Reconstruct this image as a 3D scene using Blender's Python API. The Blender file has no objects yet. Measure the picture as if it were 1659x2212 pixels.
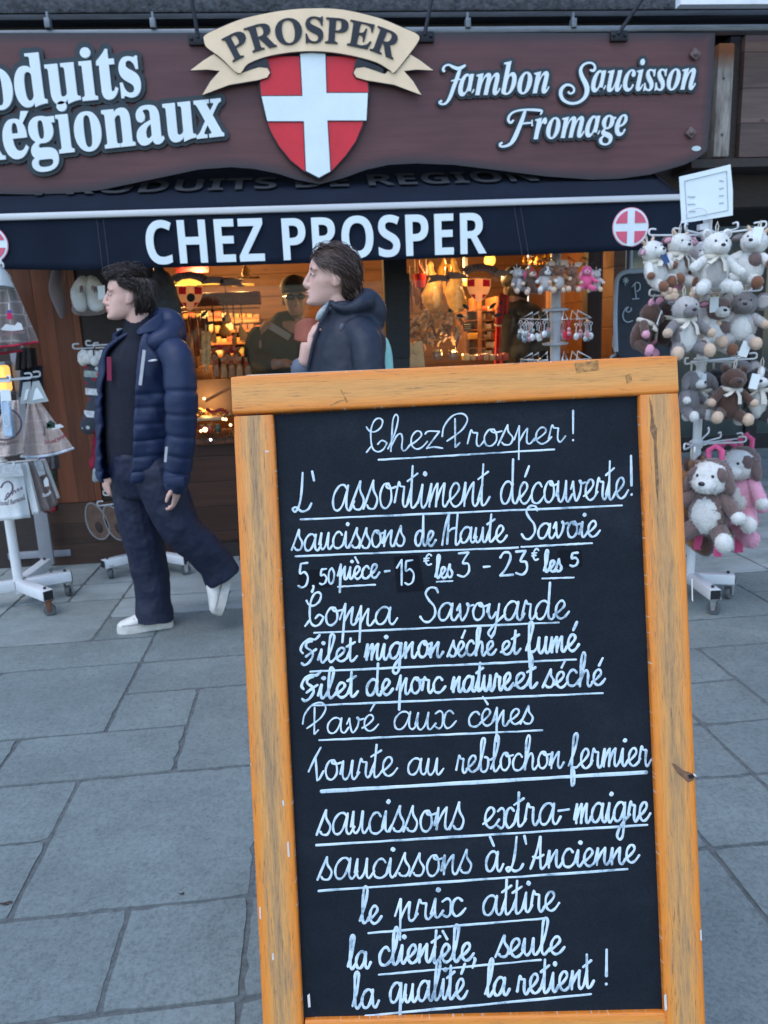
import bpy, bmesh, math, random
from math import sin, cos, pi, radians, atan2, sqrt
from mathutils import Vector as V, Matrix as MX
sc = bpy.context.scene
COL = sc.collection
rnd = random.Random(7)

# ------------------------------------------------------------------ camera
FPX, IW, IH = 1662.0, 1659.0, 2212.0
PITCH, ROLL, YAW = radians(12.8), radians(2.42), radians(5.0)
CAM = V((0, 0, 1.40))
Fw = V((sin(YAW)*cos(PITCH), cos(YAW)*cos(PITCH), -sin(PITCH)))
R0 = V((cos(YAW), -sin(YAW), 0)); U0 = R0.cross(Fw)
Rr = R0*cos(ROLL) - U0*sin(ROLL); Ur = R0*sin(ROLL) + U0*cos(ROLL)
cd = bpy.data.cameras.new('camera'); co = bpy.data.objects.new('camera', cd); COL.objects.link(co)
m3 = MX((Rr, Ur, -Fw)).transposed(); co.matrix_world = MX.Translation(CAM) @ m3.to_4x4()
cd.sensor_fit = 'VERTICAL'; cd.sensor_height = 36; cd.lens = 36*FPX/IH
cd.clip_start = 0.05; cd.clip_end = 500
sc.camera = co
cd.dof.use_dof = True; cd.dof.focus_distance = 1.19; cd.dof.aperture_fstop = 10.0

# ------------------------------------------------------------------ daylight
SUN_EL, SUN_AZ = radians(62), radians(215)
w = bpy.data.worlds.new("World"); sc.world = w; w.use_nodes = True
nt = w.node_tree; bg = nt.nodes['Background']
sky = nt.nodes.new('ShaderNodeTexSky'); sky.sky_type = 'NISHITA'; sky.sun_disc = False
sky.sun_elevation = SUN_EL; sky.sun_rotation = SUN_AZ; sky.air_density = 1.2; sky.dust_density = 0.7; sky.ozone_density = 2.6
nt.links.new(sky.outputs[0], bg.inputs[0]); bg.inputs[1].default_value = 0.15
sl = bpy.data.lights.new('sun', 'SUN'); sl.energy = 0.5; sl.angle = radians(50); sl.color = (1, .985, .96)
so = bpy.data.objects.new('sun', sl); COL.objects.link(so)
so.rotation_euler = (pi/2 - SUN_EL, 0, pi - SUN_AZ)
vs = sc.view_settings; vs.view_transform = 'Standard'; vs.look = 'None'; vs.exposure = 1.12; vs.gamma = 1

# ------------------------------------------------------------------ pixel helpers (photo measured on a 1659 x 2212 grid)
def ray(x, y): return Fw*FPX + Rr*(x-IW/2) - Ur*(y-IH/2)
def at(x, y, Y):
    d = ray(x, y); return CAM + d*(Y/d.y)
def G(x, y, z=0.0):
    d = ray(x, y); return CAM + d*((z-CAM.z)/d.z)

# ------------------------------------------------------------------ materials
MATS = {}
def mat(name, col, rough=.65, nz=(6, .12), bump=None, metal=0, emit=None, spec=.4, sheen=0, stretch=(1, 1, 1), col2=None):
    if name in MATS: return MATS[name]
    m = bpy.data.materials.new(name); MATS[name] = m; m.use_nodes = True
    n = m.node_tree.nodes; l = m.node_tree.links; b = n['Principled BSDF']
    b.inputs['Roughness'].default_value = rough; b.inputs['Metallic'].default_value = metal
    b.inputs['Specular IOR Level'].default_value = spec
    if sheen: b.inputs['Sheen Weight'].default_value = sheen
    c = V(col[:3])
    tc = n.new('ShaderNodeTexCoord'); mp = n.new('ShaderNodeMapping'); mp.inputs['Scale'].default_value = stretch
    l.new(tc.outputs['Object'], mp.inputs[0])
    if nz and nz[1] > 0:
        t = n.new('ShaderNodeTexNoise'); t.inputs['Scale'].default_value = nz[0]; t.inputs['Detail'].default_value = 6; t.inputs['Roughness'].default_value = .65
        l.new(mp.outputs[0], t.inputs[0])
        r = n.new('ShaderNodeValToRGB'); l.new(t.outputs[0], r.inputs[0])
        e = r.color_ramp.elements; e[0].position = .3; e[1].position = .7
        a = nz[1]; c2 = V(col2[:3]) if col2 else c*(1+a)
        e[0].color = (*(c*(1-a)), 1); e[1].color = (*c2, 1)
        l.new(r.outputs[0], b.inputs['Base Color'])
    else: b.inputs['Base Color'].default_value = (*c, 1)
    if bump:
        t = n.new('ShaderNodeTexNoise'); t.inputs['Scale'].default_value = bump[0]; t.inputs['Detail'].default_value = 5
        l.new(mp.outputs[0], t.inputs[0])
        bu = n.new('ShaderNodeBump'); bu.inputs['Strength'].default_value = bump[1]; bu.inputs['Distance'].default_value = bump[2] if len(bump) > 2 else .005
        l.new(t.outputs[0], bu.inputs['Height']); l.new(bu.outputs[0], b.inputs['Normal'])
    if emit:
        b.inputs['Emission Color'].default_value = (*emit[:3], 1); b.inputs['Emission Strength'].default_value = emit[3]
    return m
def nodes(m): return m.node_tree.nodes, m.node_tree.links, m.node_tree.nodes['Principled BSDF']
def ramp(n, stops):
    r = n.new('ShaderNodeValToRGB'); e = r.color_ramp.elements
    while len(e) < len(stops): e.new(.5)
    for k, (p, c) in enumerate(stops): e[k].position = p; e[k].color = (*c[:3], 1) if not isinstance(c, (int, float)) else (c, c, c, 1)
    return r
def mixc(n, l, fac, a, b, mode='MIX'):
    x = n.new('ShaderNodeMix'); x.data_type = 'RGBA'; x.blend_type = mode
    for s, val in ((x.inputs[0], fac), (x.inputs[6], a), (x.inputs[7], b)):
        if hasattr(val, 'is_output'): l.new(val, s)
        elif isinstance(val, (int, float)): s.default_value = val
        else: s.default_value = (*val[:3], 1)
    return x.outputs[2]
def noise(n, l, vec, scale, detail=5, rough=.6):
    t = n.new('ShaderNodeTexNoise'); t.inputs['Scale'].default_value = scale; t.inputs['Detail'].default_value = detail; t.inputs['Roughness'].default_value = rough
    if vec: l.new(vec, t.inputs[0])
    return t.outputs[0]
def mapping(n, l, src, scale=(1, 1, 1), loc=(0, 0, 0)):
    m = n.new('ShaderNodeMapping'); m.inputs['Scale'].default_value = scale; m.inputs['Location'].default_value = loc
    l.new(src, m.inputs[0]); return m.outputs[0]

# ------------------------------------------------------------------ objects
def tag(o, label=None, cat=None, group=None, kind=None):
    if label: o['label'] = label
    if cat: o['category'] = cat
    if group: o['group'] = group
    if kind: o['kind'] = kind
    return o
def thing(name, loc, label, cat, group=None):
    o = bpy.data.objects.new(name, None); COL.objects.link(o); o.location = loc
    o.empty_display_size = .1
    return tag(o, label, cat, group)
def org(o):
    p = V((0, 0, 0))
    while o is not None: p = p + o.location; o = o.parent
    return p
def frame(d, up=None):
    d = d.normalized(); up = up or (V((0, 0, 1)) if abs(d.z) < .9 else V((0, 1, 0)))
    s = d.cross(up).normalized(); return s, s.cross(d)
def catmull(P, n=6, closed=False):
    out = []; N = len(P)
    if N < 3: return [V(p) for p in P]
    for i in range(N if closed else N-1):
        if closed: p0, p1, p2, p3 = P[i-1], P[i], P[(i+1) % N], P[(i+2) % N]
        else: p0, p1, p2, p3 = P[max(i-1, 0)], P[i], P[i+1], P[min(i+2, N-1)]
        p0, p1, p2, p3 = V(p0), V(p1), V(p2), V(p3)
        for k in range(n):
            t = k/n; out.append(.5*((2*p1)+(p2-p0)*t+(2*p0-5*p1+4*p2-p3)*t*t+(3*p1-p0-3*p2+p3)*t**3))
    if not closed: out.append(V(P[-1]))
    return out
class MB:
    def __init__(s, M=None): s.v = []; s.f = []; s.m = []; s.mi = 0; s.M = M
    def add(s, vs, fs):
        b = len(s.v)
        s.v += [(s.M @ V(p)) if s.M is not None else V(p) for p in vs]
        for f in fs: s.f.append([i+b for i in f]); s.m.append(s.mi)
    def box(s, c, d, R=None, bev=0):
        bm = bmesh.new(); bmesh.ops.create_cube(bm, size=1)
        for v in bm.verts: v.co = V((v.co.x*d[0], v.co.y*d[1], v.co.z*d[2]))
        if bev: bmesh.ops.bevel(bm, geom=bm.edges[:], offset=bev, segments=2, affect='EDGES', profile=.5)
        bm.verts.index_update()
        s.add([(R @ v.co if R else v.co) + V(c) for v in bm.verts], [[v.index for v in f.verts] for f in bm.faces]); bm.free()
    def beam(s, a, b, w, h, up=None, bev=0):
        a, b = V(a), V(b); d = b-a; sx, u = frame(d, up)
        R = MX((d.normalized(), sx, u)).transposed(); s.box((a+b)/2, (d.length, w, h), R, bev)
    def tube(s, P, r, n=8, closed=False, sq=1.0, up=None, caps=True):
        P = [V(p) for p in P]; N = len(P)
        rr = [r]*N if isinstance(r, (int, float)) else r
        vs = []; sx = None
        for i, p in enumerate(P):
            d = (P[(i+1) % N]-P[i-1]) if closed else (P[min(i+1, N-1)]-P[max(i-1, 0)])
            if d.length < 1e-9: d = V((0, 0, 1))
            d.normalize()
            if sx is None: sx, u = frame(d, up)
            else:
                sx = sx - d*sx.dot(d)
                if sx.length < 1e-6: sx, u = frame(d)
                sx.normalize(); u = sx.cross(d)
            for k in range(n):
                a = 2*pi*k/n; vs.append(p + sx*(cos(a)*rr[i]) + u*(sin(a)*rr[i]*sq))
        fs = []
        for i in range(N if closed else N-1):
            j = (i+1) % N
            for k in range(n): fs.append([i*n+k, i*n+(k+1) % n, j*n+(k+1) % n, j*n+k])
        if caps and not closed: fs.append(list(range(n))[::-1]); fs.append([(N-1)*n+k for k in range(n)])
        s.add(vs, fs)
    def cyl(s, a, b, r, r2=None, n=14): s.tube([a, b], [r, r if r2 is None else r2], n)
    def cap(s, a, b, ra, rb, n=14):   # rounded limb
        a, b = V(a), V(b); d = b-a; L = max(d.length, 1e-6); d = d/L; P = []; R = []
        for k in range(5): t = k/4*pi/2; P.append(a - d*ra*cos(t)); R.append(max(ra*sin(t), .0004))
        for k in range(5): t = k/4*pi/2; P.append(b + d*rb*sin(t)); R.append(max(rb*cos(t), .0004))
        s.tube(P, R, n)
    def ell(s, c, r, R=None, nu=20, nv=12, jit=0, rg=None):
        c = V(c); r = (r, r, r) if isinstance(r, (int, float)) else r; vs = []; rg = rg or rnd
        def q(a, t):
            k = 1+rg.uniform(-jit, jit) if jit else 1
            p = V((r[0]*cos(a)*sin(t)*k, r[1]*sin(a)*sin(t)*k, r[2]*cos(t)*k)); return (R @ p if R else p)+c
        vs.append(q(0, 0))
        for j in range(1, nv):
            for i in range(nu): vs.append(q(2*pi*i/nu, pi*j/nv))
        vs.append(q(0, pi)); fs = []
        for i in range(nu): fs.append([0, 1+i, 1+(i+1) % nu])
        for j in range(nv-2):
            for i in range(nu): a = 1+j*nu; fs.append([a+i, a+nu+i, a+nu+(i+1) % nu, a+(i+1) % nu])
        a = 1+(nv-2)*nu
        for i in range(nu): fs.append([a+i, len(vs)-1, a+(i+1) % nu])
        s.add(vs, fs)
    def prism(s, P, t, back=True):    # P: 3D outline (front), t: vector to the back
        P = [V(p) for p in P]; n = len(P); t = V(t)
        fs = [list(range(n))] + [[i, i+n, (i+1) % n+n, (i+1) % n] for i in range(n)]
        if back: fs.append([n+i for i in range(n)][::-1])
        s.add(P+[p+t for p in P], fs)
    def grid(s, fn, nu, nv, closeu=False):
        vs = [fn(i/(nu if closeu else nu-1), j/(nv-1)) for j in range(nv) for i in range(nu)]
        fs = [[j*nu+i, j*nu+(i+1) % nu, (j+1)*nu+(i+1) % nu, (j+1)*nu+i] for j in range(nv-1) for i in range(nu if closeu else nu-1)]
        s.add(vs, fs)
    def lathe(s, c, prof, n=20, R=None):
        c = V(c); vs = []
        for (r, z) in prof:
            for k in range(n):
                p = V((r*cos(2*pi*k/n), r*sin(2*pi*k/n), z)); vs.append((R @ p if R else p)+c)
        N = len(prof); fs = [[i*n+k, i*n+(k+1) % n, (i+1)*n+(k+1) % n, (i+1)*n+k] for i in range(N-1) for k in range(n)]
        fs += [list(range(n))[::-1], [(N-1)*n+k for k in range(n)]]; s.add(vs, fs)
    def build(s, name, mats, parent=None, smooth=40, solid=0, remesh=0, smo=0, fix=True):
        o0 = org(parent) if parent is not None else V((0, 0, 0))
        if parent is None:
            c = sum(s.v, V((0, 0, 0)))/max(1, len(s.v)); o0 = c
        me = bpy.data.meshes.new(name); me.from_pydata([p-o0 for p in s.v], [], s.f)
        mats = mats if isinstance(mats, (list, tuple)) else [mats]
        for m in mats: me.materials.append(m)
        if len(mats) > 1: me.polygons.foreach_set('material_index', s.m)
        if fix:
            bm = bmesh.new(); bm.from_mesh(me); bmesh.ops.recalc_face_normals(bm, faces=bm.faces[:]); bm.to_mesh(me); bm.free()
        if smooth:
            me.polygons.foreach_set('use_smooth', [True]*len(me.polygons)); me.set_sharp_from_angle(angle=radians(smooth))
        o = bpy.data.objects.new(name, me); COL.objects.link(o)
        if parent is not None: o.parent = parent
        else: o.location = o0
        if solid:
            k = o.modifiers.new('solid', 'SOLIDIFY'); k.thickness = solid; k.offset = 0
        if remesh:
            k = o.modifiers.new('remesh', 'REMESH'); k.mode = 'VOXEL'; k.voxel_size = remesh; k.use_smooth_shade = True
        if smo:
            k = o.modifiers.new('smooth', 'SMOOTH'); k.iterations = smo; k.factor = .5
        return o
def single(mb, name, m, label, cat, group=None, **k): return tag(mb.build(name, m, None, **k), label, cat, group)

# ------------------------------------------------------------------ lettering (the built-in font and its serif mathematical letters)
def serif(s, up=0x1d400, lo=0x1d41a):
    o = ''
    for ch in s:
        o += chr(up+ord(ch)-65) if 'A' <= ch <= 'Z' else chr(lo+ord(ch)-97) if 'a' <= ch <= 'z' else ch
    return o
BOLD = lambda s: serif(s); ITAL = lambda s: serif(s, 0x1d468, 0x1d482); SANS = lambda s: serif(s, 0x1d5d4, 0x1d5ee)
def glyphs(body, extrude=.02, bevel=0, offset=0, res=6):
    c = bpy.data.curves.new('t', 'FONT'); c.body = body; c.size = 1; c.extrude = extrude; c.bevel_depth = bevel; c.bevel_resolution = 2; c.offset = offset; c.resolution_u = res
    o = bpy.data.objects.new('t', c); COL.objects.link(o)
    dg = bpy.context.evaluated_depsgraph_get(); me = bpy.data.meshes.new_from_object(o.evaluated_get(dg))
    vs = [V(v.co) for v in me.vertices]; fs = [list(p.vertices) for p in me.polygons]
    bpy.data.objects.remove(o); bpy.data.curves.remove(c); bpy.data.meshes.remove(me)
    return vs, fs
def extent(vs): return min(v.x for v in vs), max(v.x for v in vs), min(v.y for v in vs), max(v.y for v in vs)
# ================================================================== GROUND
def slab_material(name, base, salt_amt):
    m = mat(name, base, rough=.72, nz=None, spec=.35); n, l, b = nodes(m)
    tc = n.new('ShaderNodeTexCoord'); ob = tc.outputs['Object']
    geo = n.new('ShaderNodeNewGeometry')
    c0 = V(base)
    big = ramp(n, [(.3, c0*.80), (.7, c0*1.15)]); l.new(noise(n, l, ob, 3.2, 9, .7), big.inputs[0])
    per = ramp(n, [(0, (.90,)*3), (1, (1.08, 1.08, 1.06))]); l.new(geo.outputs['Random Per Island'], per.inputs[0])
    c = mixc(n, l, 1.0, big.outputs[0], per.outputs[0], 'MULTIPLY')
    fine = ramp(n, [(.36, (.68,)*3), (.5, (1,)*3), (.66, (1.2,)*3)]); l.new(noise(n, l, ob, 90, 4, .75), fine.inputs[0])
    c = mixc(n, l, .8, c, fine.outputs[0], 'MULTIPLY')
    pit = ramp(n, [(.60, 0.), (.68, 1.)]); l.new(noise(n, l, ob, 38, 3, .8), pit.inputs[0])
    c = mixc(n, l, mul(n, l, pit.outputs[0], .42), c, c0*.42)
    # rubbed pale scuffs and dried salt
    s1 = ramp(n, [(.60, 0.), (.78, 1.)]); l.new(noise(n, l, mapping(n, l, ob, (1, 1.6, 1)), 7, 8, .8), s1.inputs[0])
    c = mixc(n, l, mul(n, l, s1.outputs[0], .35), c, (.34, .37, .36))
    if salt_amt:
        s2 = ramp(n, [(.34, 0.), (.62, 1.)]); l.new(noise(n, l, mapping(n, l, ob, (.8, 1.5, 1)), 1.9, 8, .68), s2.inputs[0])
        c = mixc(n, l, mul(n, l, s2.outputs[0], salt_amt), c, (.42, .47, .47))
    l.new(c, b.inputs['Base Color'])
    bu = n.new('ShaderNodeBump'); bu.inputs['Strength'].default_value = .35; bu.inputs['Distance'].default_value = .004
    l.new(noise(n, l, ob, 60, 6, .75), bu.inputs['Height']); l.new(bu.outputs[0], b.inputs['Normal'])
    rr = ramp(n, [(.3, .5), (.7, .85)]); l.new(noise(n, l, ob, 5, 5), rr.inputs[0]); l.new(rr.outputs[0], b.inputs['Roughness'])
    return m
def mul(n, l, a, k):
    x = n.new('ShaderNodeMath'); x.operation = 'MULTIPLY'; l.new(a, x.inputs[0])
    if hasattr(k, 'is_output'): l.new(k, x.inputs[1])
    else: x.inputs[1].default_value = k
    return x.outputs[0]
gm = mat('mortar', (.11, .122, .12), .9, nz=(40, .4), bump=(120, .6))
g = MB(); g.add([(-60, -30, -.003), (60, -30, -.003), (60, 80, -.003), (-60, 80, -.003)], [[0, 1, 2, 3]])
o = g.build('ground', gm, smooth=0); tag(o, kind='structure')
# slabs: half-metre modules, bond measured from the photo
XS = lambda i: -.236 + .305*i if i <= 0 else -.236 + .3115*i
YS = lambda j: 1.437 + .3215*j
cells = {}
def slab(i, j, wd, h):
    for a in range(i, i+wd):
        for b_ in range(j, j+h):
            if (a, b_) in cells: return False
    for a in range(i, i+wd):
        for b_ in range(j, j+h): cells[(a, b_)] = 1
    slabs.append((i, j, wd, h)); return True
slabs = []
for s in [(-2, 1, 2, 2), (-4, 2, 2, 1), (-5, 1, 3, 1), (-1, 0, 1, 1), (-3, 0, 2, 1), (-3, 3, 2, 1), (-5, 3, 2, 1), (-2, 4, 1, 1), (-4, 4, 2, 2), (-1, 3, 2, 2),
          (-2, 5, 3, 1), (0, 0, 2, 1), (0, -1, 2, 1), (-2, -1, 2, 1), (5, 2, 1, 1), (5, 3, 1, 1), (5, 4, 1, 1), (6, 3, 2, 2), (4, 1, 1, 1), (5, 1, 2, 1), (3, 2, 2, 1), (4, 0, 2, 1), (3, 4, 2, 1), (6, 2, 2, 1)]: slab(*s)
for j in range(-5, 30):
    i = -22
    while i < 28:
        if (i, j) not in cells:
            for _ in range(8):
                wd, h = rnd.choice([(2, 2), (2, 1), (3, 1), (3, 2), (1, 1), (2, 1), (2, 2), (4, 2)])
                if slab(i, j, wd, h): break
            else: slab(i, j, 1, 1)
        i += 1
pm = MB(); gap = .0045; rs = random.Random(3)
for (i, j, wd, h) in slabs:
    x0, x1, y0, y1 = XS(i)+gap, XS(i+wd)-gap, YS(j)+gap, YS(j+h)-gap
    L = []
    def edge(ax, ay, bx_, by_):
        k = max(2, int(max(abs(bx_-ax), abs(by_-ay))/.035))
        for q in range(k): L.append((ax+(bx_-ax)*q/k, ay+(by_-ay)*q/k))
    r_ = .006
    edge(x0+r_, y0, x1-r_, y0); edge(x1, y0+r_, x1, y1-r_); edge(x1-r_, y1, x0+r_, y1); edge(x0, y1-r_, x0, y0+r_)
    dz = rs.uniform(-.0015, .0015); n_ = len(L); cx, cy = (x0+x1)/2, (y0+y1)/2
    bot = [(x, y, -.012) for x, y in L]
    def inw(x, y, d): return (x+math.copysign(min(d, abs(x-cx)), cx-x)*(abs(x-cx) > (x1-x0)/2-.03), y+math.copysign(min(d, abs(y-cy)), cy-y)*(abs(y-cy) > (y1-y0)/2-.03))
    top = []; bot = []
    for x, y in L:
        d = .0005+abs(rs.gauss(0, .0022))+(rs.random() < .07)*rs.uniform(.003, .009); a, b_ = inw(x, y, d); top.append((a, b_, dz)); bot.append((a, b_, -.012))
    pm.mi = 1 if YS(j) > 3.98 else 0
    if pm.mi == 0 and XS(i+wd) < -.85 and YS(j) > 3.2: pm.mi = 2
    pm.add(bot+top, [list(range(n_, 2*n_))]+[[q, (q+1) % n_, n_+(q+1) % n_, n_+q] for q in range(n_)])
o = pm.build('pavement', [slab_material('paving slab', (.182, .214, .210), 0), slab_material('salted paving slab', (.205, .238, .234), .65), slab_material('half salted paving slab', (.186, .217, .213), .35)], smooth=0, fix=False)
tag(o, kind='structure')
# small litter on the slabs
lm = mat('dead leaf', (.05, .035, .03), .8)
for k, (x, y) in enumerate([(14, 1953), (392, 1932)]):
    p = G(x, y); q = MB(); L = .016 if k == 0 else .007
    q.grid(lambda u, v: p+V((L*(u-.5)*2, L*.55*(v-.5)*2*(1-abs(2*u-1)**1.5*.9), .003+.003*sin(u*5+v*3))), 6, 4)
    single(q, 'leaf', lm, ['small dark dead leaf lying on the paving near the left edge', 'tiny dark leaf scrap on the big slab left of the menu board'][k], 'leaf', 'leaf scraps on the paving', solid=.0006)

# ================================================================== STALL BUILDING
YW = 5.15
def zx(x, y, Y): p = at(x, y, Y); return p.x, p.z
def planks(name, col, vertical=True, wdt=.11, rough=.6, dark=.5):
    m = mat(name, col, rough, nz=None); n, l, b = nodes(m); tc = n.new('ShaderNodeTexCoord'); ob = tc.outputs['Object']
    st = (14, 14, .9) if vertical else (.9, 14, 14); c0 = V(col)
    g1 = ramp(n, [(.3, c0*.6), (.55, c0), (.75, c0*1.25)]); l.new(noise(n, l, mapping(n, l, ob, st), 2.2, 8, .7), g1.inputs[0])
    wv = n.new('ShaderNodeSeparateXYZ'); l.new(ob, wv.inputs[0])
    q = n.new('ShaderNodeMath'); q.operation = 'DIVIDE'; l.new(wv.outputs[0 if vertical else 2], q.inputs[0]); q.inputs[1].default_value = wdt
    fl = n.new('ShaderNodeMath'); fl.operation = 'FLOOR'; l.new(q.outputs[0], fl.inputs[0])
    wn = n.new('ShaderNodeTexWhiteNoise'); wn.noise_dimensions = '1D'; l.new(fl.outputs[0], wn.inputs['W'])
    tn = ramp(n, [(0, (.72,)*3), (1, (1.15,)*3)]); l.new(wn.outputs[0], tn.inputs[0])
    c = mixc(n, l, 1, g1.outputs[0], tn.outputs[0], 'MULTIPLY')
    fr = n.new('ShaderNodeMath'); fr.operation = 'FRACT'; l.new(q.outputs[0], fr.inputs[0])
    gr = ramp(n, [(0, 1.), (.035, 0.), (.97, 0.), (1, 1.)]); l.new(fr.outputs[0], gr.inputs[0])
    c = mixc(n, l, mul(n, l, gr.outputs[0], .75), c, c0*.18)
    # knots
    vo = n.new('ShaderNodeTexVoronoi'); vo.inputs['Scale'].default_value = 3.4; l.new(mapping(n, l, ob, (2.2, 1, 1) if vertical else (1, 1, 2.2)), vo.inputs[0])
    kn = ramp(n, [(.03, 1.), (.09, 0.)]); l.new(vo.outputs['Distance'], kn.inputs[0])
    c = mixc(n, l, mul(n, l, kn.outputs[0], .7), c, c0*.22)
    l.new(c, b.inputs['Base Color'])
    bu = n.new('ShaderNodeBump'); bu.inputs['Strength'].default_value = .4; bu.inputs['Distance'].default_value = .006; bu.invert = True
    l.new(gr.outputs[0], bu.inputs['Height']); l.new(bu.outputs[0], b.inputs['Normal'])
    return m
M_pine = planks('reddish pine cladding', (.20, .062, .026))
M_cnt = planks('dark counter boards', (.055, .022, .013), vertical=False, wdt=.17)
M_dark = mat('dark stained timber', (.028, .02, .018), .6, nz=(20, .4), stretch=(1, 1, 6))
M_black = mat('black painted wood', (.012, .013, .017), .5, nz=(30, .3))
M_int = planks('warm inner boards', (.11, .042, .017), vertical=False, wdt=.2)
M_beam = mat('brown beam', (.15, .052, .024), .5, nz=(9, .35), stretch=(1, 6, 6))
shop = thing('shop_building', (.3, YW, 0), 'dark timber market stall shop with pine cladding and a lit open front', 'shop')
def rectbox(name, m, x0, x1, z0, z1, y0, y1, parent=shop, bev=0, lab=None, **k):
    b = MB(); b.box(((x0+x1)/2, (y0+y1)/2, (z0+z1)/2), (x1-x0, y1-y0, z1-z0), bev=bev)
    o = b.build(name, m, parent, **k)
    if lab: o['label'] = lab
    return o
XL = at(338, 760, YW).x; XP0, XP1 = at(832, 690, YW).x, at(881, 690, YW).x
XR = at(1190, 690, YW).x; XE = at(1300, 700, YW).x
Zc = at(460, 945, YW).z
rectbox('wall_panel', M_pine, at(40, 800, YW).x, at(180, 760, YW).x, .42, 2.6, YW, YW+.08, lab='reddish vertical pine boards')
rectbox('wall_panel', M_dark, -4.2, at(40, 800, YW).x-.004, .0, 3.0, YW+.004, YW+.08)
rectbox('wall_panel', M_dark, at(180, 760, YW).x+.003, XL, .42, 2.6, YW+.012, YW+.08, lab='dark boards beside the window')
rectbox('base_board', planks('low dark boards', (.06, .03, .02), False, .14), at(40, 800, YW).x, XL, .0, .417, YW-.02, YW+.08)
rectbox('counter_front', M_cnt, XL+.004, XE, .10, Zc-.045, YW-.03, YW+.02)
rectbox('plinth', M_dark, XL+.004, XE, 0, .097, YW-.07, YW+.02)
rectbox('counter_top', M_beam, XL+.004, XE, Zc-.042, Zc, YW-.05, YW+.55, bev=.006)
rectbox('pillar', M_black, XP0, XP1, Zc+.003, 2.55, YW-.03, YW+.09, lab='black painted post between the two windows')
rectbox('wall_panel', planks('brown end boards', (.05, .024, .016)), XR+.25, XE, Zc+.003, 3.0, YW, YW+.1, lab='dark brown end post')
rectbox('window_frame', M_dark, XL, XL+.035, Zc+.003, 2.5, YW-.015, YW+.07)
rectbox('window_head', M_dark, XL+.04, XE-.004, 2.32, 2.75, YW+.002, YW+.1)
# the inside of the stall
rectbox('back_wall', M_int, XL-.35, XE+.1, .0, 2.8, 7.3, 7.4)
rectbox('side_wall', M_int, XL-.43, XL-.355, .0, 2.8, YW+.09, 7.3)
rectbox('side_wall', M_int, XE+.11, XE+.19, .0, 2.8, YW+.09, 7.3)
rectbox('inner_floor', M_dark, XL-.35, XE+.1, -.008, .06, YW+.09, 7.3)
rectbox('ceiling', M_int, XL-.43, XE+.19, 2.81, 2.9, YW-.1, 7.4)
# eaves and roof edge above the sign
M_slate = mat('weathered grey eave boards', (.040, .047, .058), .8, nz=(3, .5), stretch=(1, 8, 14), bump=(40, .5))
M_zinc = mat('dull zinc', (.15, .17, .19), .45, metal=.4, nz=(6, .25), stretch=(1, 5, 5))
M_snow = mat('rough gravelled roof rim', (.062, .068, .078), .95, nz=(30, .6), bump=(60, 1, .01))
zt = lambda x, y, Y: at(x, y, Y).z
def strip(name, m, ya, yb, Y, dep, x0=-5, x1=6.5, bev=.004): return rectbox(name, m, x0, x1, zt(830, yb, Y), zt(830, ya, Y), Y, Y+dep, bev=bev)
strip('gutter', M_zinc, 57, 73, 4.80, .08, bev=.012)
strip('eave_board', M_slate, 26, 38, 4.90, .2)
strip('eave_board', mat('dark eave gap', (.03, .032, .036), .8, nz=(5, .3)), 39.5, 64, 5.0, .15)
strip('roof_edge', M_snow, -20, 24, 4.96, .5, bev=.015)
strip('soffit', M_dark, 66, 78, 5.02, .3)
strip('wall_panel', M_dark, 74, 470, 5.16, .1, x0=-5, x1=at(1690, 200, 5.16).x)
for x in (104, 331, 1010, 1238):
    b = MB(); p = at(x, 52, 4.81); b.box(p, (.03, .05, .05), bev=.004); b.box(p+V((0, .01, .03)), (.012, .03, .06)); b.build('gutter_bracket', M_zinc, shop)
# weathered post and boarding at the right end
m = mat('weathered grey post', (.33, .30, .27), .85, nz=None); n, l, b_ = nodes(m); tc = n.new('ShaderNodeTexCoord'); ob = tc.outputs['Object']
r1 = ramp(n, [(.3, (.10, .085, .075)), (.5, (.30, .27, .24)), (.72, (.46, .43, .40))]); l.new(noise(n, l, mapping(n, l, ob, (12, 12, 2)), 2.6, 9, .75), r1.inputs[0])
sx = n.new('ShaderNodeSeparateXYZ'); l.new(ob, sx.inputs[0]); r2 = ramp(n, [(.62, 0.), (.72, 1.), (.80, 1.)])
ad = n.new('ShaderNodeMath'); ad.operation = 'MULTIPLY_ADD'; l.new(sx.outputs[2], ad.inputs[0]); ad.inputs[1].default_value = 1.0; ad.inputs[2].default_value = -2.27
l.new(ad.outputs[0], r2.inputs[0]); l.new(mixc(n, l, r2.outputs[0], r1.outputs[0], (.22, .085, .04)), b_.inputs['Base Color'])
xa, xb = at(1548, 200, 4.92).x, at(1583, 200, 4.92).x
pp = rectbox('end_post', m, xa, xb, zt(1560, 339, 4.92), zt(1560, 92, 4.92), 4.92, 5.1, bev=.012, lab='weathered grey post with a rusty top')
for y in (168, 290): q = MB(); q.ell(at(1564-(y-168)*.03, y, 4.915), .008); q.build('bolt', M_zinc, pp)
rectbox('end_boards', planks('mauve brown boarding', (.13, .085, .075), False, .2), at(1604, 200, 4.95).x, 6.5, zt(1630, 339, 4.95), zt(1630, 76, 4.95), 4.95, 5.1)
rectbox('end_post', M_dark, xb+.006, at(1603, 200, 4.95).x-.004, zt(1560, 339, 4.92), zt(1560, 70, 4.92), 4.99, 5.1)
rectbox('soffit', M_dark, at(1478, 350, 5.0).x, 6.5, zt(1630, 341, 4.95)-.06, zt(1630, 341, 4.95)-.01, 4.9, 7.8)
rectbox('fascia_strip', mat('pale sheet', (.75, .78, .8), .5), at(1470, 4, 4.6).x, 6.5, zt(1560, 9, 4.6), zt(1560, -30, 4.6), 4.6, 4.66)

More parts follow.
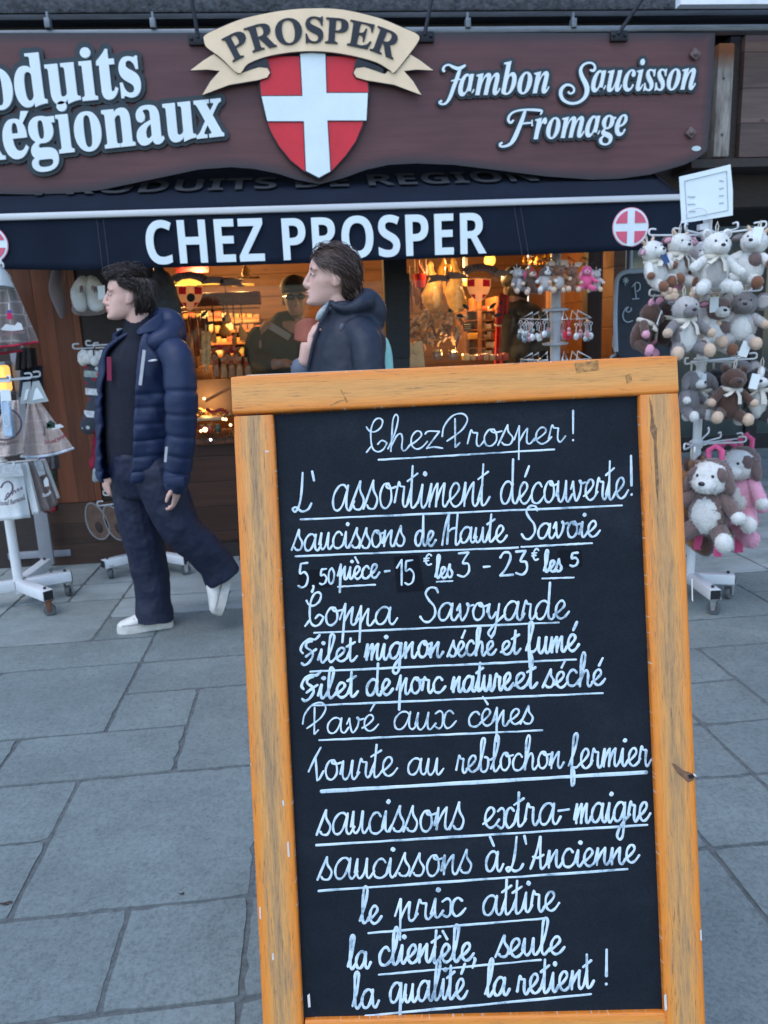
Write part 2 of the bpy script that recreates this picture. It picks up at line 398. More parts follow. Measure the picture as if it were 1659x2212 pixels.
# glazed shop front further back on the right
M_frame = mat('black window frame', (.012, .014, .018), .35)
def glass(name, tint=(.8, .85, .85), refl=.12):
    m = mat(name, tint, .03, nz=None); n, l, b = nodes(m); out = n['Material Output']
    t = n.new('ShaderNodeBsdfTransparent'); t.inputs[0].default_value = (*tint, 1); gl = n.new('ShaderNodeBsdfGlossy'); gl.inputs['Roughness'].default_value = .03
    mx = n.new('ShaderNodeMixShader'); fr = n.new('ShaderNodeFresnel'); fr.inputs[0].default_value = 1.45
    a = n.new('ShaderNodeMath'); a.operation = 'MULTIPLY'; l.new(fr.outputs[0], a.inputs[0]); a.inputs[1].default_value = refl
    l.new(a.outputs[0], mx.inputs[0]); l.new(t.outputs[0], mx.inputs[1]); l.new(gl.outputs[0], mx.inputs[2]); l.new(mx.outputs[0], out.inputs[0])
    return m
rear = thing('shop_building', (4.2, 8.2, 0), 'dark framed glazed shop front set back behind the plush toy rack', 'shop')
YB = 8.2
for x0, x1 in ((1332, 1352), (1612, 1636), (1505, 1520)):
    rectbox('mullion', M_frame, at(x0, 900, YB).x, at(x1, 900, YB).x, 0, 3.4, YB, YB+.1, parent=rear)
rectbox('bottom_rail', M_frame, at(1332, 900, YB).x+.01, 9, 0.0, .17, YB-.01, YB+.08, parent=rear)
rectbox('transom', M_frame, at(1332, 900, YB).x+.01, 9, 2.6, 3.4, YB+.01, YB+.09, parent=rear)
rectbox('pane', mat('dark greenish glass', (.05, .07, .068), .12, nz=(.8, .5), spec=.8), at(1332, 900, YB).x, 9, .17, 2.6, YB+.04, YB+.06, parent=rear)
rectbox('wall', mat('dim beige render', (.30, .29, .26), .9, nz=(2, .15)), at(1316, 640, YB).x, at(1350, 640, YB).x-.01, 1.2, 3.2, YB-.04, YB+.1, parent=rear)
rectbox('wall', M_dark, at(1150, 640, YB).x, at(1352, 640, YB).x, 0, 1.18, YB-.02, YB+.1, parent=rear)
rectbox('wall', M_dark, at(1150, 640, YB).x, at(1316, 640, YB).x-.01, 1.18, 3.4, YB-.02, YB+.1, parent=rear)
b = MB(); p = at(1361, 575, 5.3); b.cyl(V((p.x, 5.3, 0)), V((p.x, 5.3, 2.6)), .016, n=10)
single(b, 'pipe', mat('grey pipe', (.3, .33, .36), .5), 'thin grey upright pipe beside the small chalkboard', 'pipe')
# ================================================================== LETTERING HELPERS
def mpp(Y, x=830, y=500):            # metres per photo pixel on the plane Y
    return (at(x+1, y, Y)-at(x, y, Y)).length
ASC = [1.0]
def ay(y): return y if y < .47 else .47+(y-.47)*ASC[0]
def lay(body, x0, y0, x1, y1, em, Y, extrude=.03, bevel=0, offset=0, sub=None, proud=0.0, mb=None, zs=None):
    """lettering on the plane Y: ink runs from photo point 0 to photo point 1; em = letter size in photo pixels"""
    vs, fs = glyphs(body, extrude, bevel, offset)
    ref, _ = glyphs(sub or body, .001)
    a, b, _, _ = extent(ref)
    full = extent(glyphs(body, .001)[0]) if sub else (a, b)
    zf = proud+extrude*em*mpp(Y); P0, P1 = at(x0, y0, Y-zf), at(x1, y1, Y-zf); d = (P1-P0)/(b-a); E = em*mpp(Y-zf)
    sh = full[1]-b                    # the span is measured from the right end when sub is given
    out = []
    for p in vs: out.append(P1 + d*((p.x-sh)-b) + V((0, 0, 1))*(ay(p.y)*E) + V((0, -1, 0))*(p.z*E-extrude*E))
    mb = mb or MB(); mb.add(out, fs); return mb
def lay_curve(body, path, em, Y, extrude=.03, proud=0.0, offset=0, mb=None):
    vs, fs = glyphs(body, extrude, 0, offset); a, b, _, _ = extent(vs)
    Q = catmull([V((p[0], p[1], 0)) for p in path], 12); L = [0]
    for i in range(1, len(Q)): L.append(L[-1]+(Q[i]-Q[i-1]).length)
    out = []
    for p in vs:
        s = (p.x-a)/(b-a)*L[-1]; i = 1
        while i < len(L)-1 and L[i] < s: i += 1
        t = (s-L[i-1])/max(1e-9, L[i]-L[i-1]); c = Q[i-1].lerp(Q[i], t); tg = (Q[min(i+1, len(Q)-1)]-Q[max(i-2, 0)]).normalized()
        n_ = V((tg.y, -tg.x, 0)); c = c + n_*(p.y*em)
        out.append(at(c.x, c.y, Y-proud) + V((0, -1, 0))*(p.z*em*mpp(Y)))
    mb = mb or MB(); mb.add(out, fs); return mb
def outline(P, Y, n=5, closed=True, sharp=()):
    """smooth photo outline -> points on the plane Y"""
    if n <= 1: return [at(x, y, Y) for x, y in P]
    return [at(q.x, q.y, Y) for q in catmull([V((x, y, 0)) for x, y in P], n, closed)]

M_white = mat('white sign vinyl', (.70, .79, .83), .45, nz=(8, .04))
M_teal = mat('dark teal backing', (.016, .03, .04), .45, nz=(8, .2))
M_cream = mat('cream painted board', (.82, .62, .41), .5, nz=(7, .08))
M_red = mat('red painted board', (.62, .018, .034), .45, nz=(5, .12))
M_navy = mat('navy black paint', (.012, .016, .026), .5, nz=(9, .2))
M_steel = mat('black steel', (.02, .022, .027), .5, metal=.6, nz=(12, .3))

# ================================================================== AWNING
YA = 4.40
aw = thing('awning', at(700, 460, YA), 'dark navy shop awning with white block lettering on its valance', 'awning')
M_fab = mat('navy awning canvas', (.0065, .0115, .024), .9, nz=(3, .22), bump=(420, .25, .002), spec=.2)
bot = [(-160, 583), (0, 582), (190, 585), (300, 580), (498, 575), (661, 569), (848, 562), (1100, 553), (1355, 542), (1512, 536)]
def lin(T, x):
    for (a, ya), (b, yb) in zip(T, T[1:]):
        if x <= b: return ya+(yb-ya)*(x-a)/(b-a)
    return T[-1][1]
top_ = lambda x: 476-.0305*x
def valf(u, v):
    x = -160+u*1672; y = top_(x)+(lin(bot, x)-top_(x))*v
    p = at(x, y, YA); p.y += .006*sin(x*.021)*v + .004*sin(x*.05+1)*v - .02*v
    return p
b = MB(); b.grid(valf, 130, 8); b.build('valance', M_fab, aw, solid=.003)
for x in (215, 1115, -30):              # double stitched seams
    for dx in (-6, 8):
        b = MB()
        P = []
        for k in range(9):
            t = k/8; xx = x+dx+t*16; p = valf((xx+160)/1672, t); p.y -= .0035; P.append(p)
        b.tube(P, .0016, 5); b.build('seam', mat('grey seam thread', (.05, .06, .075), .8), aw)
pb0, pb1 = at(-160, 475, YA), at(1472, 427, YA)
b = MB(); b.beam(pb0, pb1, .045, .034, bev=.008); b.build('front_bar', mat('pale grey aluminium bar', (.55, .56, .57), .4, metal=.2, nz=(5, .1), stretch=(.3, 8, 8)), aw)
SL = .50
zb = (pb0.z+pb1.z)/2+.012
def on_slope(x, y):
    d = ray(x, y); t = (zb - SL*YA - CAM.z + 0)/(d.z - SL*d.y); return CAM + d*t
b = MB(); xl, xr = pb0.x, pb1.x
def slp(u, v):
    Yq = YA+.012+v*.74; return V((xl+u*(xr-xl), Yq, zb+SL*(Yq-YA) - .012*sin(pi*v)))
b.grid(slp, 60, 8); b.build('canopy', M_fab, aw, solid=.003)
b = MB(); b.prism([slp(1, 0)+V((.002, 0, 0)), slp(1, 1)+V((.002, 0, 0)), slp(1, 1)+V((.002, 0, -.1)), slp(1, 0)+V((.002, 0, -.06))], (.006, 0, 0)); b.build('end_flap', M_fab, aw)
# half hidden lettering on the slope
TX = 'PRODUITS DE REGION'; a_, b_, _, _ = extent(glyphs(SANS(TX), .004)[0])
P0, P1 = on_slope(75, 424), on_slope(1165, 392); dv = V((0, 1, SL)).normalized(); nv = V((0, -SL, 1)).normalized()
for wd_ in TX.split():
    pre = TX[:TX.index(wd_)]+wd_; vs, fs = glyphs(SANS(wd_), .004); off = extent(glyphs(SANS(pre), .004)[0])[1]-extent(vs)[1]
    q = MB(); q.add([P0+(P1-P0)*((p.x+off-a_)/(b_-a_))+dv*(p.y*.30)+nv*(p.z*.3+.006) for p in vs], fs); q.build('canopy_lettering', mat('faded lettering painted shaded', (.030, .033, .040), .8), aw)  # faded grey, darkened further to paint in the shade under the sign
b = lay(SANS('CHEZ'), 320, 571, 573, 563.5, 121, YA-.024, .02); lay(SANS('PROSPER'), 613, 562, 1051, 547, 118, YA-.024, .02, mb=b)
b.build('valance_lettering', M_white, aw)
def emblem(cx, cy, r, Y):
    k = mpp(Y, cx, cy)*r; c = at(cx, cy, Y)
    def disc(R, dy, m, nm, par):
        q = MB(); q.prism([c+V((cos(2*pi*i/48)*R, dy, sin(2*pi*i/48)*R)) for i in range(48)], (0, .004, 0)); return q.build(nm, m, par)
    e = disc(k, -.002, mat('pink emblem ring', (.75, .32, .40), .5), 'emblem', aw)
    disc(k*.955, -.0045, M_white, 'emblem_disc', e)
    for sx in (1, -1):
        for sz in (1, -1):
            q = MB(); g_ = .205; R = .86; P = [(g_, g_)]
            a0, a1 = math.asin(g_/R), pi/2-math.asin(g_/R)
            P += [(R*cos(a0+(a1-a0)*i/10), R*sin(a0+(a1-a0)*i/10)) for i in range(11)]
            q.prism([c+V((sx*u*k, -.007, sz*v*k)) for u, v in P], (0, .002, 0))
            q.build('emblem_quarter', mat('pinkish red vinyl', (.62, .10, .17), .5), e)
emblem(1362, 491, 39, YA-.02); emblem(-22, 528, 40, YA-.02)

# ================================================================== HANGING SIGN
YS = 4.70
sign = thing('hanging_sign', at(700, 230, YS), 'wide dark brown wooden shop sign with a red shield crest and white lettering', 'sign')
edge_ = [(1545, 71), (1541, 150), (1534, 260), (1528, 325), (1512, 339), (1480, 355), (1405, 377), (1340, 386), (1280, 388), (1180, 381), (1055, 365), (980, 356), (900, 353), (840, 356), (790, 367), (740, 385), (690, 398), (640, 388), (600, 375), (550, 365), (500, 361), (430, 366), (330, 387), (220, 410), (140, 418), (60, 420), (-40, 418), (-160, 410), (-185, 71)]
fr = [at(x, y, YS) for x, y in edge_]
fr2 = []
for a, b_ in zip(fr, fr[1:]+fr[:1]):
    k = max(1, int((b_-a).length/.05))
    for q in range(k): fr2.append(a.lerp(b_, q/k))
N = len(fr2); ins = []
for i, p in enumerate(fr2):
    t = (fr2[(i+2) % N]-fr2[i-2]).normalized(); nn = V((t.z, 0, -t.x))
    ins.append(p - nn*.065*(-1))
ar = sum(fr2[i].x*fr2[(i+1) % N].z-fr2[(i+1) % N].x*fr2[i].z for i in range(N))
ins = [p+(q-p)*(1 if ar < 0 else -1) for p, q in zip(fr2, ins)]
o0 = org(sign); bk_ = V((0, .04, 0))
me = bpy.data.meshes.new('board')
me.from_pydata([p-o0 for p in fr2]+[p-o0 for p in ins]+[p-o0+bk_ for p in fr2], [], [list(range(N, 2*N)), list(range(2*N, 3*N))[::-1]]+[[i, (i+1) % N, N+(i+1) % N, N+i] for i in range(N)]+[[i, 2*N+i, 2*N+(i+1) % N, (i+1) % N] for i in range(N)])
at0 = me.attributes.new('rim', 'FLOAT', 'POINT')
at0.data.foreach_set('value', [1.0]*N+[0.0]*N+[1.0]*N)
bm = bmesh.new(); bm.from_mesh(me); bmesh.ops.recalc_face_normals(bm, faces=bm.faces[:]); bm.to_mesh(me); bm.free()
bo = bpy.data.objects.new('board', me); COL.objects.link(bo); bo.parent = sign
m = mat('stained sign board', (.1, .05, .05), .55, nz=None, spec=.35); me.materials.append(m); n, l, bs = nodes(m)
tc = n.new('ShaderNodeTexCoord'); ob = tc.outputs['Object']
g1 = ramp(n, [(.25, (.080, .035, .037)), (.5, (.104, .046, .048)), (.72, (.126, .058, .059))]); l.new(noise(n, l, mapping(n, l, ob, (.7, 9, 9)), 2.4, 9, .68), g1.inputs[0])
g2 = ramp(n, [(.35, (.86, .84, .90)), (.7, (1.12, 1.05, 1.0))]); l.new(noise(n, l, mapping(n, l, ob, (.6, 1.5, 1.5)), 1.6, 3), g2.inputs[0])
c = mixc(n, l, 1, g1.outputs[0], g2.outputs[0], 'MULTIPLY')
sx = n.new('ShaderNodeSeparateXYZ'); l.new(ob, sx.inputs[0]); q = n.new('ShaderNodeMath'); q.operation = 'FRACT'; d_ = n.new('ShaderNodeMath'); d_.operation = 'DIVIDE'; l.new(sx.outputs[2], d_.inputs[0]); d_.inputs[1].default_value = .235; l.new(d_.outputs[0], q.inputs[0])
gr = ramp(n, [(0, 1.), (.02, 0.), (.985, 0.), (1, 1.)]); l.new(q.outputs[0], gr.inputs[0]); c = mixc(n, l, mul(n, l, gr.outputs[0], .1), c, (.02, .012, .012))
at_ = n.new('ShaderNodeAttribute'); at_.attribute_name = 'rim'; rm = ramp(n, [(.05, 0.), (.95, 1.)]); l.new(at_.outputs['Fac'], rm.inputs[0])
c = mixc(n, l, mul(n, l, rm.outputs[0], .85), c, (.024, .03, .038)); l.new(c, bs.inputs['Base Color'])
bu = n.new('ShaderNodeBump'); bu.inputs['Strength'].default_value = .25; bu.inputs['Distance'].default_value = .003; l.new(noise(n, l, mapping(n, l, ob, (.8, 14, 14)), 6, 8, .7), bu.inputs['Height']); l.new(bu.outputs[0], bs.inputs['Normal'])
# words with their dark cut-out backing
def two_layer(name, parts, em, T=.02, bev=.075):
    b = MB()
    for (s, x0, y0, x1, y1, sub) in parts: lay(s, x0, y0, x1, y1, em, YS, .05, bev, 0, sub, .014, mb=b)
    bk = b.build(name+'_backing', M_teal, sign, fix=False)
    b = MB()
    for (s, x0, y0, x1, y1, sub) in parts: lay(s, x0, y0, x1, y1, em, YS, .02, 0, .006, sub, .014+em*mpp(YS)*(.05+bev)+.004, mb=b)
    b.build(name, M_white, bk, fix=False)
def acute(x, y, mb, proud, g=1.0, back=.004):
    p = at(x, y, YS-proud); k = mpp(YS)*26*g
    mb.prism([p+V((-.14*k, 0, -.25*k)), p+V((.08*k, 0, -.25*k)), p+V((.72*k, 0, .75*k)), p+V((.15*k, 0, .75*k))], (0, back, 0))
bk_r = random.Random(2)
def plate_discs(mb, pts, r, front, th):
    """dark cut-out plate behind letters: small discs along the letter outlines"""
    for p in pts:
        f_ = front+bk_r.uniform(0, .0016); mb.prism([V((p.x+r*cos(a*pi/5+.3), YS-f_, p.z+r*sin(a*pi/5+.3))) for a in range(10)], (0, th, 0), back=False)
def letter_edge(body, x0, y0, x1, y1, em, sub=None, step=.02):
    vs, fs = glyphs(body, .02, 0, 0, None or 4); a, b, _, _ = extent(glyphs(sub or body, .001)[0]); full = extent(vs); sh = full[1]-b
    P0, P1 = at(x0, y0, YS-.014), at(x1, y1, YS-.014); d = (P1-P0)/(b-a); E = em*mpp(YS); out = []
    f3 = lambda p: P1+d*((p.x-sh)-b)+V((0, 0, 1))*(ay(p.y)*E)
    for f in fs:
        zs_ = [vs[i].z > 0 for i in f]
        if all(zs_) or not any(zs_): continue
        top = [vs[i] for i in f if vs[i].z > 0]
        if len(top) < 2: continue
        p, q = f3(top[0]), f3(top[1]); n_ = max(1, int((q-p).length/step))
        out += [p.lerp(q, k/n_) for k in range(n_)]
    return out
def word_serif(s, sub, x0, y0, x1, y1, em, acc=None):
    sub = BOLD(sub) if sub else None
    b = lay(BOLD(s), x0, y0, x1, y1, em, YS, .004, 0, 0, sub, .012); plate_discs(b, letter_edge(BOLD(s), x0, y0, x1, y1, em, sub), .030, .014, .012)
    if acc: p = at(acc[0]+6, acc[1]-6, YS); plate_discs(b, [p+V((t*.022, 0, t*.03)) for t in (-1, 0, 1)], .036, .014, .012)
    bk = b.build('lettering_backing', M_teal, sign, fix=False)
    b = lay(BOLD(s), x0, y0, x1, y1, em, YS, .02, 0, .012, sub, .022)
    if acc: acute(acc[0], acc[1], b, .028)
    b.build('lettering', M_white, bk, fix=False)
ASC[0] = .72
word_serif('Produits', 'duits', 38, 229.5, 305, 204, 148)
word_serif('Regionaux', 'egionaux', 13, 342, 483, 292, 148, (43, 263))
ASC[0] = 1.0
# italic words with swash capitals
def ribbon(mb, P, W, Y, proud, thick=.006):      # pen stroke of changing width, photo pixels
    Q = catmull([V((x, y, wd)) for (x, y), wd in zip(P, W)], 8); Lf, Rt = [], []
    for i, q in enumerate(Q):
        d = Q[min(i+1, len(Q)-1)]-Q[max(i-1, 0)]; d = V((d.x, d.y, 0)).normalized(); n_ = V((-d.y, d.x, 0))*max(q.z, .3)/2
        Lf.append((q.x+n_.x, q.y+n_.y)); Rt.append((q.x-n_.x, q.y-n_.y))
    f_ = [at(x, y, Y-proud) for x, y in Lf]; g_ = [at(x, y, Y-proud) for x, y in Rt]; N = len(f_); t = V((0, thick, 0))
    mb.add(f_+g_+[p+t for p in f_]+[p+t for p in g_], [[i, i+1, N+i+1, N+i] for i in range(N-1)]+[[2*N+i, 3*N+i, 3*N+i+1, 2*N+i+1] for i in range(N-1)] +
           [[i, 2*N+i, 2*N+i+1, i+1] for i in range(N-1)]+[[N+i, N+i+1, 3*N+i+1, 3*N+i] for i in range(N-1)]+[[0, N, 3*N, 2*N], [N-1, 3*N-1, 4*N-1, 2*N-1]])
def D2(x, y): return (829.5+.5*x, .5*y)
swash = {
 'Jambon': [([(262, 310), (256, 300), (262, 286), (280, 280), (300, 290), (322, 296), (345, 286), (352, 280)], [5, 6, 4, 4, 7, 8, 6, 3]), ([(330, 292), (318, 330), (300, 380), (285, 420), (268, 445), (250, 450), (240, 443), (250, 434)], [7, 9, 9, 8, 5, 4, 5, 5]), ([(290, 350), (310, 345), (332, 342)], [2, 3, 2])],
 'Saucisson': [([(890, 302), (905, 305), (912, 292), (905, 276), (885, 271), (862, 280), (850, 302), (856, 330), (872, 362), (878, 390), (868, 420), (840, 442), (805, 446), (776, 432), (764, 408), (768, 384), (785, 368), (805, 368), (820, 380), (820, 396), (806, 404), (795, 396)], [3, 6, 5, 4, 4, 5, 7, 10, 12, 11, 8, 6, 6, 7, 8, 8, 6, 5, 4, 4, 4, 4])],
 'Fromage': [([(560, 518), (548, 530), (538, 520), (542, 500), (560, 484), (590, 476), (630, 474), (665, 476), (682, 480), (676, 496)], [4, 5, 6, 5, 4, 4, 5, 6, 5, 2]), ([(610, 478), (598, 515), (580, 560), (562, 600), (545, 622), (522, 632), (505, 632), (502, 622), (512, 616)], [6, 9, 10, 10, 7, 5, 5, 5, 4]), ([(590, 535), (615, 532), (640, 530)], [3, 4, 3]), ([(640, 518), (640, 545)], [2, 3])]}
def word_ital(word, low, x0, y0, x1, y1, em):
    (a, b_), (c, d_) = D2(x0, y0), D2(x1, y1); em = em*.5
    q = lay(ITAL(low), a, b_, c, d_, em, YS, .004, 0, 0, None, .010); plate_discs(q, letter_edge(ITAL(low), a, b_, c, d_, em, None, .014), .0185, .013, .011)
    for k, (P, W) in enumerate(swash[word]): ribbon(q, [D2(*p) for p in P], [v*.5*1.25+12 for v in W], YS, .0128-.0006*k, .010)
    bk = q.build('lettering_backing', M_teal, sign, fix=False)
    q = lay(ITAL(low), a, b_, c, d_, em, YS, .02, 0, .004, None, .020)
    for k, (P, W) in enumerate(swash[word]): ribbon(q, [D2(*p) for p in P], [v*.5*1.6+1 for v in W], YS, .0235-.0008*k)
    q.build('lettering', M_white, bk, fix=False)
word_ital('Jambon', 'ambon', 322, 413, 714, 400, 178); word_ital('Saucisson', 'aucisson', 896, 396, 1346, 385, 178); word_ital('Fromage', 'romage', 648, 601, 1050, 583, 178)
# crest: shield with a white cross under a cream ribbon
sh = [(578, 122), (570, 150), (562, 180), (565, 215), (573, 250), (586, 285), (603, 315), (628, 346), (658, 370), (689, 386), (718, 367), (747, 335), (768, 305), (782, 272), (791, 235), (796, 200), (793, 170), (780, 145), (774, 122)]
crest = MB(); shc = (680, 230)
crest.prism([at(shc[0]+(x-shc[0])*1.028, shc[1]+(y-shc[1])*1.02, YS-.03) for x, y in sh], (0, .03, 0)); cr = crest.build('crest', M_navy, sign)
q = MB(); q.prism([at(x, y, YS-.036) for x, y in sh], (0, .0055, 0)); q.build('shield', M_red, cr)
q = MB(); q.prism([at(x, y, YS-.0405) for x, y in [(646.5, 112), (704.5, 112), (706.5, 199), (796, 199), (792.5, 262), (708.5, 262), (715.5, 372), (689, 386), (659, 370.5), (654.5, 263.5), (576.5, 263.5), (563, 206), (651.5, 205.5)]], (0, .004, 0)); q.build('cross_edge', M_navy, cr)
q = MB(); q.prism([at(x, y, YS-.0445) for x, y in [(648.5, 113), (702.5, 113), (705, 201), (794.5, 201), (791.5, 260), (707, 260), (713.5, 370), (689, 383.5), (661, 369), (656.5, 261.5), (577.5, 261.5), (565, 208), (653.5, 207.5)]], (0, .0035, 0)); q.build('cross', mat('white painted board', (.70, .80, .84), .45, nz=(6, .05)), cr)
mir = lambda P: [(1347-x, y) for x, y in P][::-1]
tail = [(470, 112), (440, 130), (411, 152), (448, 150), (475, 153), (455, 175), (437, 205), (495, 183), (556, 173), (577, 167), (583, 157), (578, 147), (560, 145), (538, 152), (515, 160)]
fold = [(518, 150), (528, 143), (560, 131), (577, 125), (583, 150), (575, 145), (556, 144), (536, 152), (520, 158)]
band = [(441, 88), (443, 76), (475, 60), (530, 39), (610, 23), (675, 18), (740, 21), (815, 38), (868, 59), (901, 74), (904, 88), (880, 122), (852, 156), (842, 151), (815, 135), (770, 122), (720, 113), (673, 110), (625, 113), (575, 122), (535, 138), (515, 158), (478, 125), (447, 102)]
def plate(P, d0, grow, m, nm, par, th=.014):
    cx = sum(x for x, y in P)/len(P); cy = sum(y for x, y in P)/len(P); k = MB()
    if grow:
        n_ = len(P); P2 = []
        ar = sum(P[i][0]*P[(i+1) % n_][1]-P[(i+1) % n_][0]*P[i][1] for i in range(n_))
        for i in range(n_):
            a, b_ = V((*P[i-1], 0)), V((*P[(i+1) % n_], 0)); t = (b_-a).normalized(); s_ = 1 if ar > 0 else -1
            P2.append((P[i][0]+t.y*grow*s_, P[i][1]-t.x*grow*s_))
        P = P2
    k.prism([at(x, y, YS-d0) for x, y in P], (0, th, 0)); return k.build(nm, m, par)
rb = MB()
bkk = plate(band, .058, 2.2, M_navy, 'ribbon', sign, .012)
bnd = [(q.x, q.y) for q in catmull([V((x, y, 0)) for x, y in band], 4, True)]
plate(bnd, .064, 0, M_cream, 'ribbon_face', bkk, .0055)
for P, nm in ((tail, 'ribbon_tail'), (mir(tail), 'ribbon_tail')):
    t_ = plate(P, .046, 2.2, M_navy, nm, sign, .012); plate(P, .051, 0, M_cream, 'tail_face', t_, .0045)
for P in (fold, mir(fold)): plate(P, .054, 0, M_navy, 'ribbon_fold', sign, .002)
q = lay_curve(BOLD('PROSPER'), [(503, 134), (552, 111), (615, 97), (672, 92), (735, 95), (790, 105), (849, 128)], 80, YS, .02, .0665, .008); q.build('ribbon_lettering', M_navy, bkk, fix=False)
# hardware
for x0, y0, x1, y1, pl in ((413, -10, 428, 88, 1), (934, -10, 917, 82, 1), (1390, -6, 1335, 80, 1)):
    q = MB(); q.tube([at(x0, y0, YS-.01), at(x1, y1-6, YS-.02)], .011, 8); q.build('hanging_rod', M_steel, sign)
    q = MB(); c = at(x1, y1, YS)
    q.box(c+V((0, -.012, 0)), (.1, .02, .055), bev=.004)
    for s_ in (-1, 1): q.ell(c+V((s_*.033, -.024, 0)), .009, nu=8, nv=6)
    q.build('hanging_plate', M_steel, sign)
for x, y in ((1499, 119), (1490, 288)):
    q = MB(); c = at(x, y, YS); q.box(c+V((0, -.012, 0)), (.05, .022, .05), R=MX.Rotation(radians(38), 3, 'Y'), bev=.006); q.ell(c+V((0, -.022, 0)), (.017, .014, .017), nu=10, nv=6); q.build('bolt', mat('brown bolt cover', (.12, .085, .08), .5), sign)
q = MB(); c = at(1504, 321, YS); q.prism([c+V((.028*cos(a*pi/12), -.003, .014*sin(a*pi/12))) for a in range(24)], (0, .003, 0)); q.build('maker_plate', mat('pale oval plate', (.5, .62, .64), .5), sign)
# ================================================================== MENU BOARD (leaning A-board close to the camera)
DB = 1.18; KB = DB/FPX
def bp(x, y):                         # photo point -> board coordinates in metres
    dx, dy = x-IW/2, y-IH/2
    return (KB*(cos(ROLL)*dx - sin(ROLL)*dy), KB*(-sin(ROLL)*dx - cos(ROLL)*dy))
def B(u, v, w_=0.0): return CAM + Fw*(DB-w_) + R0*u + U0*v
VG = -(CAM.z + Fw.z*DB)/U0.z          # v where the board meets the ground
board = thing('menu_board', B(bp(980, 1500)[0], VG, 0), 'orange varnished wooden A-board with a black panel of white handwritten delicatessen lines', 'menu board')
mw = mat('worn orange varnished wood', (.5, .2, .05), .42, nz=None, spec=.45); n, l, bs = nodes(mw)
at_ = n.new('ShaderNodeAttribute'); at_.attribute_name = 'rail'; vec = at_.outputs['Vector']; sp = n.new('ShaderNodeSeparateXYZ'); l.new(vec, sp.inputs[0])
ab = n.new('ShaderNodeMath'); ab.operation = 'ABSOLUTE'; l.new(sp.outputs[0], ab.inputs[0])
wob = n.new('ShaderNodeMath'); wob.operation = 'MULTIPLY_ADD'; l.new(noise(n, l, mapping(n, l, vec, (.8, 5, 1)), 1.0, 6, .7), wob.inputs[0]); wob.inputs[1].default_value = .42; l.new(ab.outputs[0], wob.inputs[2])
base = ramp(n, [(.30, (.76, .335, .078)), (.75, (.76, .27, .042)), (1.0, (.72, .225, .030)), (1.25, (.60, .145, .016))])
rs_ = n.new('ShaderNodeMath'); rs_.operation = 'MULTIPLY'; l.new(wob.outputs[0], rs_.inputs[0]); rs_.inputs[1].default_value = .72; l.new(rs_.outputs[0], base.inputs[0])
for e, p in zip(base.color_ramp.elements, (.36, .64, .84, .99)): e.position = p
fibre = ramp(n, [(.28, (.55, .48, .42)), (.45, (.95, .93, .9)), (.7, (1.1, 1.08, 1.0))]); l.new(noise(n, l, mapping(n, l, vec, (11, 1.6, 1)), 3.0, 9, .72), fibre.inputs[0])
c = mixc(n, l, 1.0, base.outputs[0], fibre.outputs[0], 'MULTIPLY')
tanr = ramp(n, [(.1, 1.), (.8, 0.)]); l.new(ab.outputs[0], tanr.inputs[0]); c = mixc(n, l, mul(n, l, mul(n, l, tanr.outputs[0], .6), sp.outputs[2]), c, mixc(n, l, 1.0, (.54, .32, .135), fibre.outputs[0], 'MULTIPLY'))
# grey weathering where the varnish has gone, fine black pores
wz = n.new('ShaderNodeMath'); wz.operation = 'SUBTRACT'; l.new(noise(n, l, mapping(n, l, vec, (2.2, 1.3, 1), (3, 1, 0)), 1.7, 9, .8), wz.inputs[0]); l.new(mul(n, l, ab.outputs[0], .22), wz.inputs[1])
wr = ramp(n, [(.36, 0.), (.56, 1.)]); l.new(wz.outputs[0], wr.inputs[0])
c = mixc(n, l, mul(n, l, mul(n, l, wr.outputs[0], .8), sp.outputs[2]), c, (.31, .205, .115))
po = ramp(n, [(.50, 0.), (.60, 1.)]); l.new(noise(n, l, mapping(n, l, vec, (17, 3.2, 1)), 2.4, 7, .8), po.inputs[0])
c = mixc(n, l, mul(n, l, mul(n, l, po.outputs[0], wr.outputs[0]), mul(n, l, sp.outputs[2], .8)), c, (.085, .055, .04))
bl = ramp(n, [(.575, 0.), (.66, 1.)]); l.new(noise(n, l, mapping(n, l, vec, (5, 2.6, 1), (9, 4, 0)), 1.8, 8, .75), bl.inputs[0])
c = mixc(n, l, mul(n, l, bl.outputs[0], .75), c, (.11, .068, .042))
# chipped pale edge
ch = n.new('ShaderNodeMath'); ch.operation = 'MULTIPLY_ADD'; l.new(noise(n, l, mapping(n, l, vec, (1.2, 30, 1), (5, 2, 0)), 1.3, 5, .7), ch.inputs[0]); ch.inputs[1].default_value = 1.0; l.new(ab.outputs[0], ch.inputs[2])
cr_ = ramp(n, [(.0, 0.), (.5, 0.), (.52, 1.)]); e = n.new('ShaderNodeMath'); e.operation = 'MULTIPLY_ADD'; l.new(ch.outputs[0], e.inputs[0]); e.inputs[1].default_value = 1.0; e.inputs[2].default_value = -1.08; l.new(e.outputs[0], cr_.inputs[0])
c = mixc(n, l, mul(n, l, cr_.outputs[0], .85), c, (.66, .58, .52))
l.new(c, bs.inputs['Base Color'])
bu = n.new('ShaderNodeBump'); bu.inputs['Strength'].default_value = .22; bu.inputs['Distance'].default_value = .002; l.new(noise(n, l, mapping(n, l, vec, (13, 2, 1)), 2.6, 8, .75), bu.inputs['Height']); l.new(bu.outputs[0], bs.inputs['Normal'])
rr = ramp(n, [(0, .36), (1, .7)]); l.new(wr.outputs[0], rr.inputs[0]); l.new(rr.outputs[0], bs.inputs['Roughness'])
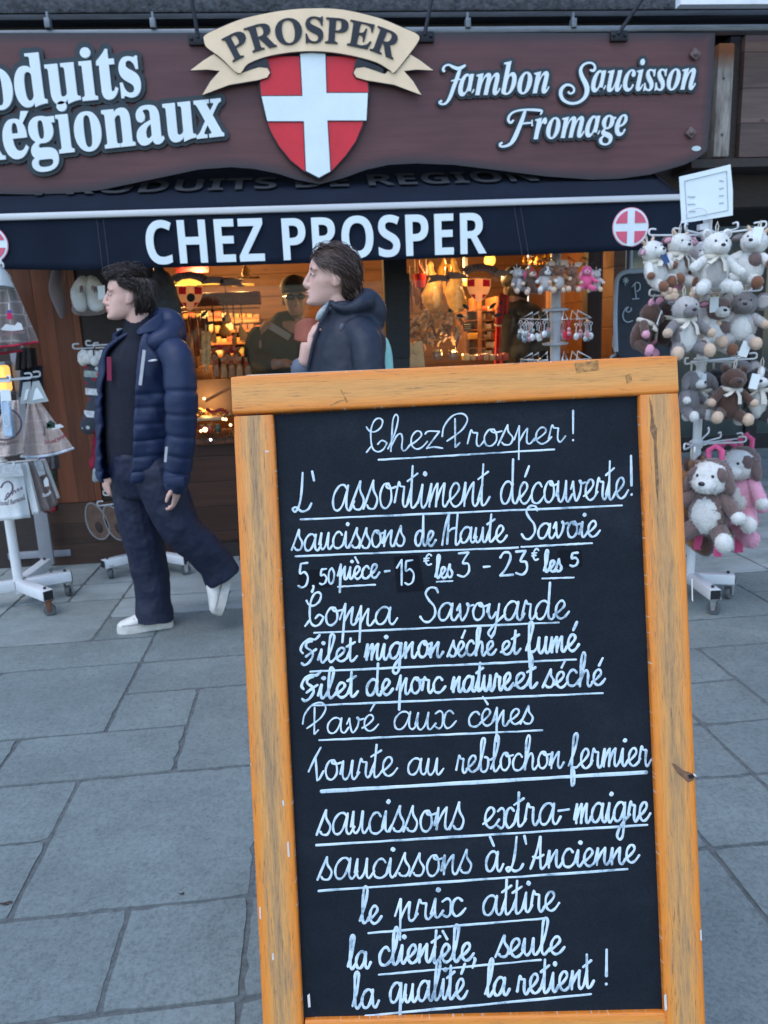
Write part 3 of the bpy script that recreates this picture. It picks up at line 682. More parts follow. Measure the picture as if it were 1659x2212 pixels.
def rail(name, a, b, hw, dep, w0, wear, par=board, e0=.5, lab=None):
    """bar on the board plane from a to b (u, v), half width hw, front face at w0, rounded long edges"""
    a, b = V((*a, 0)), V((*b, 0)); d = (b-a); L = d.length; d = d/L; s = V((-d.y, d.x, 0)); r = .005
    prof = [(-hw, w0-dep), (-hw, w0-r)]+[(-hw+r-r*cos(t*pi/8), w0-r+r*sin(t*pi/8)) for t in range(1, 5)]+[(-hw*.6, w0), (-hw*.3, w0), (0, w0), (hw*.3, w0), (hw*.6, w0)]+[(hw-r+r*sin(t*pi/8), w0-r+r*cos(t*pi/8)) for t in range(0, 5)]+[(hw, w0-dep)]
    N = 40; k = len(prof); m_ = MB(); A = []
    for i in range(N+1):
        t = i/N; shrink = 1 if 0 < i < N else .97
        for q, wq in prof:
            p = a+d*(L*t)+s*(q*shrink); m_.v.append(B(p.x, p.y, wq-(0 if 0 < i < N else .0015))); A.append((q/hw, t*L*4+e0*7+hash(name) % 1, wear))
    m_.f = [[i*k+j, i*k+j+1, (i+1)*k+j+1, (i+1)*k+j] for i in range(N) for j in range(k-1)]+[[i*k+k-1, i*k, (i+1)*k, (i+1)*k+k-1] for i in range(N)]+[list(range(k)), [N*k+j for j in range(k)][::-1]]
    m_.m = [0]*len(m_.f); o = m_.build(name, mw, par, smooth=50)
    at0 = o.data.attributes.new('rail', 'FLOAT_VECTOR', 'POINT'); at0.data.foreach_set('vector', [x for t_ in A for x in t_])
    if lab: o['label'] = lab
    return o
def mid(p, q): a, b = bp(*p), bp(*q); return ((a[0]+b[0])/2, (a[1]+b[1])/2)
def dst(p, q): a, b = bp(*p), bp(*q); return math.hypot(a[0]-b[0], a[1]-b[1])
def tog(a, b, v): t = (v-a[1])/(b[1]-a[1]); return (a[0]+(b[0]-a[0])*t, v)
rail('top_rail', mid((497, 811), (503, 896)), mid((1463, 767), (1467, 848)), dst((980, 789), (984, 872))/2, .032, .0, .25, e0=.1)
l0, l1 = mid((503, 898), (590, 897)), mid((567, 2212), (655, 2212)); r0, r1 = mid((1382, 853), (1467, 849)), mid((1437, 2212), (1527, 2212))
hwS = dst((546, 1500), (633, 1500))/2
hwL = dst((534, 1540), (622, 1540))/2
rail('stile', l0, tog(l0, l1, VG+.002), hwL, .032, .0, 1.0, e0=.4, lab='left upright, weathered grey in the middle')
rail('stile', r0, tog(r0, r1, VG+.002), hwL, .032, .0, .85, e0=.9, lab='right upright with a rubbed groove near its top')
rail('bottom_rail', mid((656, 2208), (662, 2290)), mid((1441, 2190), (1445, 2272)), dst((980, 2200), (984, 2282))/2, .028, -.003, .8, e0=.7)
# panel
mp_ = mat('black chalk panel', (.012, .014, .017), .75, nz=None, spec=.15); n, l, bs = nodes(mp_); tc = n.new('ShaderNodeTexCoord'); ob = tc.outputs['Object']
s1 = ramp(n, [(.3, (.0072, .0108, .0170)), (.55, (.0105, .0150, .0222)), (.8, (.021, .027, .036))]); l.new(noise(n, l, mapping(n, l, ob, (2, 2, 3)), 3.0, 8, .7), s1.inputs[0])
f1 = ramp(n, [(.4, (.75,)*3), (.7, (1.5,)*3)]); l.new(noise(n, l, ob, 420, 3, .8), f1.inputs[0]); c = mixc(n, l, .8, s1.outputs[0], f1.outputs[0], 'MULTIPLY')
d1 = ramp(n, [(.80, 0.), (.84, 1.)]); l.new(noise(n, l, ob, 130, 2, .6), d1.inputs[0]); c = mixc(n, l, mul(n, l, d1.outputs[0], .25), c, (.25, .27, .3)); l.new(c, bs.inputs['Base Color'])
q = MB(); P = [mid((586, 894), (586, 894)), mid((1386, 850), (1386, 850)), mid((1443, 2195), (1443, 2195)), mid((652, 2212), (652, 2212))]
q.prism([B(u, v, -.012) for u, v in P], Fw*.006); pan = q.build('panel', mp_, board)
q = MB()
mrub = mat('wiped panel patch', (.0058, .0080, .0125), .8, nz=(60, .2), spec=.12)
for pts in [[(641, 1233), (708, 1230), (713, 1270), (646, 1274)], [(850, 1203), (905, 1200), (918, 1278), (858, 1282)], [(1208, 1190), (1260, 1187), (1262, 1225), (1210, 1228)]]:
    q = MB(); q.prism([B(*bp(x, y), -.0117) for x, y in pts], Fw*.0002); q.build('wiped_patch', mrub, pan)
# rear leg frame
top = B(0, bp(980, 792)[1]+.004, -.045)
uL, uR = bp(515, 805)[0], bp(1455, 765)[0]
mrear = mat('pale worn wood', (.62, .47, .32), .6, nz=(5, .25), stretch=(3, 20, 20))
vT = (bp(515, 803)[1]+bp(1455, 762)[1])/2+.002
b = MB(); P0, P1 = B(uL, vT-.03, -.052), B(uR, vT-.03, -.052); b.beam(P0, P1, .032, .062, bev=.006); b.build('rear_rail', mrear, board)
for u in (uL+.035, uR-.035):
    a = B(u, vT-.065, -.056); e_ = V((a.x+.06, a.y+.62, 0)); b = MB(); b.beam(a, e_, .06, .028, bev=.004); b.build('rear_leg', mrear, board)
a, e_ = B(uL+.07, vT-.065, -.05), B(uR-.07, vT-.065, -.05)
b = MB(); dn = V((.05, .5, -1.0)); b.prism([a, e_, e_+dn, a+dn], (0, .01, .002)); b.build('rear_panel', M_black, board)

# marks on the wood: gouge, rubbed groove, scratches, paint chips
def mark(nm, pts, m, w_=.0008): q = MB(); q.prism([B(*bp(x, y), w_) for x, y in pts], Fw*.0006); return q.build(nm, m, board)
M_gouge = mat('bare torn wood', (.16, .085, .05), .8, nz=(120, .5)); M_hole = mat('dark hole', (.02, .012, .012), .9); M_chip = mat('white paint chip', (.62, .58, .56), .7, nz=(80, .15)); M_rub = mat('rubbed brown groove', (.22, .12, .055), .7, nz=(150, .5))
mark('gouge', [(1450, 1648), (1458, 1650), (1476, 1664), (1494, 1670), (1501, 1676), (1499, 1684), (1486, 1690), (1478, 1682), (1462, 1668)], M_gouge); mark('gouge', [(1486, 1674), (1494, 1672), (1500, 1677), (1496, 1681), (1488, 1681)], M_hole, .0014); mark('paint_chip', [(1496, 1670), (1502, 1672), (1504, 1677), (1499, 1676)], M_chip, .0014)
mark('rubbed_groove', [(1403, 858), (1409, 880), (1413, 915), (1419, 925), (1418, 960), (1423, 1040), (1421, 1085), (1417, 1060), (1414, 1000), (1412, 950), (1404, 930), (1406, 900)], M_rub, .0004)
for P in ([(573, 973), (581, 974), (581, 977), (573, 977)], [(609, 1730), (613, 1728), (615, 1740), (611, 1742)], [(588, 2060), (591, 2058), (592, 2072), (588, 2074)], [(1512, 2010), (1515, 2008), (1516, 2032), (1513, 2030)], [(664, 2150), (669, 2146), (671, 2175), (666, 2176)], [(1434, 2150), (1439, 2146), (1441, 2180), (1436, 2184)], [(620, 1820), (624, 1817), (626, 1850), (622, 1852)], [(560, 1960), (563, 1958), (564, 1985), (561, 1985)], [(1493, 1250), (1496, 1250), (1497, 1300), (1494, 1296)]): mark('paint_chip', P, M_chip, .0006)
for P in ([(735, 842), (737, 841), (752, 868), (748, 870)], [(712, 875), (735, 864), (752, 862), (736, 867), (714, 878)], [(1240, 785), (1292, 778), (1294, 800), (1245, 806)], [(1350, 812), (1362, 806), (1366, 822), (1354, 830)]): mark('scuff', P, mat('brown scuff', (.40, .19, .055), .6, nz=(140, .6)), .0003)
# ---- handwriting: single-stroke school cursive
AB = ".78,.80 .62,1 .38,.98 .16,.7 .10,.35 .2,.05 .42,.02 .62,.3 .80,.92;"
GL = {
'a': (1.02, AB+".80,1 .76,.4 .80,.08 .96,.0 1.16,.35"), 'b': (.86, "0,.15 .26,1 .42,1.85 .34,2.1 .22,1.9 .18,1 .2,.2 .34,0 .56,.1 .66,.5 .6,.85 .42,.9;.6,.85 .75,.72 .95,.8"),
'c': (.72, ".66,.8 .5,1 .28,.92 .1,.55 .16,.12 .4,0 .62,.1 .86,.4"), 'd': (1.04, AB+".82,2.05 .77,.6 .80,.1 .98,0 1.18,.35"),
'e': (.70, "0,.2 .3,.42 .55,.74 .5,.98 .32,1 .14,.7 .14,.25 .34,0 .58,.08 .82,.4"), 'f': (.66, "0,.2 .3,1 .48,1.8 .4,2.1 .26,1.9 .21,1 .2,-.4 .24,-.95 .38,-.8 .35,-.2 .24,.1;.24,.1 .5,.1 .78,.4"),
'g': (1.0, AB+".80,1 .76,0 .7,-.8 .5,-1 .34,-.75 .6,-.2 1.14,.35"), 'h': (.86, "0,.15 .28,1 .42,1.85 .32,2.1 .2,1.8 .16,.9 .13,0;.15,.3 .36,.85 .54,.98 .62,.7 .6,.15 .74,0 .98,.35"),
'i': (.44, "0,.2 .2,1;.2,1 .17,.2 .3,0 .52,.35;.24,1.42 .3,1.52 .38,1.46 .32,1.38 .26,1.44"), 'l': (.50, "0,.15 .3,1 .45,1.85 .34,2.1 .22,1.85 .17,1 .17,.2 .32,0 .58,.35"),
'm': (1.04, "0,.2 .15,1;.16,1 .12,0;.13,.2 .3,.72 .46,1;.47,1 .44,0;.45,.2 .62,.72 .79,1;.81,1 .77,.2 .9,0 1.12,.35"), 'n': (.80, "0,.2 .15,1;.16,1 .12,0;.13,.25 .36,.72 .56,1;.57,1 .53,.2 .68,0 .9,.35"),
'o': (.80, ".55,.98 .3,.95 .12,.55 .2,.1 .44,0 .66,.3 .64,.75 .5,.98 .42,.88 .58,.78 .9,.85"), 'p': (.84, "0,.3 .24,1.2;.24,1.2 .2,-1;.21,.1 .42,.66 .6,1;.61,1 .57,.15 .72,0 .94,.35"),
'q': (1.0, AB+".80,1 .76,-.95;.78,-.1 1.14,.35"), 'r': (.64, "0,.2 .15,1.05 .24,.9 .44,.86;.44,.86 .41,.2 .54,0 .76,.35"),
's': (.66, "-.05,0 .40,1.2;.40,1.2 .42,.8 .62,.4 .5,.03 .24,.02 .13,.17"), 't': (.52, "0,.2 .22,.9;.25,1.75 .19,.2 .34,0 .6,.35;.0,1.1 .5,1.42"),
'u': (.84, "0,.3 .13,1;.13,1 .11,.25 .26,0 .46,.3 .58,1;.59,1 .57,.2 .7,0 .94,.35"), 'v': (.76, "0,.6 .14,.98;.14,.98 .2,.3 .32,0 .54,.4 .6,.9 .5,1 .6,.84 .86,.9"),
'x': (.92, ".04,.85 .24,1 .38,.8 .38,.2 .24,0 .04,.15;.86,.82 .68,1 .5,.8 .46,.3 .6,0 .8,.1 1.0,.4"), 'y': (.82, "0,.5 .1,1;.12,1 .1,.4 .28,.1 .5,.5;.62,1 .55,0 .47,-.8 .3,-1 .16,-.75 .5,-.2 .98,.35"),
'z': (.72, "0,.85 .15,1 .62,.95;.62,.95 .08,.02;.08,.02 .4,.08 .78,-.02"),
'C': (.86, "-.08,1.58 .06,1.32 .30,1.25 .55,1.5 .62,1.88 .48,2.06 .28,1.95 .14,1.5 .12,.9 .2,.25 .42,0 .66,.12 .82,.5;-.06,.0 .13,.34;.42,.46 .6,.68 .82,.52"),
'P': (1.0, "-.14,.72 -.06,1.35 .3,1.95 .75,2.06 .98,1.7 .8,1.15 .45,.75 .08,.42;.42,1.78 .44,.9 .46,.02;.48,.02 .66,.28"),
'L': (.92, ".5,2.05 .42,1 .3,.35 .1,.0 -.02,.15 .14,.24 .42,.0 .72,.08 .9,.4"), 'S': (1.0, ".95,1.75 .82,2.02 .5,2.05 .3,1.72 .5,1.3 .8,.9 .86,.4 .6,0 .3,.02 .08,.32"),
'H': (1.12, "0,.0 .12,.9 .36,1.9;.40,1.95 .32,.05;.34,.75 .6,.95 .88,1.0;.95,1.9 .88,.2 1.02,0 1.24,.35"), 'F': (.84, ".02,.78 -.10,1.05 .06,1.5 .42,1.76 .74,1.72 1.0,2.02;.56,1.62 .26,1.5 .22,1.2 .5,.9 .58,.55 .36,.1 .1,-.06 -.06,.1;.18,.52 .5,.8 .8,1.02"),
'T': (.62, "-.12,.5 .16,1.15 .48,1.78;.22,1.32 .26,.7 .3,.0;.3,.0 .42,.1 .62,.5"), 'A': (.92, "0,0 .3,.9 .52,1.85;.52,1.85 .55,.2 .7,0 .94,.35;.12,.7 .4,.62 .72,.78"),
'1': (.56, "0,1.3 .36,1.9;.36,1.9 .34,0"), '2': (.82, "0,1.5 .2,1.9 .5,1.85 .56,1.4 .32,.6 0,.02;0,.02 .72,.05"), '3': (.80, ".05,1.88 .6,1.92;.6,1.92 .3,1.12 .6,1 .65,.4 .4,0 .04,.16"),
'5': (.80, ".62,1.9 .15,1.86;.15,1.86 .1,1.1 .4,1.2 .65,.8 .55,.2 .25,0 0,.16"), '0': (.72, ".35,1.9 .1,1.5 .05,.6 .25,0 .5,.3 .58,1.2 .34,1.9"),
'€': (.82, ".7,1.6 .5,1.9 .25,1.5 .2,.6 .4,.05 .72,.2;.02,1.15 .5,1.22;.02,.75 .45,.82"), '!': (.4, ".16,2 .2,.5;.2,.04 .22,.1"), ',': (.4, ".14,.12 .2,0 .06,-.4"), '.': (.3, ".1,.02 .13,.1"),
'-': (.62, "0,.6 .55,.64"), "'": (.36, ".05,2 .14,1.5"), ' ': (.55, "")}
ACC = {'é': ('e', ".42,1.28 .66,1.8"), 'è': ('e', ".16,1.8 .44,1.3"), 'à': ('a', ".3,1.8 .56,1.3")}
hr = random.Random(11)
M_chalk = mat('white paint marker', (.74, .80, .84), .5, nz=None); n, l, bs = nodes(M_chalk); tc = n.new('ShaderNodeTexCoord')
k1 = ramp(n, [(.34, (.22, .31, .38)), (.44, (.50, .63, .71)), (.56, (.62, .74, .81)), (.7, (.70, .80, .85))]); l.new(noise(n, l, tc.outputs['Object'], 30, 5, .72), k1.inputs[0]); l.new(k1.outputs[0], bs.inputs['Base Color'])
zc = [0.0]
def stroke(mb, P, wpx, ends=True, n=7):
    """flattened marker bead along photo points"""
    Q = catmull([V((x, y, 0)) for x, y in P], n) if len(P) > 2 else [V((*P[0], 0)).lerp(V((*P[1], 0)), i/6) for i in range(7)]
    Q2 = [Q[0]]
    for q in Q[1:]:
        if (q-Q2[-1]).length > .6: Q2.append(q)
    if len(Q2) < 2: return
    Q = Q2; N = len(Q); zc[0] = (zc[0]+.000013) % .0005; W = wpx*.84*KB/2; vs = []
    ext = W/KB*.7
    d0 = (Q[1]-Q[0]).normalized(); d1 = (Q[-1]-Q[-2]).normalized(); Q = [Q[0]-d0*ext]+Q+[Q[-1]+d1*ext]; N += 2
    ph = hr.uniform(0, 6)
    for i, q in enumerate(Q):
        d = (Q[min(i+1, N-1)]-Q[max(i-1, 0)]).normalized(); u0, v0 = bp(q.x, q.y); s_ = V((d.y, d.x))   # side vector in board space
        a = bp(q.x-d.y, q.y+d.x); sx_, sy_ = (a[0]-u0), (a[1]-v0); L = math.hypot(sx_, sy_) or 1; sx_, sy_ = sx_/L, sy_/L
        k = W*(1+.14*sin(i*.55+ph)+hr.uniform(-.05, .05)); k *= .35 if i in (0, N-1) else 1
        for t, h in ((-1, 0), (-.72, .8), (0, 1), (.72, .8), (1, 0)): vs.append(B(u0+sx_*k*t, v0+sy_*k*t, -.0118+h*.00028+zc[0]))
    fs = [[i*5+j, i*5+j+1, (i+1)*5+j+1, (i+1)*5+j] for i in range(N-1) for j in range(4)]+[[0, 1, 2, 3, 4], [(N-1)*5+j for j in range(5)][::-1]]
    mb.add(vs, fs)
def parse(s): return [[tuple(map(float, p.split(','))) for p in t.split()] for t in s.split(';') if t.strip()]
def write(mb, text, x0, y0, x1, y1, xh, wpx, tf, slant=.07, asc=1.0):
    """text between photo points on its baseline; tf maps crop units to photo pixels; xh in crop units"""
    (ax, ay), (bx, by) = tf(x0, y0), tf(x1, y1); _, (sx0, _) = None, (tf(1, 0)[0]-tf(0, 0)[0], 0); H = xh*sx0
    tot = 0; items = []
    for ch in text:
        base, acc = ACC.get(ch, (ch, None)); wd, st = GL[base]; wd *= hr.uniform(.96, 1.04); items.append((tot, st, acc)); tot += wd
    d = V((bx-ax, by-ay)); kx = d.length/tot; d.normalize(); n_ = V((d.y, -d.x))
    for off, st, acc in items:
        jy = hr.uniform(-.03, .05); js = hr.uniform(.94, 1.05); sl_ = slant+hr.uniform(-.03, .03)
        for s in parse(st)+(parse(acc) if acc else []):
            P = []
            for x, y in s:
                yy = (1+(y-1)*asc if y > 1 else y)*js+jy; X = (off+x)*kx+sl_*yy*H; p = V((ax, ay))+d*X+n_*(yy*H); P.append((p.x, p.y))
            stroke(mb, P, wpx)
def rule(mb, x0, y0, x1, y1, w_, tf):
    a, b = V((*tf(x0, y0), 0)), V((*tf(x1, y1), 0)); n_ = 26; P = []
    for i in range(n_+1): q = a.lerp(b, i/n_); P.append((q.x, q.y+hr.uniform(-.4, .4)))
    stroke(mb, P, w_, n=1)
T3 = lambda x, y: (470.05+x*.6333, 746.6+y*.6333)
T4 = lambda x, y: (470.05+x*.65, 1244.3+y*.65)
T5 = lambda x, y: (470.05+x*.65, 1686.7+y*.65)
LINES = [
 (T3, [("Chez", 512, 363, 765, 348, 58, 4.2), ("Prosper", 778, 350, 1185, 328, 56, 4.2), ("!", 1208, 326, 1228, 325, 52, 5)], [(548, 388, 1155, 352, 4.5)]),
 (T3, [("L'", 255, 566, 345, 560, 68, 5.5), ("assortiment", 383, 562, 925, 543, 82, 5.2), ("découverte", 965, 543, 1402, 520, 72, 5.2), ("!", 1408, 512, 1432, 510, 72, 6)], [(280, 593, 1388, 545, 5)]),
 (T3, [("saucissons", 252, 702, 640, 684, 58, 5.4), ("de", 672, 686, 742, 682, 52, 6), ("Haute", 768, 680, 985, 668, 54, 5.4), ("Savoie", 1036, 663, 1305, 652, 52, 5.6)], [(262, 720, 1030, 690, 5), (1040, 688, 1285, 675, 5)]),
 (T3, [("5", 272, 830, 312, 828, 44, 5.6), (",", 318, 826, 332, 826, 40, 6), ("50", 345, 818, 400, 815, 28, 5.4), ("pièce", 408, 802, 546, 795, 44, 6.4), ("-", 570, 792, 590, 791, 30, 6), ("15", 612, 820, 680, 814, 44, 5.2), ("€", 704, 752, 736, 750, 20, 4.8), ("les", 744, 797, 805, 792, 38, 6.4), ("3", 818, 792, 868, 789, 42, 5.4), ("-", 910, 775, 935, 774, 30, 5.4), ("23", 968, 788, 1070, 782, 44, 5.6), ("€", 1075, 735, 1103, 734, 20, 5), ("les", 1118, 775, 1180, 770, 36, 6.4), ("5", 1208, 755, 1240, 754, 25, 5.4)], [(408, 825, 538, 818, 4.5), (748, 808, 805, 805, 4), (1112, 797, 1222, 793, 4.5)]),
 (T4, [("Coppa", 292, 172, 590, 164, 58, 5.6), ("Savoyarde", 668, 155, 1165, 145, 58, 5.8)], [(318, 193, 1140, 158, 5)]),
 (T4, [("Filet", 280, 298, 458, 286, 46, 6.4), ("mignon", 488, 284, 745, 272, 52, 6.6), ("séché", 768, 272, 925, 266, 46, 6.4), ("et", 945, 266, 1008, 262, 44, 6.4), ("fumé", 1030, 264, 1200, 252, 52, 6.6)], [(305, 323, 1198, 282, 5.4)]),
 (T4, [("Filet", 282, 418, 462, 406, 46, 7), ("de", 490, 404, 578, 400, 50, 7), ("porc", 595, 400, 752, 392, 52, 7), ("nature", 780, 392, 980, 382, 52, 7), ("et", 990, 382, 1062, 378, 48, 6.6), ("séché", 1088, 378, 1288, 368, 52, 6.8)], [(310, 437, 1288, 395, 5.2)]),
 (T4, [("Pavé", 288, 535, 528, 522, 52, 4.6), ("aux", 580, 520, 790, 512, 56, 5), ("cèpes", 832, 510, 1055, 498, 52, 5.2)], [(335, 553, 1085, 520, 5)]),
 (T4, [("Tourte", 308, 690, 590, 674, 62, 5.2), ("au", 628, 672, 745, 666, 56, 5.6), ("reblochon", 795, 664, 1150, 646, 56, 5.2), ("fermier", 1172, 650, 1442, 638, 60, 6.2)], [(342, 725, 1435, 660, 9)]),
 (T5, [("saucissons", 330, 192, 822, 172, 72, 6.2), ("extra-", 885, 170, 1178, 152, 68, 6.2), ("maigre", 1192, 152, 1440, 142, 62, 6.4)], [(325, 225, 1437, 157, 6)]),
 (T5, [("saucissons", 333, 344, 848, 320, 66, 6.2), ("à", 890, 316, 948, 313, 62, 6.4), ("L'Ancienne", 965, 312, 1402, 284, 58, 6.6)], [(333, 378, 1370, 305, 6)]),
 (T5, [("le", 472, 490, 538, 484, 56, 6.8), ("prix", 590, 480, 820, 464, 62, 7), ("attire", 880, 460, 1135, 444, 64, 6.2)], [(500, 520, 1095, 470, 5.5)]),
 (T5, [("la", 432, 640, 502, 636, 56, 7), ("clientèle,", 532, 628, 870, 610, 60, 7.2), ("seule", 930, 602, 1152, 590, 58, 6.8)], [(535, 660, 1080, 610, 5.2)]),
 (T5, [("la", 448, 774, 528, 766, 60, 6.6), ("qualité", 568, 756, 828, 738, 64, 7.2), ("la", 892, 732, 965, 728, 58, 7), ("retient", 1000, 728, 1255, 704, 62, 7), ("!", 1285, 695, 1312, 694, 58, 7.5)], [(490, 798, 1248, 725, 6.4)])]
for tf, words_, rules in LINES:
    q = MB()
    for (t, x0, y0, x1, y1, xh, wp) in words_: write(q, t, x0, y0, x1, y1, xh, wp*hr.uniform(.9, 1.08), tf)
    for (x0, y0, x1, y1, wp) in rules: rule(q, x0, y0, x1, y1, wp, tf)
    q.build('handwritten_line', M_chalk, board, smooth=60, fix=False)
# ================================================================== PEOPLE
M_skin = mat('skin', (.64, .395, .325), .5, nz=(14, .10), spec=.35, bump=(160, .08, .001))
M_lip = mat('lips', (.42, .17, .16), .45, nz=(30, .1))
M_hair = mat('dark brown hair', (.030, .020, .017), .42, nz=(40, .5), spec=.45)
M_hair2 = mat('brown hair', (.060, .034, .026), .42, nz=(40, .5), spec=.5)
M_puff = mat('navy quilted nylon', (.0075, .0175, .058), .5, nz=(7, .15), spec=.4, bump=(55, .22, .006))
M_knit = mat('dark navy knit', (.011, .013, .024), .9, nz=(40, .3), bump=(260, .5, .003))
M_trou = mat('navy ski trouser cloth', (.0055, .0095, .031), .6, nz=(6, .2), bump=(26, .3, .012))
M_shoe = mat('off white trainer leather', (.68, .66, .62), .55, nz=(14, .12))
M_sole = mat('worn white sole', (.56, .54, .50), .6, nz=(22, .22))
M_shell = mat('navy rain shell', (.013, .018, .034), .55, nz=(6, .16), bump=(24, .3, .012), spec=.4)
M_eye = mat('eye white', (.7, .68, .66), .25, nz=None); M_pupil = mat('dark iris', (.02, .014, .01), .2, nz=None)
for m_ in (M_hair, M_hair2):
    n, l, bs = nodes(m_); gi = n.new('ShaderNodeNewGeometry'); c0 = V((.030, .020, .017)) if m_ is M_hair else V((.062, .036, .027)); rp = ramp(n, [(0, c0*.65), (.6, c0), (1, c0*1.5)]); l.new(gi.outputs['Random Per Island'], rp.inputs[0]); l.new(rp.outputs[0], bs.inputs['Base Color'])
def wrinkle(o, size, amt, z=1.0):
    t = bpy.data.textures.new('fold noise', 'CLOUDS'); t.noise_scale = size; t.noise_depth = 2
    k = o.modifiers.new('folds', 'DISPLACE'); k.texture = t; k.texture_coords = 'LOCAL'; k.strength = amt; k.mid_level = .5
    return o
def limb(mb, pts, n=16, sq=1.0, dens=5, flat=False):
    P = []; R = []
    raw = [V((x, y, r)) for x, y, Y, r in pts]; Ys = [p[2] for p in pts]
    Q = catmull(raw, dens) if len(raw) > 2 else [raw[0].lerp(raw[1], i/5) for i in range(6)]
    YQ = catmull([V((Y, 0, 0)) for Y in Ys], dens) if len(raw) > 2 else [V((Ys[0]+(Ys[1]-Ys[0])*i/5, 0, 0)) for i in range(6)]
    for q, yq in zip(Q, YQ): P.append(at(q.x, q.y, yq.x)); R.append(max(q.z, 2)*mpp(yq.x, q.x, q.y))
    d0 = (P[0]-P[1]).normalized(); d1 = (P[-1]-P[-2]).normalized(); a, b = P[0], P[-1]; ra, rb = R[0], R[-1]
    P = [a+d0*ra*.9, a+d0*ra*.6]+P+([] if flat else [b+d1*rb*.6, b+d1*rb*.9]); R = [ra*.2, ra*.75]+R+([] if flat else [rb*.75, rb*.2])
    mb.tube(P, R, n, sq=sq); return P, R
HEADR = [(.0, .078, .042, .018), (.05, .094, .012, .036), (.12, .094, -.03, .048), (.20, .091, -.052, .056), (.30, .090, -.066, .062), (.42, .087, -.084, .069), (.52, .080, -.098, .072), (.60, .088, -.104, .073), (.68, .089, -.106, .074), (.78, .082, -.102, .073), (.88, .064, -.086, .064), (.95, .036, -.058, .044), (1.0, -.005, -.022, .008)]
def headmesh(mb, M, sc_=1.0, jaw=1.0, mouth=.006):
    H = .225; ring = []
    for t, fx, bx_, wd in HEADR:
        c = (fx+bx_)/2; a = (fx-bx_)/2; wd = wd*(jaw if t < .35 else 1)
        ring.append([M @ V(((c+a*math.copysign(abs(cos(q))**.85, cos(q)))*sc_, wd*math.copysign(abs(sin(q))**.9, sin(q))*sc_, t*H*sc_)) for q in [2*pi*k/24 for k in range(24)]])
    vs = [p for r_ in ring for p in r_]; N = len(ring)
    mb.add(vs, [[i*24+k, i*24+(k+1) % 24, (i+1)*24+(k+1) % 24, (i+1)*24+k] for i in range(N-1) for k in range(24)]+[list(range(24))[::-1], [(N-1)*24+k for k in range(24)]])
    P = lambda x, y, t: M @ V((x*sc_, y*sc_, t*H*sc_))
    mb.tube([P(.078, 0, .62), P(.090, 0, .52), P(.102, 0, .42), P(.1065, 0, .37), P(.098, 0, .33), P(.086, 0, .31)], [.010*sc_, .009*sc_, .0105*sc_, .012*sc_, .011*sc_, .007*sc_], 10)
    for s in (-1, 1):
        mb.ell(P(.095, .0095*s, .34), (.0095*sc_,)*3, nu=10, nv=6)
        mb.ell(P(.070, .034*s, .615), (.016*sc_, .024*sc_, .009*sc_), R=M.to_3x3(), nu=12, nv=8)
        Re = M.to_3x3() @ MX.Rotation(.25*s, 3, 'Z') @ MX.Rotation(-.2, 3, 'Y')
        mb.ell(P(-.012, .076*s, .46), (.019*sc_, .008*sc_, .032*sc_), R=Re, nu=12, nv=8); mb.ell(P(-.002, .073*s, .36), (.010*sc_, .007*sc_, .012*sc_), R=Re, nu=10, nv=6)
    mb.ell(P(.097, 0, .232), (.009*sc_, .021*sc_, .0065*sc_), R=M.to_3x3(), nu=12, nv=6)
    mb.ell(P(.092, 0, .185-mouth), (.0095*sc_, .019*sc_, .007*sc_), R=M.to_3x3(), nu=12, nv=6)
    mb.ell(P(.087, 0, .07), (.015*sc_, .018*sc_, .015*sc_), nu=12, nv=8)
    return P
def face_parts(par, P, M, s_=1.0, brow=M_hair):
    for s in (-1, 1):
        q = MB(); q.ell(P(.0785, .032*s, .525), (.0085*s_, .011*s_, .0055*s_), R=M.to_3x3(), nu=12, nv=8); e = q.build('eye', M_eye, par)
        q = MB(); q.ell(P(.0865, .033*s, .525), (.003*s_, .0055*s_, .0052*s_), R=M.to_3x3(), nu=10, nv=6); q.build('iris', M_pupil, e)
        q = MB(); q.tube([P(.083, .013*s, .610), P(.0862, .032*s, .630), P(.074, .052*s, .612)], [.0024*s_, .0034*s_, .0016*s_], 6); q.build('eyebrow', brow, par)
        q = MB(); q.tube([P(.087, .020*s, .530), P(.0885, .033*s, .563), P(.076, .046*s, .528)], [.0025*s_, .003*s_, .002*s_], 6); q.build('eyelid', M_skin, par)
    q = MB(); q.ell(P(.1005, 0, .232), (.0055*s_, .019*s_, .0052*s_), R=M.to_3x3(), nu=12, nv=6); q.ell(P(.0975, 0, .178), (.0055*s_, .017*s_, .0062*s_), R=M.to_3x3(), nu=12, nv=6); q.build('lips', M_lip, par)
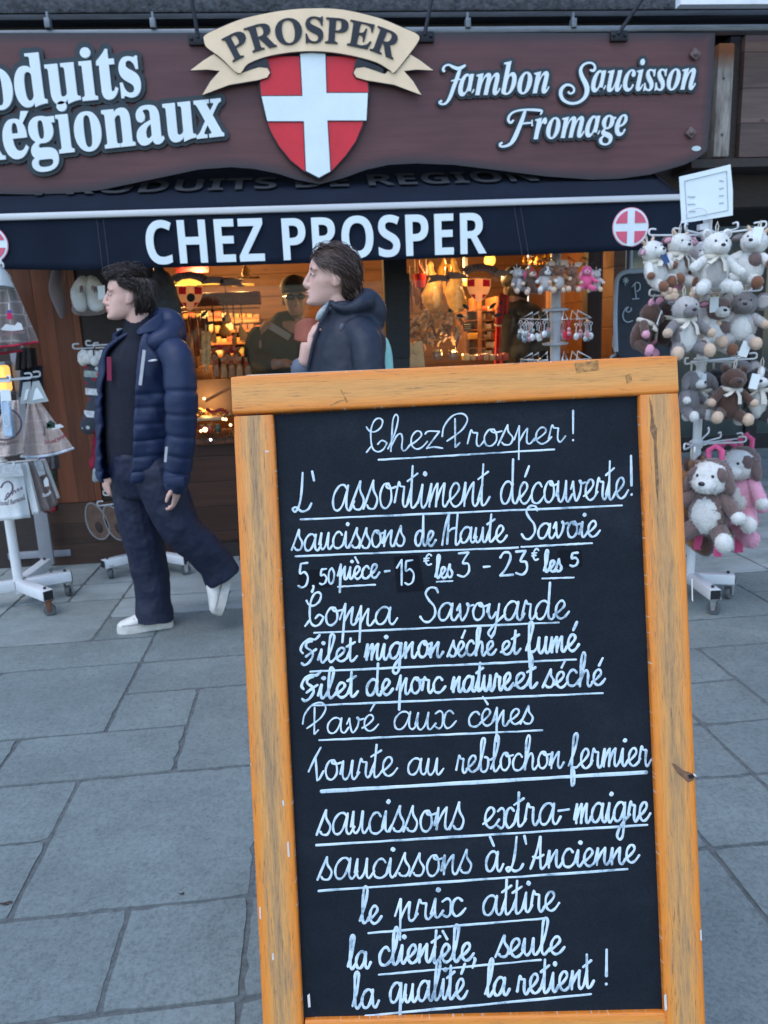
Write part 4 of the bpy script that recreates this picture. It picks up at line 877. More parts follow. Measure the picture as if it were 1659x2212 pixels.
def hair(par, M, m, n_, flow, mask, seed, s_=1.0, length=(.04, .07), lift=.008, rad=.0042, extra=None):
    """a thin scalp shell and many locks that follow the flow over it"""
    r = random.Random(seed); q = MB(M @ MX.Scale(s_, 4)); c = V((-.0085, 0, .125)); R = (.104, .080, .106)
    nu, nv = 44, 26; P = [c+V((R[0]*cos(2*pi*i/nu)*sin(pi*j/nv), R[1]*sin(2*pi*i/nu)*sin(pi*j/nv), R[2]*cos(pi*j/nv)))*1.02 for j in range(nv+1) for i in range(nu)]
    fs = [[j*nu+i, j*nu+(i+1) % nu, (j+1)*nu+(i+1) % nu, (j+1)*nu+i] for j in range(nv) for i in range(nu)]
    fs = [f for f in fs if all(mask(P[k]) for k in f)]; q.add(P, fs)
    made = 0
    while made < n_:
        v = V((r.gauss(0, 1), r.gauss(0, 1), r.gauss(0, 1))).normalized(); p = c+V((v.x*R[0], v.y*R[1], v.z*R[2]))
        if not mask(p): continue
        made += 1; L = r.uniform(*length)*(1.35 if p.z > .19 else 1); seg = 6; pts = []; tw = r.gauss(0, .28); hh = lift*r.uniform(.25, 1.25)*(2.3 if r.random() < .05 else 1)
        for i in range(seg+1):
            t = i/seg; nn = V(((p.x-c.x)/R[0]**2, (p.y-c.y)/R[1]**2, (p.z-c.z)/R[2]**2)).normalized()
            pts.append(p+nn*(.002+hh*(.45+.9*sin(pi*min(1, t*1.05))*.8)*(1+.7*min(1, max(0, (p.z-.13)/.07)))))
            d = flow(p, r); d = d-nn*d.dot(nn)*.85
            if d.length < 1e-6: d = V((0, 0, -1))
            d.normalize(); sd = nn.cross(d); d = (d+sd*tw*(1-t)).normalized(); p = p+d*(L/seg)
            if p.z > .05: k = sqrt(((p.x-c.x)/R[0])**2+((p.y-c.y)/R[1])**2+((p.z-c.z)/R[2])**2); p = c+(p-c)*(1/k if k < 1 or p.z > .10 else 1)
        rr = rad*r.uniform(.6, 1.25); q.tube(pts, [rr*max(.12, (1-(abs(2*i/seg-.75)/1.3)**2.2)) for i in range(seg+1)], 4)
    if extra: extra(q, r)
    return q.build('hair', m, par, smooth=80, fix=False)
def hand(mb, W, d, nrm, side, curl=.7, s_=1.0):
    """wrist point, direction of the fingers, palm normal (the way the fingers close), thumb side"""
    d = d.normalized(); nrm = (nrm-d*nrm.dot(d)).normalized(); sd = d.cross(nrm)*side
    R = MX((d, sd, nrm)).transposed()
    mb.ell(W+d*.045*s_, (.052*s_, .040*s_, .016*s_), R=R, nu=14, nv=8); mb.cap(W-d*.03*s_, W+d*.03*s_, .026*s_, .03*s_, 10)
    for i, (o_, L, a) in enumerate(((.028, .072, .0), (.0095, .08, .05), (-.0095, .074, .1), (-.027, .058, .16))):
        p = W+d*(.085-.004*abs(i-1))*s_+sd*o_*s_; ang = .25+a
        for j, (fr_, rr_) in enumerate(((.45, .0093), (.31, .0084), (.24, .0074))):
            dd = d*cos(ang)+nrm*sin(ang); e_ = p+dd*L*fr_*s_; mb.cap(p, e_, rr_*s_, rr_*.9*s_, 8); p = e_; ang += curl
    p = W+d*.03*s_+sd*.034*s_; dd = (d*.7+sd*.6+nrm*.35).normalized(); e_ = p+dd*.04*s_; mb.cap(p, e_, .0125*s_, .0105*s_, 8); mb.cap(e_, e_+(d*.9+nrm*.35).normalized()*.032*s_, .0105*s_, .008*s_, 8)
def shoe(par, heel, toe, up, hs=1.15, wd=.047, L=None):
    d = (toe-heel); L = d.length; d.normalize(); up = (up-d*up.dot(d)).normalized(); sd = d.cross(up)
    def ringpts(t, hw, z0, z1, n_=16): z1 *= hs; return [heel+d*(t*L)+sd*(hw*cos(2*pi*k/n_))+up*((z0+z1)/2+(z1-z0)/2*sin(2*pi*k/n_)) for k in range(n_)]
    u = MB(); prof = [(-.005, .02, .03, .055), (.03, .031, .02, .085), (.12, .035, .018, .105), (.28, .036, .018, .108), (.40, .038, .018, .098), (.55, .042, .018, .082), (.70, .046, .018, .066), (.84, .044, .018, .054), (.94, .034, .018, .046), (.985, .016, .02, .036)]
    vs = [p for t, hw, a, b in prof for p in ringpts(t, hw, a, b)]; N = len(prof)
    u.add(vs, [[i*16+k, i*16+(k+1) % 16, (i+1)*16+(k+1) % 16, (i+1)*16+k] for i in range(N-1) for k in range(16)]+[list(range(16))[::-1], [(N-1)*16+k for k in range(16)]])
    sh_ = u.build('shoe', M_shoe, par, smooth=70)
    s = MB(); oc = [(-.012, .022), (.03, .036), (.15, .039), (.35, .039), (.5, .043), (.68, .050), (.82, .048), (.93, .038), (1.0, .018)]
    out = [heel+d*(t*L)+sd*h for t, h in oc]+[heel+d*(t*L)-sd*h for t, h in oc[::-1]]
    out = catmull(out, 3, True); n_ = len(out); s.add(out+[p+up*.022 for p in out]+[p*.0+ (p-(heel+d*L*.5))*.97+(heel+d*L*.5)+up*.040 for p in out], [list(range(n_))[::-1], [2*n_+i for i in range(n_)]]+[[r_*n_+i, r_*n_+(i+1) % n_, (r_+1)*n_+(i+1) % n_, (r_+1)*n_+i] for r_ in range(2) for i in range(n_)])
    s.build('sole', M_sole, sh_, smooth=50)
    for k_ in (-1, 1):
        g_ = MB(); g_.tube([heel+d*(t*L)+sd*(k_*hw)+up*z for t, hw, z in ((.08, .0375, .052), (.3, .0385, .050), (.55, .0435, .047), (.75, .0485, .045), (.9, .041, .045))], .0022, 5); g_.tube([heel+d*(.30*L)+sd*(k_*.036)+up*.06, heel+d*(.42*L)+sd*(k_*.036)+up*.085, heel+d*(.52*L)+sd*(k_*.030)+up*.088], .0022, 5); g_.tube([heel+d*(.60*L)+sd*(k_*.043)+up*.05, heel+d*(.68*L)+sd*(k_*.032)+up*.075], .0022, 5); g_.build('seam', mat('grey shoe seam', (.34, .33, .32), .7), sh_)
    l_ = MB()
    for t in (.34, .42, .50, .58): c0 = heel+d*(t*L)+up*(.106-.05*(t-.3)/.3+.004); l_.tube([c0+sd*.026-up*.014, c0+sd*.012, c0-sd*.012, c0-sd*.026-up*.014], .0036, 5)
    l_.build('laces', M_sole, sh_)
def orient(o, f, up=V((0, 0, 1))):
    f = V(f).normalized(); s = up.cross(f).normalized(); u = f.cross(s); return MX.Translation(o) @ MX((f, s, u)).transposed().to_4x4()
def shellring(rings, a0, a1, n, Yc):
    """garment wall: rings of (centre x, y, half width in photo px, half depth in m), between two angles"""
    raw = catmull([V((cx, cy, hw)) for cx, cy, hw, hd in rings], 10); dep = catmull([V((hd, 0, 0)) for *_, hd in rings], 10)
    return raw, dep

Rb_ = [None]
# ---- walking young man
YM = 3.74
man = thing('person', G(312, 1362), 'dark haired young man striding left in navy padded jacket and white trainers', 'person')
kM = mpp(YM, 300, 900)
hc = at(279, 691, YM); MH = orient(hc, (-.97, -.22, .03))
b = MB(); Pm = headmesh(b, MH, .935)
limb(b, [(293, 668, YM+.01, 27), (300, 705, YM+.02, 27), (312, 745, YM+.03, 34)])
limb(b, [(312, 765, YM+.04, 40), (306, 850, YM+.04, 46), (302, 950, YM+.04, 46), (302, 1000, YM+.04, 44)], sq=.62)
limb(b, [(352, 785, YM-.02, 16), (385, 810, YM-.14, 16), (388, 900, YM-.16, 18), (379, 1030, YM-.17, 14)]); limb(b, [(290, 780, YM+.17, 20), (265, 850, YM+.22, 18), (245, 930, YM+.2, 16), (229, 1012, YM+.14, 13)])
limb(b, [(300, 1030, YM+.08, 34), (312, 1170, YM+.08, 30), (330, 1320, YM+.08, 18), (325, 1345, YM+.07, 17)]); limb(b, [(335, 1030, YM-.04, 34), (392, 1135, YM-.06, 26), (470, 1230, YM-.02, 18), (482, 1248, YM-.02, 16)])
hand(b, at(379, 1040, YM-.17), V((-.05, 0, -1)), V((-1, .25, -.1)), -1, .55, .95)
hand(b, at(231, 1018, YM+.14), V((-.12, -.1, -1)), V((.2, .2, -.1)), 1, .85, .95)
body = b.build('body', M_skin, man, remesh=.0042, smo=3); face_parts(man, Pm, MH, .935)
def mmask(p):
    if p.x > .05: return p.z > .200-.10*abs(p.y)
    if p.x > .02: return p.z > .150+max(0, p.x-.034)*2.2
    if p.x > -.03: return p.z > .150
    return p.z > .055
def mflow(p, r):
    if p.z > .19: return V((.9, .8*math.copysign(1, p.y)*(r.random()-.3), .35))
    if p.x > -.03: return V((-.9, 0, -.55+.5*r.random()))
    return V((.05, 0, -1))
hair(man, MH, M_hair, 7000, mflow, mmask, 5, .935, (.034, .070), .010, .0017)
# jumper under the open jacket
b = MB(); limb(b, [(303, 735, YM+.03, 45), (302, 790, YM+.02, 74), (298, 880, YM+.02, 72), (296, 960, YM+.02, 68), (298, 1024, YM+.03, 62)], sq=.72)
limb(b, [(297, 690, YM+.02, 31), (302, 716, YM+.02, 36), (304, 742, YM+.03, 46)], sq=.85)
b.build('jumper', M_knit, man, remesh=.008, smo=4)
def quilt(z, zs, dep):
    d = min(abs(z-q) for q in zs); return -dep*math.exp(-(d/3.6)**2)
def garment(rings, a0, a1, Yc, seams, nu=64, puff=.009, name='jacket', m=M_puff, par=man, th=.014, top=True, tilt=0):
    raw = catmull([V((cx, cy, hw)) for cx, cy, hw, hd in rings], 14); dep = catmull([V((hd, 0, 0)) for *_, hd in rings], 14)
    b = MB(); N = len(raw)
    def fn(u, v):
        i = min(N-1, int(round(v*(N-1)))); q = raw[i]; a = a0+(a1-a0)*u; k = mpp(Yc, q.x, q.y); c = at(q.x, q.y, Yc)
        e = (quilt(q.y, seams, 1) if seams else 0)*puff; w_ = .004*sin(a*7+q.y*.06)+.003*sin(a*13-q.y*.11)
        return c+V(((q.z*k+e+w_)*cos(a), (dep[i].x+e+w_)*sin(a), tilt*cos(a)))
    b.grid(fn, nu, N); return wrinkle(b.build(name, m, par, solid=th, smooth=60, fix=False), .09, .010)
JR = [(322, 716, 40, .10), (316, 733, 66, .125), (311, 758, 84, .15), (309, 800, 90, .165), (305, 860, 92, .17), (302, 930, 90, .17), (299, 990, 86, .17), (296, 1032, 82, .165)]
garment(JR, radians(-88), radians(214), YM+.03, [848, 876, 909, 943, 977, 1008, 1030], 84)
b = MB(); P, R = limb(b, [(364, 752, YM-.08, 32), (384, 778, YM-.14, 36), (391, 850, YM-.17, 36), (391, 930, YM-.17, 34), (385, 1000, YM-.17, 31), (380, 1046, YM-.17, 27)], 24, dens=20)
b2 = MB(); q0 = [v for v in b.v]; ys = []
b = MB()
Q = [(p, r_) for p, r_ in zip(P, R)]
b.tube([p for p, _ in Q], [r_*(1+(0 if i < len(Q)*.30 else -.085*math.exp(-(((i % 12)-5)/1.1)**2))) for i, (p, r_) in enumerate(Q)], 28)
wrinkle(b.build('sleeve', M_puff, man, smooth=70), .09, .012)
b = MB(); limb(b, [(288, 768, YM+.17, 38), (262, 850, YM+.23, 36), (244, 930, YM+.21, 33), (231, 1012, YM+.14, 26)], 20); b.build('sleeve', M_puff, man, smooth=70)
# collar and hood
b = MB(); 
b.grid(lambda u, v: at(312-12*v*(1-.75*abs(2*u-1)**3), 724-34*v*(1-.75*abs(2*u-1)**3), YM+.03)+V(((.135-.012*v)*cos(radians(-92+310*u)), (.115-.01*v)*sin(radians(-92+310*u)), .02*cos(radians(-92+310*u))*(1+v))), 40, 8); b.build('collar', M_puff, man, solid=.02, smooth=70)
b = MB(); limb(b, [(352, 692, YM+.12, 26), (372, 706, YM+.03, 27), (366, 726, YM-.08, 27), (338, 738, YM-.12, 22)], 16); limb(b, [(346, 684, YM+.03, 22), (368, 698, YM+.02, 30), (384, 722, YM+.0, 22)], 16)
b.build('hood', M_puff, man, remesh=.008, smo=6)
b = MB()
p0, p1 = at(312, 756, YM-.165), at(303, 832, YM-.168)
b.beam(p0, p1, .014, .008, up=V((0, -1, 0))); b.build('reflective_zip', mat('reflective grey strip', (.42, .44, .46), .4, nz=(60, .1)), man)
b = MB(); c = at(330, 779, YM-.142); b.ell(c, (.022, .006, .006), R=MX.Rotation(-.1, 3, 'Y'), nu=14, nv=8); b.build('chest_badge', mat('silver badge', (.6, .62, .64), .35, metal=.3), man)
b = MB(); b.beam(at(236, 771, YM-.09), at(237, 822, YM-.09), .02, .012); b.build('lining', mat('crimson lining', (.22, .012, .05), .6), man)
b = MB(); b.beam(at(360, 965, YM-.262), at(357, 998, YM-.262), .011, .006, up=V((0, -1, 0))); b.build('reflective_strip', MATS['reflective grey strip'], man)
b = MB(); b.beam(at(358, 1042, YM-.27), at(400, 1040, YM-.27), .05, .02, up=V((0, -1, 0)), bev=.008); b.build('cuff_tab', M_puff, man)
# trousers, one piece
b = MB()
limb(b, [(300, 985, YM+.03, 66), (303, 1030, YM+.03, 66)], sq=.85)
limb(b, [(292, 1010, YM+.09, 53), (296, 1080, YM+.09, 50), (307, 1150, YM+.09, 46), (322, 1220, YM+.09, 40), (331, 1285, YM+.08, 37), (333, 1318, YM+.075, 40), (334, 1341, YM+.07, 43)], 20, flat=True)
limb(b, [(338, 1015, YM-.03, 54), (364, 1085, YM-.05, 50), (390, 1138, YM-.06, 45), (430, 1178, YM-.05, 42), (462, 1214, YM-.03, 40), (474, 1234, YM-.02, 41), (484, 1250, YM-.02, 41)], 20, flat=True)
wrinkle(b.build('trousers', M_trou, man, remesh=.006, smo=2), .09, .019)
shoe(man, G(373, 1351)+V((0, 0, .0)), G(254, 1366), V((0, 0, 1)))
hp, tp = at(505, 1216, YM-.0), at(478, 1318, YM-.04); shoe(man, hp, hp+(tp-hp).normalized()*.27, V((-1, -.35, .2)), 1.25)

# ---- woman passing behind the board
YW2 = 3.0
wom = thing('person', V((at(745, 700, YW2).x, YW2, 0)), 'woman with short brown hair in profile, walking left in a dark navy hooded rain jacket', 'person')
hc = at(716, 662, YW2); MW = orient(hc, (-.985, -.12, .06))
b = MB(); Pw = headmesh(b, MW, .93, .92)
limb(b, [(724, 640, YW2, 27), (732, 678, YW2+.01, 29), (742, 715, YW2+.02, 40)]); limb(b, [(748, 740, YW2+.02, 46), (742, 860, YW2+.02, 50), (742, 1010, YW2+.02, 52)], sq=.7)
for s in (-1, 1): 
    p = V((at(745, 1010, YW2).x, YW2+.09*s, .88)); b.cap(p, p+V((-.03*s, 0, -.42)), .085, .055); b.cap(p+V((-.03*s, 0, -.42)), p+V((.02*s, 0, -.80)), .055, .036); b.cap(p+V((.02*s, 0, -.81)), p+V((-.12, 0, -.83)), .036, .03)
limb(b, [(745, 745, YW2+.14, 18), (700, 830, YW2+.12, 17), (655, 800, YW2-.02, 14), (660, 768, YW2-.06, 12)])
hand(b, at(661, 764, YW2-.06), V((.25, 0, 1)), V((1, .4, .1)), 1, .75, .9)
limb(b, [(786, 770, YW2-.1, 16), (790, 860, YW2-.17, 15), (770, 960, YW2-.16, 13)]); hand(b, at(768, 970, YW2-.16), V((-.1, 0, -1)), V((-1, .2, 0)), -1, .5, .9)
b.build('body', M_skin, wom, remesh=.0042, smo=3); face_parts(wom, Pw, MW, .93, M_hair2)
def wmask(p):
    if p.x > .052: return p.z > .188-.5*abs(p.y)
    if p.x > .012: return p.z > .142+max(0, p.x-.03)*1.6
    if p.x > -.028: return p.z > .135
    return p.z > .045
def wflow(p, r): return V((-1, -.25*math.copysign(1, p.y) if p.x < -.04 else .1*math.copysign(1, p.y), -.55-.9*max(0, -p.x*7)))
def wbun(q, r):
    for k in range(420):
        a0 = r.uniform(0, 2*pi); b0 = r.uniform(-1, 1); pts = []
        for i in range(6): a1 = a0+i*.32; pts.append(V((-.092+.030*cos(a1)*(1-.3*abs(b0)), .042*b0, .062+.036*sin(a1)*(1-.3*abs(b0)))))
        q.tube(pts, [.0008, .002, .0026, .0026, .002, .0008], 4)
    for k in range(60):
        p = V((r.uniform(-.09, -.04), r.choice((-1, 1))*r.uniform(.03, .055), r.uniform(.04, .07))); q.tube([p, p+V((-.012, 0, -.012)), p+V((-.018, 0, -.03))], [.003, .0035, .001], 5)
    q.ell((-.088, 0, .062), (.032, .044, .036))
hair(wom, MW, M_hair2, 7500, wflow, wmask, 9, .93, (.05, .085), .005, .0015, wbun)
WR = [(738, 652, 27, .085), (741, 668, 40, .105), (746, 686, 56, .125), (750, 702, 69, .15), (752, 722, 79, .17), (749, 748, 85, .18), (745, 785, 88, .185), (742, 850, 92, .19), (742, 940, 95, .2), (742, 1040, 98, .21)]
b = MB(); raw = catmull([V((x, y, h)) for x, y, h, _ in WR], 5); dep = catmull([V((d_, 0, 0)) for *_, d_ in WR], 5)
b.grid(lambda u, v: (lambda q, d_: at(q.x, q.y, YW2+.02)+V((q.z*mpp(YW2, q.x, q.y)*cos(2*pi*u), d_*sin(2*pi*u), 0)))(raw[min(len(raw)-1, int(round(v*(len(raw)-1))))], dep[min(len(raw)-1, int(round(v*(len(raw)-1))))].x), 40, len(raw), True)
n0 = 40*(len(raw)-1); b.f.append(list(range(40))); b.m.append(0); b.f.append([n0+k for k in range(40)][::-1]); b.m.append(0)
limb(b, [(768, 640, YW2+.02, 20), (788, 652, YW2+.02, 31), (804, 676, YW2+.02, 31), (806, 706, YW2+.02, 24)], 20)          # hood lying on the back
limb(b, [(714, 652, YW2-.085, 7), (728, 664, YW2-.105, 9), (756, 668, YW2-.10, 12), (782, 656, YW2-.07, 18), (796, 650, YW2+.02, 24)], 16); limb(b, [(716, 656, YW2+.10, 9), (740, 664, YW2+.13, 14), (775, 655, YW2+.11, 20), (794, 648, YW2+.02, 24)], 16)
limb(b, [(770, 716, YW2-.09, 40), (792, 748, YW2-.15, 37), (797, 820, YW2-.19, 33), (790, 900, YW2-.19, 30), (772, 962, YW2-.17, 24)], 20, sq=.9)
wrinkle(b.build('jacket', M_shell, wom, remesh=.0075, smo=5), .09, .014)
b = MB(); b.tube([at(715, 650, YW2-.092), at(704, 676, YW2-.115), at(690, 702, YW2-.13), at(676, 745, YW2-.13), at(664, 800, YW2-.13)], .006, 6); b.build('front_placket', mat('dark placket', (.012, .016, .03), .6), wom)
b = MB(); limb(b, [(740, 740, YW2+.15, 30), (700, 830, YW2+.13, 30), (655, 806, YW2-.02, 24), (650, 792, YW2-.04, 22)], 18); b.build('sleeve', mat('pale grey blue lining', (.10, .12, .16), .6), wom, remesh=.008, smo=2)
b = MB(); b.ell(at(738, 706, YW2-.135), (.008, .003, .013), R=MX.Rotation(.35, 3, 'Y'), nu=12, nv=8); b.build('chest_badge', mat('faint grey print', (.09, .11, .15), .6), wom)
b = MB(); limb(b, [(704, 666, YW2-.06, 8), (694, 678, YW2-.07, 9), (686, 688, YW2-.07, 6)]); limb(b, [(716, 658, YW2-.01, 16), (710, 674, YW2-.02, 17)]); b.build('scarf', mat('white and teal scarf', (.62, .62, .58), .8, nz=(24, .25), col2=(.10, .22, .28)), wom, remesh=.006, smo=2)
b = MB()
for s in (-1, 1): limb(b, [(744, 1010, YW2+.1*s, 58), (740-20*s, 1230, YW2+.1*s, 46)], 18)
limb(b, [(742, 985, YW2, 80), (742, 1030, YW2, 80)]); 
for s in (-1, 1):
    p = V((at(742, 1010, YW2).x, YW2+.09*s, .88)); b.cap(p, p+V((-.03*s, 0, -.42)), .105, .085); b.cap(p+V((-.03*s, 0, -.42)), p+V((.02*s, 0, -.76)), .085, .075)
wrinkle(b.build('trousers', M_trou, wom, remesh=.009, smo=3), .1, .015)
for s in (-1, 1): p = V((at(742, 1010, YW2).x+.02*s+.06, YW2+.09*s, 0)); shoe(wom, p, p+V((-.26, -.01, 0)), V((0, 0, 1)))
# the rust coloured carrier on her chest and the mint bag behind her back
b = MB(); c = at(667, 712, YW2-.14)
b.grid(lambda u, v: at(643+48*u, 690+52*v*(1-.15*(2*u-1)**2)+12*(2*u-1)**2*(1-v), YW2-.02-.05*sin(pi*u)*(.4+.6*v)), 12, 10)
single(b, 'baby_carrier', mat('rust brown canvas', (.27, .075, .045), .75, nz=(12, .15), bump=(150, .3, .002)), 'rust brown rounded carrier pouch worn on the chest of the woman in profile', 'carrier', solid=.03)
b = MB(); limb(b, [(818, 742, YW2+.13, 22), (826, 770, YW2+.13, 22), (822, 850, YW2+.13, 30), (818, 930, YW2+.13, 30)], 16, sq=1.4); single(b, 'backpack', mat('mint green nylon', (.28, .58, .52), .55, nz=(7, .12), bump=(30, .3, .01)), 'mint green bag showing behind the back of the woman in profile', 'bag', remesh=.008, smo=4)

# ---- two people in shadow inside the stall
M_blk = mat('black coat cloth', (.010, .011, .014), .8, nz=(9, .3)); M_dskin = mat('shaded skin', (.20, .12, .10), .55, nz=(12, .1))  # skin colour darkened to paint in the shade behind the window
YI = 5.52
p1 = thing('person', V((at(620, 700, YI).x, YI, .06)), 'man in black cap and sunglasses standing in shadow behind the left shop window', 'person')
hc = at(640, 684, YI); M1 = orient(hc, (.05, -1, -.05)); b = MB(); P1_ = headmesh(b, M1, 1.08)
limb(b, [(640, 670, YI+.03, 18), (640, 705, YI+.03, 20)]); limb(b, [(625, 720, YI+.03, 38), (620, 850, YI+.03, 40)])
p = V((at(620, 850, YI).x, YI, .95))
for s in (-1, 1): b.cap(p+V((.09*s, 0, 0)), p+V((.1*s, 0, -.82)), .08, .045); b.cap(p+V((.1*s, 0, -.85)), p+V((.1*s, -.14, -.86)), .03, .028)
limb(b, [(580, 712, YI, 20), (560, 780, YI-.08, 16), (600, 786, YI-.22, 11)]); hand(b, at(607, 785, YI-.22), V((1, -.2, 0)), V((0, 0, -1)), -1, .7, 1.1)
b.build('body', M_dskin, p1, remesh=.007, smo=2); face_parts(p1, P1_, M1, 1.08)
b = MB()
for s in (-1, 1): b.ell(P1_(.088, .034*s, .54), (.012, .030, .019), R=M1.to_3x3(), nu=14, nv=8)
b.tube([P1_(.0, -.08, .55), P1_(.09, -.055, .56), P1_(.1, 0, .57), P1_(.09, .055, .56), P1_(0, .08, .55)], .003, 6); b.build('sunglasses', mat('black sunglass lens', (.008, .008, .01), .12, nz=None, spec=.6), p1)
b = MB(); b.ell(P1_(-.01, 0, .80), (.118, .098, .085), R=M1.to_3x3(), nu=20, nv=10); b.ell(P1_(.10, 0, .74), (.065, .075, .012), R=M1.to_3x3(), nu=14, nv=6); b.build('cap', M_blk, p1)
b = MB(); limb(b, [(622, 712, YI+.04, 46), (616, 740, YI+.03, 70), (614, 800, YI+.03, 72), (616, 880, YI+.03, 68), (618, 980, YI+.03, 60)], 20, sq=.7); limb(b, [(560, 728, YI+.02, 26), (552, 770, YI-.05, 25), (580, 786, YI-.18, 18)]); limb(b, [(672, 728, YI+.02, 26), (684, 800, YI-.03, 24)])
b.build('coat', mat('very dark green coat', (.010, .016, .015), .75, nz=(8, .25)), p1, remesh=.01, smo=3)
b = MB(); b.beam(at(584, 704, YI-.19), at(626, 729, YI-.2), .045, .012, up=V((0, -1, 0))); b.build('chest_band', mat('grey coat band', (.16, .15, .15), .7), p1)
YK = 5.45
p2 = thing('person', V((at(1140, 700, YK).x, YK, .06)), 'dark haired customer in black coat seen from behind, left of the keyring stand', 'person')
hc = at(1112, 652, YK+.1); M2 = orient(hc, (-.3, .95, 0)); b = MB(); P2_ = headmesh(b, M2, 1.02); limb(b, [(1114, 640, YK+.05, 17), (1122, 670, YK+.05, 20)]); limb(b, [(1138, 690, YK+.05, 36), (1138, 850, YK+.05, 40)])
p = V((at(1138, 850, YK).x, YK+.05, .95))
for s in (-1, 1): b.cap(p+V((.09*s, 0, 0)), p+V((.1*s, 0, -.82)), .08, .045); b.cap(p+V((.1*s, 0, -.85)), p+V((.1*s, .14, -.86)), .03, .028)
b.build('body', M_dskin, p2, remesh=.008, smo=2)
b = MB(); b.ell(P2_(-.015, 0, .66), (.118, .096, .10), R=M2.to_3x3(), nu=20, nv=12); b.ell(P2_(-.04, 0, .35), (.085, .085, .09), R=M2.to_3x3(), nu=16, nv=10); b.build('hair', mat('near black hair', (.010, .009, .010), .5, nz=(60, .4)), p2)
b = MB(); limb(b, [(1124, 672, YK+.05, 34), (1138, 690, YK+.05, 48), (1142, 740, YK+.04, 56), (1140, 800, YK+.03, 58), (1140, 960, YK+.03, 54)], 20, sq=.75); limb(b, [(1170, 692, YK, 24), (1186, 760, YK-.1, 22)]); limb(b, [(1108, 695, YK, 24), (1100, 780, YK+.1, 22)])
b.build('coat', M_blk, p2, remesh=.01, smo=3)
# ================================================================== RACKS
M_rack = mat('white enamelled steel', (.66, .68, .69), .4, nz=(9, .08), spec=.5)
M_rackg = mat('grey enamelled steel', (.25, .26, .29), .45, nz=(9, .12))
M_rub = mat('grey rubber tyre', (.09, .10, .105), .7, nz=(20, .3)); M_gal = mat('galvanised fork', (.36, .37, .38), .4, metal=.5, nz=(20, .3)); M_rust = mat('rusty iron', (.16, .065, .035), .85, nz=(30, .5))
def caster(par, P, ang, r=.032, m=M_gal):
    d = V((cos(ang), sin(ang), 0)); s = V((-d.y, d.x, 0))
    b = MB(); c = P+V((0, 0, r))
    b.box(c+V((0, 0, r+.022)), (.05, .05, .006)); b.cyl(c+V((0, 0, r+.02)), c+V((0, 0, r+.045)), .010)
    for k in (-1, 1): b.prism([c+s*.019*k+d*.014+V((0, 0, r+.02)), c+s*.019*k-d*.016+V((0, 0, r+.02)), c+s*.019*k-d*.008-V((0, 0, .008)), c+s*.019*k+d*.008-V((0, 0, .008))], s*.003*k)
    f = b.build('caster', m, par)
    b = MB(); R = MX((d, V((0, 0, 1)), s)).transposed(); b.lathe(c, [(r*.35, -.013), (r*.9, -.013), (r, -.007), (r, .007), (r*.9, .013), (r*.35, .013)], 20, R); w_ = b.build('wheel', M_rub, f)
    return f
def base(par, C, ends, w_=.05, m=M_rack, rust=False):
    for i, e in enumerate(ends):
        b = MB(); d = (e-C).normalized(); b.beam(C+d*.02, e, w_, w_*.95, bev=.003); b.build('base_arm', m, par)
        b = MB(); b.beam(e+d*.0005, e+d*.004, w_*.86, w_*.82); b.ell(e-d*.03+V((0, 0, w_*.5+.006)), (.009, .009, .008), nu=8, nv=6); b.build('end_cap', M_black, par)
        caster(par, V((e.x, e.y, 0))-d*.03+V((.01, 0, 0)), atan2(d.y, d.x)+1.0, m=M_rust if rust and i == 1 else M_gal)
def hook(par, C, E, r=.0042, up=.028, m=M_rack, back=.03):
    d = (E-C).normalized(); b = MB()
    P = [C, C.lerp(E, .5), E-d*.01, E+d*.004+V((0, 0, up*.2)), E+d*.004+V((0, 0, up*.8)), E-d*.006+V((0, 0, up)), E-d*back+V((0, 0, up*.95))]
    b.tube([P[0], P[1]]+catmull(P[2:], 4), r, 7); return b.build('hook_arm', m, par)
def tier(par, C, r=.045, m=M_rack):
    b = MB(); b.tube([C+V((r*cos(a*pi/10), r*sin(a*pi/10), 0)) for a in range(20)], .004, 6, closed=True); b.tube([C+V((r*.72*cos(a*pi/10), r*.72*sin(a*pi/10), .012)) for a in range(20)], .004, 6, closed=True)
    b.cyl(C+V((0, 0, -.018)), C+V((0, 0, .02)), .028); return b.build('hook_ring', m, par)

# ---- plush toy rack on the right
Pr = G(1491, 1246, .11); YR = Pr.y
tr = thing('display_rack', V((Pr.x, Pr.y, 0)), 'white rotating hook stand loaded with big plush toys right of the menu board', 'display stand')
ztop = at(1532, 470, YR).z
b = MB(); b.cyl(V((Pr.x, YR, .09)), V((Pr.x, YR, ztop)), .021); b.build('pole', M_rack, tr)
base(tr, Pr, [G(1586, 1250, .11), G(1545, 1285, .11), V((Pr.x-.42, YR-.1, .11)), V((Pr.x-.2, YR+.4, .11))], .055)
def zr(y): return at(1525, y, YR).z
for y in (508, 636, 780, 958):
    tier(tr, V((Pr.x, YR, zr(y))))
RH = {508: [(1404, 507, -.05), (1456, 490, .1), (1642, 473, .0), (1653, 482, -.12), (1592, 496, -.22), (1480, 505, -.28), (1540, 500, .3)],
      636: [(1405, 640, -.1), (1622, 618, .05), (1643, 623, -.1), (1500, 642, -.3), (1560, 636, -.3)],
      780: [(1600, 767, .1), (1632, 773, -.05), (1590, 784, -.2), (1480, 790, -.12), (1520, 786, .28)],
      958: [(1531, 930, .33), (1556, 948, .2), (1602, 940, .05), (1609, 948, -.08), (1478, 972, -.15), (1500, 976, -.3)]}
for y, L in RH.items():
    for (x, yy, dy) in L: E = at(x, yy, YR+dy); hook(tr, V((Pr.x, YR, zr(y))), V((E.x, E.y, zr(y)+(E.z-zr(y))*.35)), .0045)
